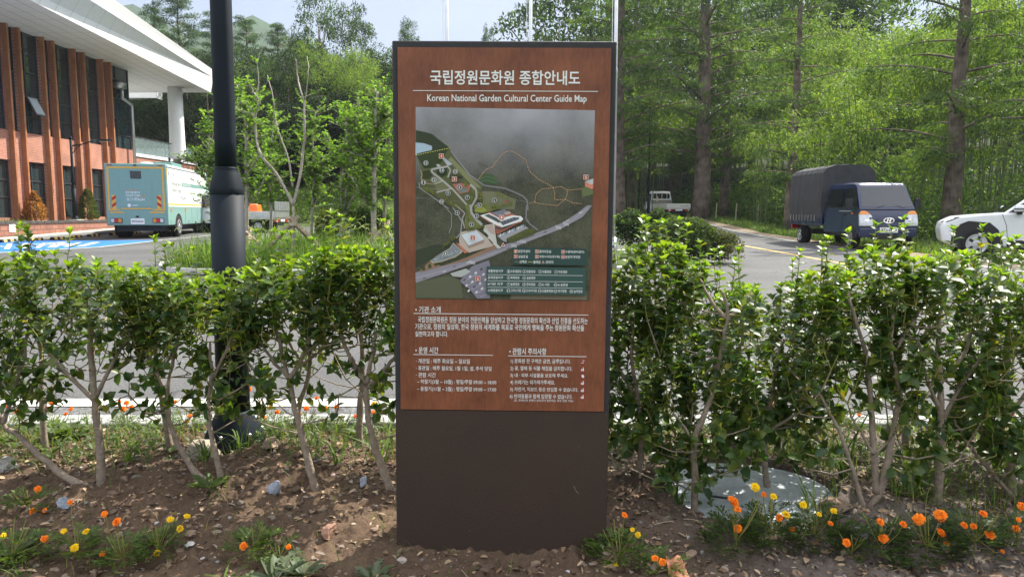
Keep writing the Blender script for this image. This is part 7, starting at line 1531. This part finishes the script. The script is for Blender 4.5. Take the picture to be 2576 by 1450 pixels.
def metasequoia(seed, h=22.0, r0=.42, first=3.2, nb=74, cols=((0.051, 0.096, 0.025), (0.068, 0.119, 0.029), (0.040, 0.079, 0.022), (0.096, 0.148, 0.036))):
    rr = np.random.default_rng(seed); tk_ = MB(); lf = MB(); zt_ = np.linspace(0, h, 16); wob = np.cumsum(rr.normal(0, .05, (16, 2)), 0)
    path = np.stack([wob[:, 0], wob[:, 1], zt_], 1); path[0, :2] = 0; tk_.tube(path, r0 * np.array([1.35, 1.08] + list(np.linspace(1, .12, 14))), 12)
    for i in range(nb):
        z = first + (h - first) * (i + rr.random()) / nb * .97; a = i * 2.4 + rr.normal(0, .3); ln = (1 - (z - first) / (h - first)) ** .8 * 4.6 + .7; ln *= rr.uniform(.7, 1.15)
        if z < first + 1.5: ln *= .75
        o = np.array([np.interp(z, zt_, path[:, 0]), np.interp(z, zt_, path[:, 1]), z]); d = np.array([cos(a), sin(a), 0]); el = rr.uniform(.15, .55)
        br = [o, o + d * ln * .4 + [0, 0, el * ln * .3], o + d * ln * .75 + [0, 0, el * ln * .42], o + d * ln + [0, 0, el * ln * .40]]; q = smooth_path(br, 4); tk_.tube(q, np.linspace(.05, .012, len(q)) * (.6 + ln / 5), 5, cap=False)
        m = int(12 + ln * 11); t = rr.uniform(.15, 1.03, m); ii = np.minimum((t * (len(q) - 1)).astype(int), len(q) - 2); c = q[ii] + (q[ii + 1] - q[ii]) * (t * (len(q) - 1) - ii)[:, None]
        sd = np.array([-sin(a), cos(a), 0]); sl = rr.uniform(-1, 1, m)[:, None] * (.25 + .85 * np.sin(np.clip(t, 0, 1) * 2.8))[:, None] * ln * .26; c = c + sd * sl + [0, 0, 1] * (-.22 * np.abs(sl) - .08)
        per = 9; n = m * per; cc = np.repeat(c, per, 0) + rr.normal(0, .13, (n, 3)) * [1, 1, .8]; D = nrm(np.repeat(d[None] * .5 + nrm(sl + 1e-6) * sd * .6, per, 0) + rr.normal(0, .5, (n, 3)) + [0, 0, -.75]); L = rr.uniform(.12, .28, n)
        tt = np.repeat(tints(rr, m, cols, .22), per, 0); lf.blades(cc, D, unit(rr, n) + [0, 0, .6], L, L * .30, tt)
    p = Proto(); p.parts = [('trunk', tk_, M['trunk'], True), ('crown', lf, M['far_leaf'], False)]; return p
def bamboo(seed, h=9.0, w=2.2, nc=9, cols=((0.104, 0.177, 0.031), (0.136, 0.208, 0.040), (0.078, 0.140, 0.026), (0.167, 0.230, 0.051)), low=.25, leafn=4200, L0=.22):
    rr = np.random.default_rng(seed); cu = MB(); lf = MB(); per = leafn // nc
    for i in range(nc):
        a = rr.uniform(0, 6.28); r = w * .35 * rr.random() ** .5; b = np.array([r * cos(a), r * sin(a), -.1]); hh = h * rr.uniform(.72, 1.05); a2 = a + rr.normal(0, .7); bend = rr.uniform(.12, .34) * hh; d = np.array([cos(a2), sin(a2), 0])
        q = smooth_path([b, b + d * bend * .08 + [0, 0, hh * .45], b + d * bend * .38 + [0, 0, hh * .80], b + d * bend * .8 + [0, 0, hh * .98], b + d * bend * 1.2 + [0, 0, hh * .93]], 5); cu.tube(q, np.linspace(.030, .007, len(q)), 5, cap=False)
        m = per // 7; t = low + (1 - low) * rr.random(m) ** .8; ii = np.minimum((t * (len(q) - 1)).astype(int), len(q) - 2); c = q[ii] + (q[ii + 1] - q[ii]) * (t * (len(q) - 1) - ii)[:, None]
        sp_ = .22 + .95 * np.sin(np.clip((t - low) / (1 - low), 0, 1) ** .8 * 2.7)[:, None] * w * .42; off = unit(rr, m) * sp_ * rr.random((m, 1)) ** .6; off[:, 2] *= .5; c = c + off - np.array([0, 0, 1]) * np.linalg.norm(off, axis=1)[:, None] * .35
        n = m * 7; cc = np.repeat(c, 7, 0) + rr.normal(0, .10, (n, 3)); D = nrm(np.repeat(nrm(off) * .8, 7, 0) + rr.normal(0, .5, (n, 3)) + [0, 0, -.65]); L = L0 * rr.uniform(.6, 1.3, n); lf.blades(cc, D, unit(rr, n) + [0, 0, .7], L, L * .24, np.repeat(tints(rr, m, cols, .25), 7, 0))
    p = Proto(); p.parts = [('culms', cu, plain('bamboo_culm_%d' % seed, (.10, .13, .05), .5, .3, var=.35), True), ('foliage', lf, M['far_leaf'], False)]; return p
def broad(seed, h=11.0, w=4.2, nk=74, per=120, L=.32, cols=((0.034, 0.069, 0.028), (0.048, 0.090, 0.034), (0.028, 0.055, 0.022), (0.066, 0.107, 0.038)), trunk_r=.22, low=.12, aspect=.42):
    rr = np.random.default_rng(seed); u = unit(rr, nk); z = (low + (1 - low) * (.5 + .5 * u[:, 2])) * h; rad = w * np.sqrt(np.clip(1 - (2 * (z / h - low) / (1 - low) - 1) ** 2 * .82, .05, 1)) * (.35 + .65 * rr.random(nk) ** .5)
    a = np.arctan2(u[:, 1], u[:, 0]); C_ = np.stack([rad * np.cos(a), rad * np.sin(a), z], 1); R_ = w * rr.uniform(.20, .40, nk)
    lf = clumps(rr, C_, R_, per, L, aspect, cols); tk_ = MB(); tk_.tube([(0, 0, -.2), (.1, 0, h * .35), (0, .1, h * .85)], [trunk_r, trunk_r * .7, .03], 9)
    for i in range(0, nk, 5): tk_.tube(smooth_path([(0, 0, C_[i][2] * .55), C_[i] * [.5, .5, .8], C_[i]], 3), [.07, .06, .05, .045, .04, .03, .02][:7] if False else .045, 5, cap=False)
    p = Proto(); p.parts = [('trunk', tk_, M['trunk'], True), ('crown', lf, M['far_leaf'], False)]; return p
def pine(seed, h=12.0, w=3.6, cols=((0.035, 0.069, 0.037), (0.045, 0.083, 0.043), (0.027, 0.055, 0.031), (0.062, 0.106, 0.044))):
    rr = np.random.default_rng(seed); tk_ = MB(); lf = MB(); lean = rr.normal(0, .6, 2); path = smooth_path([(0, 0, -.2), (lean[0] * .3, lean[1] * .3, h * .4), (lean[0], lean[1], h * .75), (lean[0] * .8, lean[1] * .8, h)], 5); tk_.tube(path, np.linspace(.24, .03, len(path)), 8)
    C_ = []; R_ = []
    for i in range(30):
        t = .28 + .72 * (i + rr.random()) / 30; z = t * h; o = np.array([np.interp(z, path[:, 2], path[:, 0]), np.interp(z, path[:, 2], path[:, 1]), z]); a = i * 2.4 + rr.normal(0, .4); ln = w * (1.05 - .85 * (t - .28) / .72) * rr.uniform(.55, 1.1); e = o + np.array([cos(a) * ln, sin(a) * ln, ln * rr.uniform(.05, .35)])
        tk_.tube([o, (o + e) / 2 + [0, 0, .08 * ln], e], [.06, .04, .02], 5, cap=False)
        for k in range(4): s_ = .45 + .62 * k / 3; C_.append(o + (e - o) * s_ + rr.normal(0, .22, 3) * [1, 1, .4]); R_.append(rr.uniform(.38, .75))
    lf = clumps(rr, np.array(C_), np.array(R_), 95, .28, .17, cols, 0, .5); p = Proto(); p.parts = [('trunk', tk_, M['trunk'], True), ('crown', lf, M['far_leaf'], False)]; return p
CACHE = {}
def plant(key, proto, name, label, cat, x, y, z=None, s=1.0, rz=0.0, group=None, sz=None):
    """first use builds the parts, later uses copy the thing and its parts (sharing the meshes)"""
    z = hz(x, y) - .1 if z is None else z
    if key not in CACHE:
        root = thing(name, label, cat, (x, y, z), rz, group)
        for pn, mb, mt, sm in proto.parts: mb.build(pn, mt, root, smooth=sm)
        CACHE[key] = root
    else:
        root = copy_tree(CACHE[key]); root.name = name; root.location = (x, y, z); root.rotation_euler = (0, 0, rz); root['label'] = label
        if group: root['group'] = group
        elif 'group' in root: del root['group']
    root.scale = (s, s, sz or s); return root
def bx(px, y): return float(at_y(px, 534, y)[0])
m1, m2, m3 = metasequoia(1), metasequoia(2, 21.0, .40, 2.6, 70), metasequoia(3, 21.0, .40, 3.4, 46)
MS = [(1762, 50.5, 'm1', 1.26, .3, 'huge fissured conifer trunk beside the white pickup, with long drooping boughs'), (2388, 30.5, 'm3', .86, 1.7, 'straight conifer with a bare lower trunk between the covered truck and the white car'), (1994, 38.5, 'm3', .72, 4.0, 'conifer whose dark trunk stands just behind the covered truck'),
      (1556, 48.5, 'm1', 1.0, 2.2, 'conifer with its trunk partly behind the right flagpole'), (1592, 62.0, 'm2', 1.05, 5.1, 'thin far conifer trunk between flagpole and white pickup'), (1826, 53.0, 'm3', .80, 3.9, 'dark slimmer conifer trunk directly right of the huge fissured one'), (2760, 25.0, 'm2', .7, .9, 'conifer at the right edge whose boughs hang in from outside the picture'), (1690, 66.0, 'm2', 1.1, .4, 'far conifer in the gap above the white pickup')]
for px, y, key, s, rz, lab in MS: plant(key, {'m1': m1, 'm2': m2, 'm3': m3}[key], 'dawn_redwood', lab, 'tree', bx(px, y), y, None, s, rz, 'tall conifers along the road')
b1, b2, b3 = bamboo(11, 9.0, 2.4), bamboo(12, 7.5, 2.2, 10), bamboo(13, 10.0, 2.6, 8, low=.45)
BP = {'b1': b1, 'b2': b2, 'b3': b3}
# thicket along the right side of the road
rr = random.Random(4); gl_ = 'bamboo clump of the thicket behind the road, right of the board'
for k in range(34):
    px = 1560 + (k % 17) * 66 + rr.uniform(-20, 20); y = (52 if k < 17 else 60) + rr.uniform(-2, 3) - max(0, px - 1900) * .021
    y = max(y, 33)
    if k < 17 and 1690 < px < 1890: continue
    key = ['b1', 'b2', 'b3', 'b1'][k % 4]; plant(key, BP[key], 'bamboo', gl_, 'bamboo', bx(px, y), y, None, rr.uniform(.95, 1.35), rr.uniform(0, 6.28), 'bamboo thicket behind the road')
for k, (px, y, s, lab) in enumerate([(2060, 33.5, .80, 'bright bamboo leaning over the covered truck'), (2160, 33.0, .85, 'bright bamboo clump behind the windscreen of the covered truck'), (2290, 31.0, .62, 'sparse low bamboo left of the straight bare trunk'), (2480, 30.0, .80, 'leafy bamboo behind the white car'), (2560, 33.0, 1.0, 'tall bamboo at the right edge behind the white car'), (1920, 44, .9, 'bamboo clump left of the covered truck')]):
    plant(['b2', 'b1', 'b2', 'b1', 'b3', 'b2'][k], BP[['b2', 'b1', 'b2', 'b1', 'b3', 'b2'][k]], 'bamboo', lab, 'bamboo', bx(px, y), y, None, s, k * 1.3, 'bamboo thicket behind the road')
# dark trees that close the wood behind the thicket
e1, e2 = broad(21), broad(22, 12.5, 4.6, 84, 120, .34, ((0.034, 0.066, 0.024), (0.048, 0.087, 0.029), (0.026, 0.053, 0.020), (0.066, 0.112, 0.034)))
for k in range(22):
    px = 1500 + k * 62 + rr.uniform(-20, 20); y = 68 + rr.uniform(0, 16) - max(0, px - 2000) * .02; plant('e2', e2, 'woodland_tree', 'dense green tree closing the wood behind the thicket, right of the board', 'tree', bx(px, y), y, None, rr.uniform(1.0, 1.5) * (1 if px < 2150 else .62), rr.uniform(0, 6.28), 'trees behind the bamboo thicket')
# left wood on the rising ground
e_shade = broad(23, 11.0, 4.2, 74, 120, .30, ((.014, .028, .012), (.019, .036, .015), (.011, .022, .010), (.026, .044, .017)))  # leaf colours darkened to stand in for the shade under the canopy
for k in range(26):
    px = 300 + (k % 13) * 62 + rr.uniform(-20, 20); y = (57 if k < 13 else 68) + rr.uniform(-2, 3); plant('e_shade' if k % 3 else 'e1', e_shade if k % 3 else e1, 'evergreen_tree', 'evergreen tree in the shaded wood behind the car park, left of the board', 'tree', bx(px, y), y, None, rr.uniform(.58, .74) if k < 13 else rr.uniform(.48, .62), rr.uniform(0, 6.28), 'dark evergreens behind the car park')
p1, p2 = pine(31), pine(32)
for k, (px, y, top, lab) in enumerate([(415, 74, 15, 'wind-bent pine at the left above the white roof edge'), (480, 70, -12, 'tall pine just left of the thick lamp post'), (630, 72, 48, 'flat-crowned pine right of the thick lamp post'), (700, 76, 60, 'pointed dark pine between lamp post and the tall round tree'), (560, 78, 30, 'pine half hidden by the thick lamp post'), (360, 70, 105, 'lower pine next to the mountain, over the white roof')]):
    z0 = hz(bx(px, y), y); h = at_y(px, top, y)[2] - z0; key = 'p1' if k % 2 == 0 else 'p2'; plant(key, p1 if k % 2 == 0 else p2, 'pine_tree', lab, 'tree', bx(px, y), y, None, h / 12.0, k * 1.9, 'pines above the building')
for k, (px, y, top, lab) in enumerate([(812, 66, -25, 'tallest dark round-crowned tree in the left wood, cut by the upper edge'), (900, 68, 22, 'dark tree with a light-edged crown right of the tallest one'), (1035, 74, 58, 'far tree whose top shows left of the first flagpole'), (1230, 90, 74, 'small far tree tip between the first two flagpoles, over the board'), (1400, 72, -30, 'tree top between the last two flagpoles over the board'), (760, 70, 95, 'dark tree below the tallest one, to its left')]):
    z0 = hz(bx(px, y), y); h = at_y(px, top, y)[2] - z0; plant('e2' if k else 'e1', e2, 'tall_tree', lab, 'tree', bx(px, y), y, None, (h / 12.5) * (.52, .50, .36, .30, .85, .6)[k], k * 1.1, 'tall trees above the bamboo', h / (12.5 if k else 11))
for k, (px, y, top, key, lab) in enumerate([(690, 56, 175, 'b1', 'rounded bright bamboo plume above the leafless young tree'), (745, 58, 170, 'b2', 'soft bamboo plume left of the bright middle one'), (850, 55, 95, 'b3', 'bright feathery bamboo plume in the middle of the left wood'), (905, 54, 125, 'b1', 'tallest drooping bamboo plume of the left wood'), (960, 52, 170, 'b3', 'bright bamboo plume against the left edge of the board'), (800, 57, 120, 'b2', 'narrow bamboo plume below the tallest round tree'), (640, 58, 205, 'b2', 'bamboo plume right beside the thick lamp post'), (1030, 54, 200, 'b1', 'bamboo plume behind the upper left corner of the board'), (1120, 56, 160, 'b2', 'bamboo plume hidden behind the board, left part'), (1420, 58, 150, 'b1', 'bamboo plume hidden behind the board, right part')]):
    z0 = hz(bx(px, y), y); h = at_y(px, top, y)[2] - z0; ph = {'b1': 9.0, 'b2': 7.5, 'b3': 10.0}[key]; plant(key, BP[key], 'bamboo', lab, 'bamboo', bx(px, y), y, None, h / ph * .80, k * .9, 'bamboo plumes of the left wood', h / ph)
for k in range(17):                                          # a lower fringe closes the foot of the wood, leaf colour darkened as shade
    px = 590 + k * 27 + rr.uniform(-10, 10); y = 50.5 + rr.uniform(-1, 1.5); plant('e_shade', e_shade, 'evergreen_tree', 'evergreen tree in the shaded wood behind the car park, left of the board', 'tree', bx(px, y), y, None, rr.uniform(.40, .56), rr.uniform(0, 6.28), 'dark evergreens behind the car park')
for k in range(10):                                         # and on behind the board
    px = 1050 + k * 52 + rr.uniform(-12, 12); y = 60 + rr.uniform(-3, 6); plant('e1', e1, 'evergreen_tree', 'evergreen tree in the shaded wood behind the car park, left of the board' if px < 1000 else 'evergreen tree on the rising ground behind the guide board', 'tree', bx(px, y), y, None, rr.uniform(.50, .62), rr.uniform(0, 6.28), 'evergreens behind the board')
# weedy bank below the left wood and the verge by the road
bk = MB(); rg = np.random.default_rng(90); n = 48000; x = rg.uniform(-17, 6, n); y = rg.uniform(43.5, 56, n); k = (vnoise(x * .5, y * .5, 8) > .22); x, y = x[k], y[k]; n = len(x); P = np.stack([x, y, hill(x, y) - .08], 1)
D = nrm(np.stack([rg.normal(0, .5, n), rg.normal(0, .5, n), rg.uniform(.3, 1, n)], 1)); L = rg.uniform(.10, .26, n); P[:, 2] += rg.uniform(0, .9, n) * vnoise(x * .7, y * .7, 12) ** 2 * 1.8
bk.blades(P, D, unit(rg, n), L, L * .34, tints(rg, n, [(0.102, 0.180, 0.034), (0.132, 0.216, 0.042), (0.072, 0.138, 0.026), (0.180, 0.228, 0.060)]) * (.75 + .5 * vnoise(x * .6, y * .6, 14)[:, None]).clip(.6, 1.3)); tag(bk.build('bank_vegetation', M['far_leaf']), kind='stuff')
vg = MB(); n = 14000; y = rg.uniform(5, 60, n); y = y ** .5 * 60 ** .5; x = np.interp(y, [e[0] for e in EDGE], [e[1] for e in EDGE]) + .8 + rg.exponential(1.6, n); P = np.stack([x, y, hill(x, y) - .06], 1); vg.grass(P, rg.uniform(.08, .38, n), np.full(n, .028), rg.normal(0, .35, (n, 2)), tints(rg, n, [(0.102, 0.168, 0.036), (0.132, 0.204, 0.042), (0.078, 0.132, 0.026)])); tag(vg.build('verge_grass', M['grass']), kind='stuff')
un = MB(); n = 44000; y = rg.uniform(30, 66, n); x = np.interp(y, [e[0] for e in EDGE], [e[1] for e in EDGE]) + 3.2 + rg.exponential(5.0, n); cl = vnoise(x * .45, y * .45, 22); P = np.stack([x, y, hill(x, y) + rg.random(n) ** 1.5 * 4.2 * cl], 1); D = unit(rg, n) + [0, 0, .25]; L = rg.uniform(.14, .32, n)
un.blades(P, D, unit(rg, n), L, L * .4, tints(rg, n, [(0.058, 0.111, 0.026), (0.078, 0.143, 0.034), (0.046, 0.085, 0.023), (0.117, 0.182, 0.046)])); tag(un.build('undergrowth', M['far_leaf']), kind='stuff')
# fence of old bamboo poles along the wood
fe = thing('bamboo_rail_fence', 'rickety fence of grey bamboo rails at the edge of the wood behind the huge trunk', 'fence', (13.5, 50, hz(13.5, 50)))
def fp(px, py, y): return at_y(px, py, y) - np.array(fe.location)
for a, c in (((1795, 568, 49), (1905, 575, 46)), ((1905, 573, 46), (1985, 582, 42)), ((1600, 548, 56), (1680, 552, 54)), ((1545, 540, 58), (1600, 545, 57)), ((1900, 600, 45.8), (1985, 566, 42.4))): mb = MB(); mb.tube([fp(*a), fp(*c)], [.05, .04], 6); mb.build('rail', M['bamboo_pole'], fe)
for px, y in ((1800, 49), (1850, 47.5), (1905, 46), (1950, 44), (1985, 42), (1640, 55)):
    b = np.array([bx(px, y), y, hz(bx(px, y), y) - .1]) - np.array(fe.location); mb = MB(); mb.tube([b, b + [.05, 0, 1.25]], .045, 6); mb.build('post', M['bamboo_pole'], fe)

# ================================================================== AIR
hzb = MB(); hzb.b2((-1000, -60, -14), (1100, 720, 215)); hm = bpy.data.materials.new('air'); hm.use_nodes = True; n_ = hm.node_tree.nodes; n_.clear()
mo = n_.new('ShaderNodeOutputMaterial'); pv = n_.new('ShaderNodeVolumePrincipled'); pv.inputs['Color'].default_value = (.80, .88, 1.0, 1); pv.inputs['Density'].default_value = .00024; pv.inputs['Anisotropy'].default_value = .2
hm.node_tree.links.new(pv.outputs[0], mo.inputs['Volume'])
tag(hzb.build('haze', hm), kind='stuff')
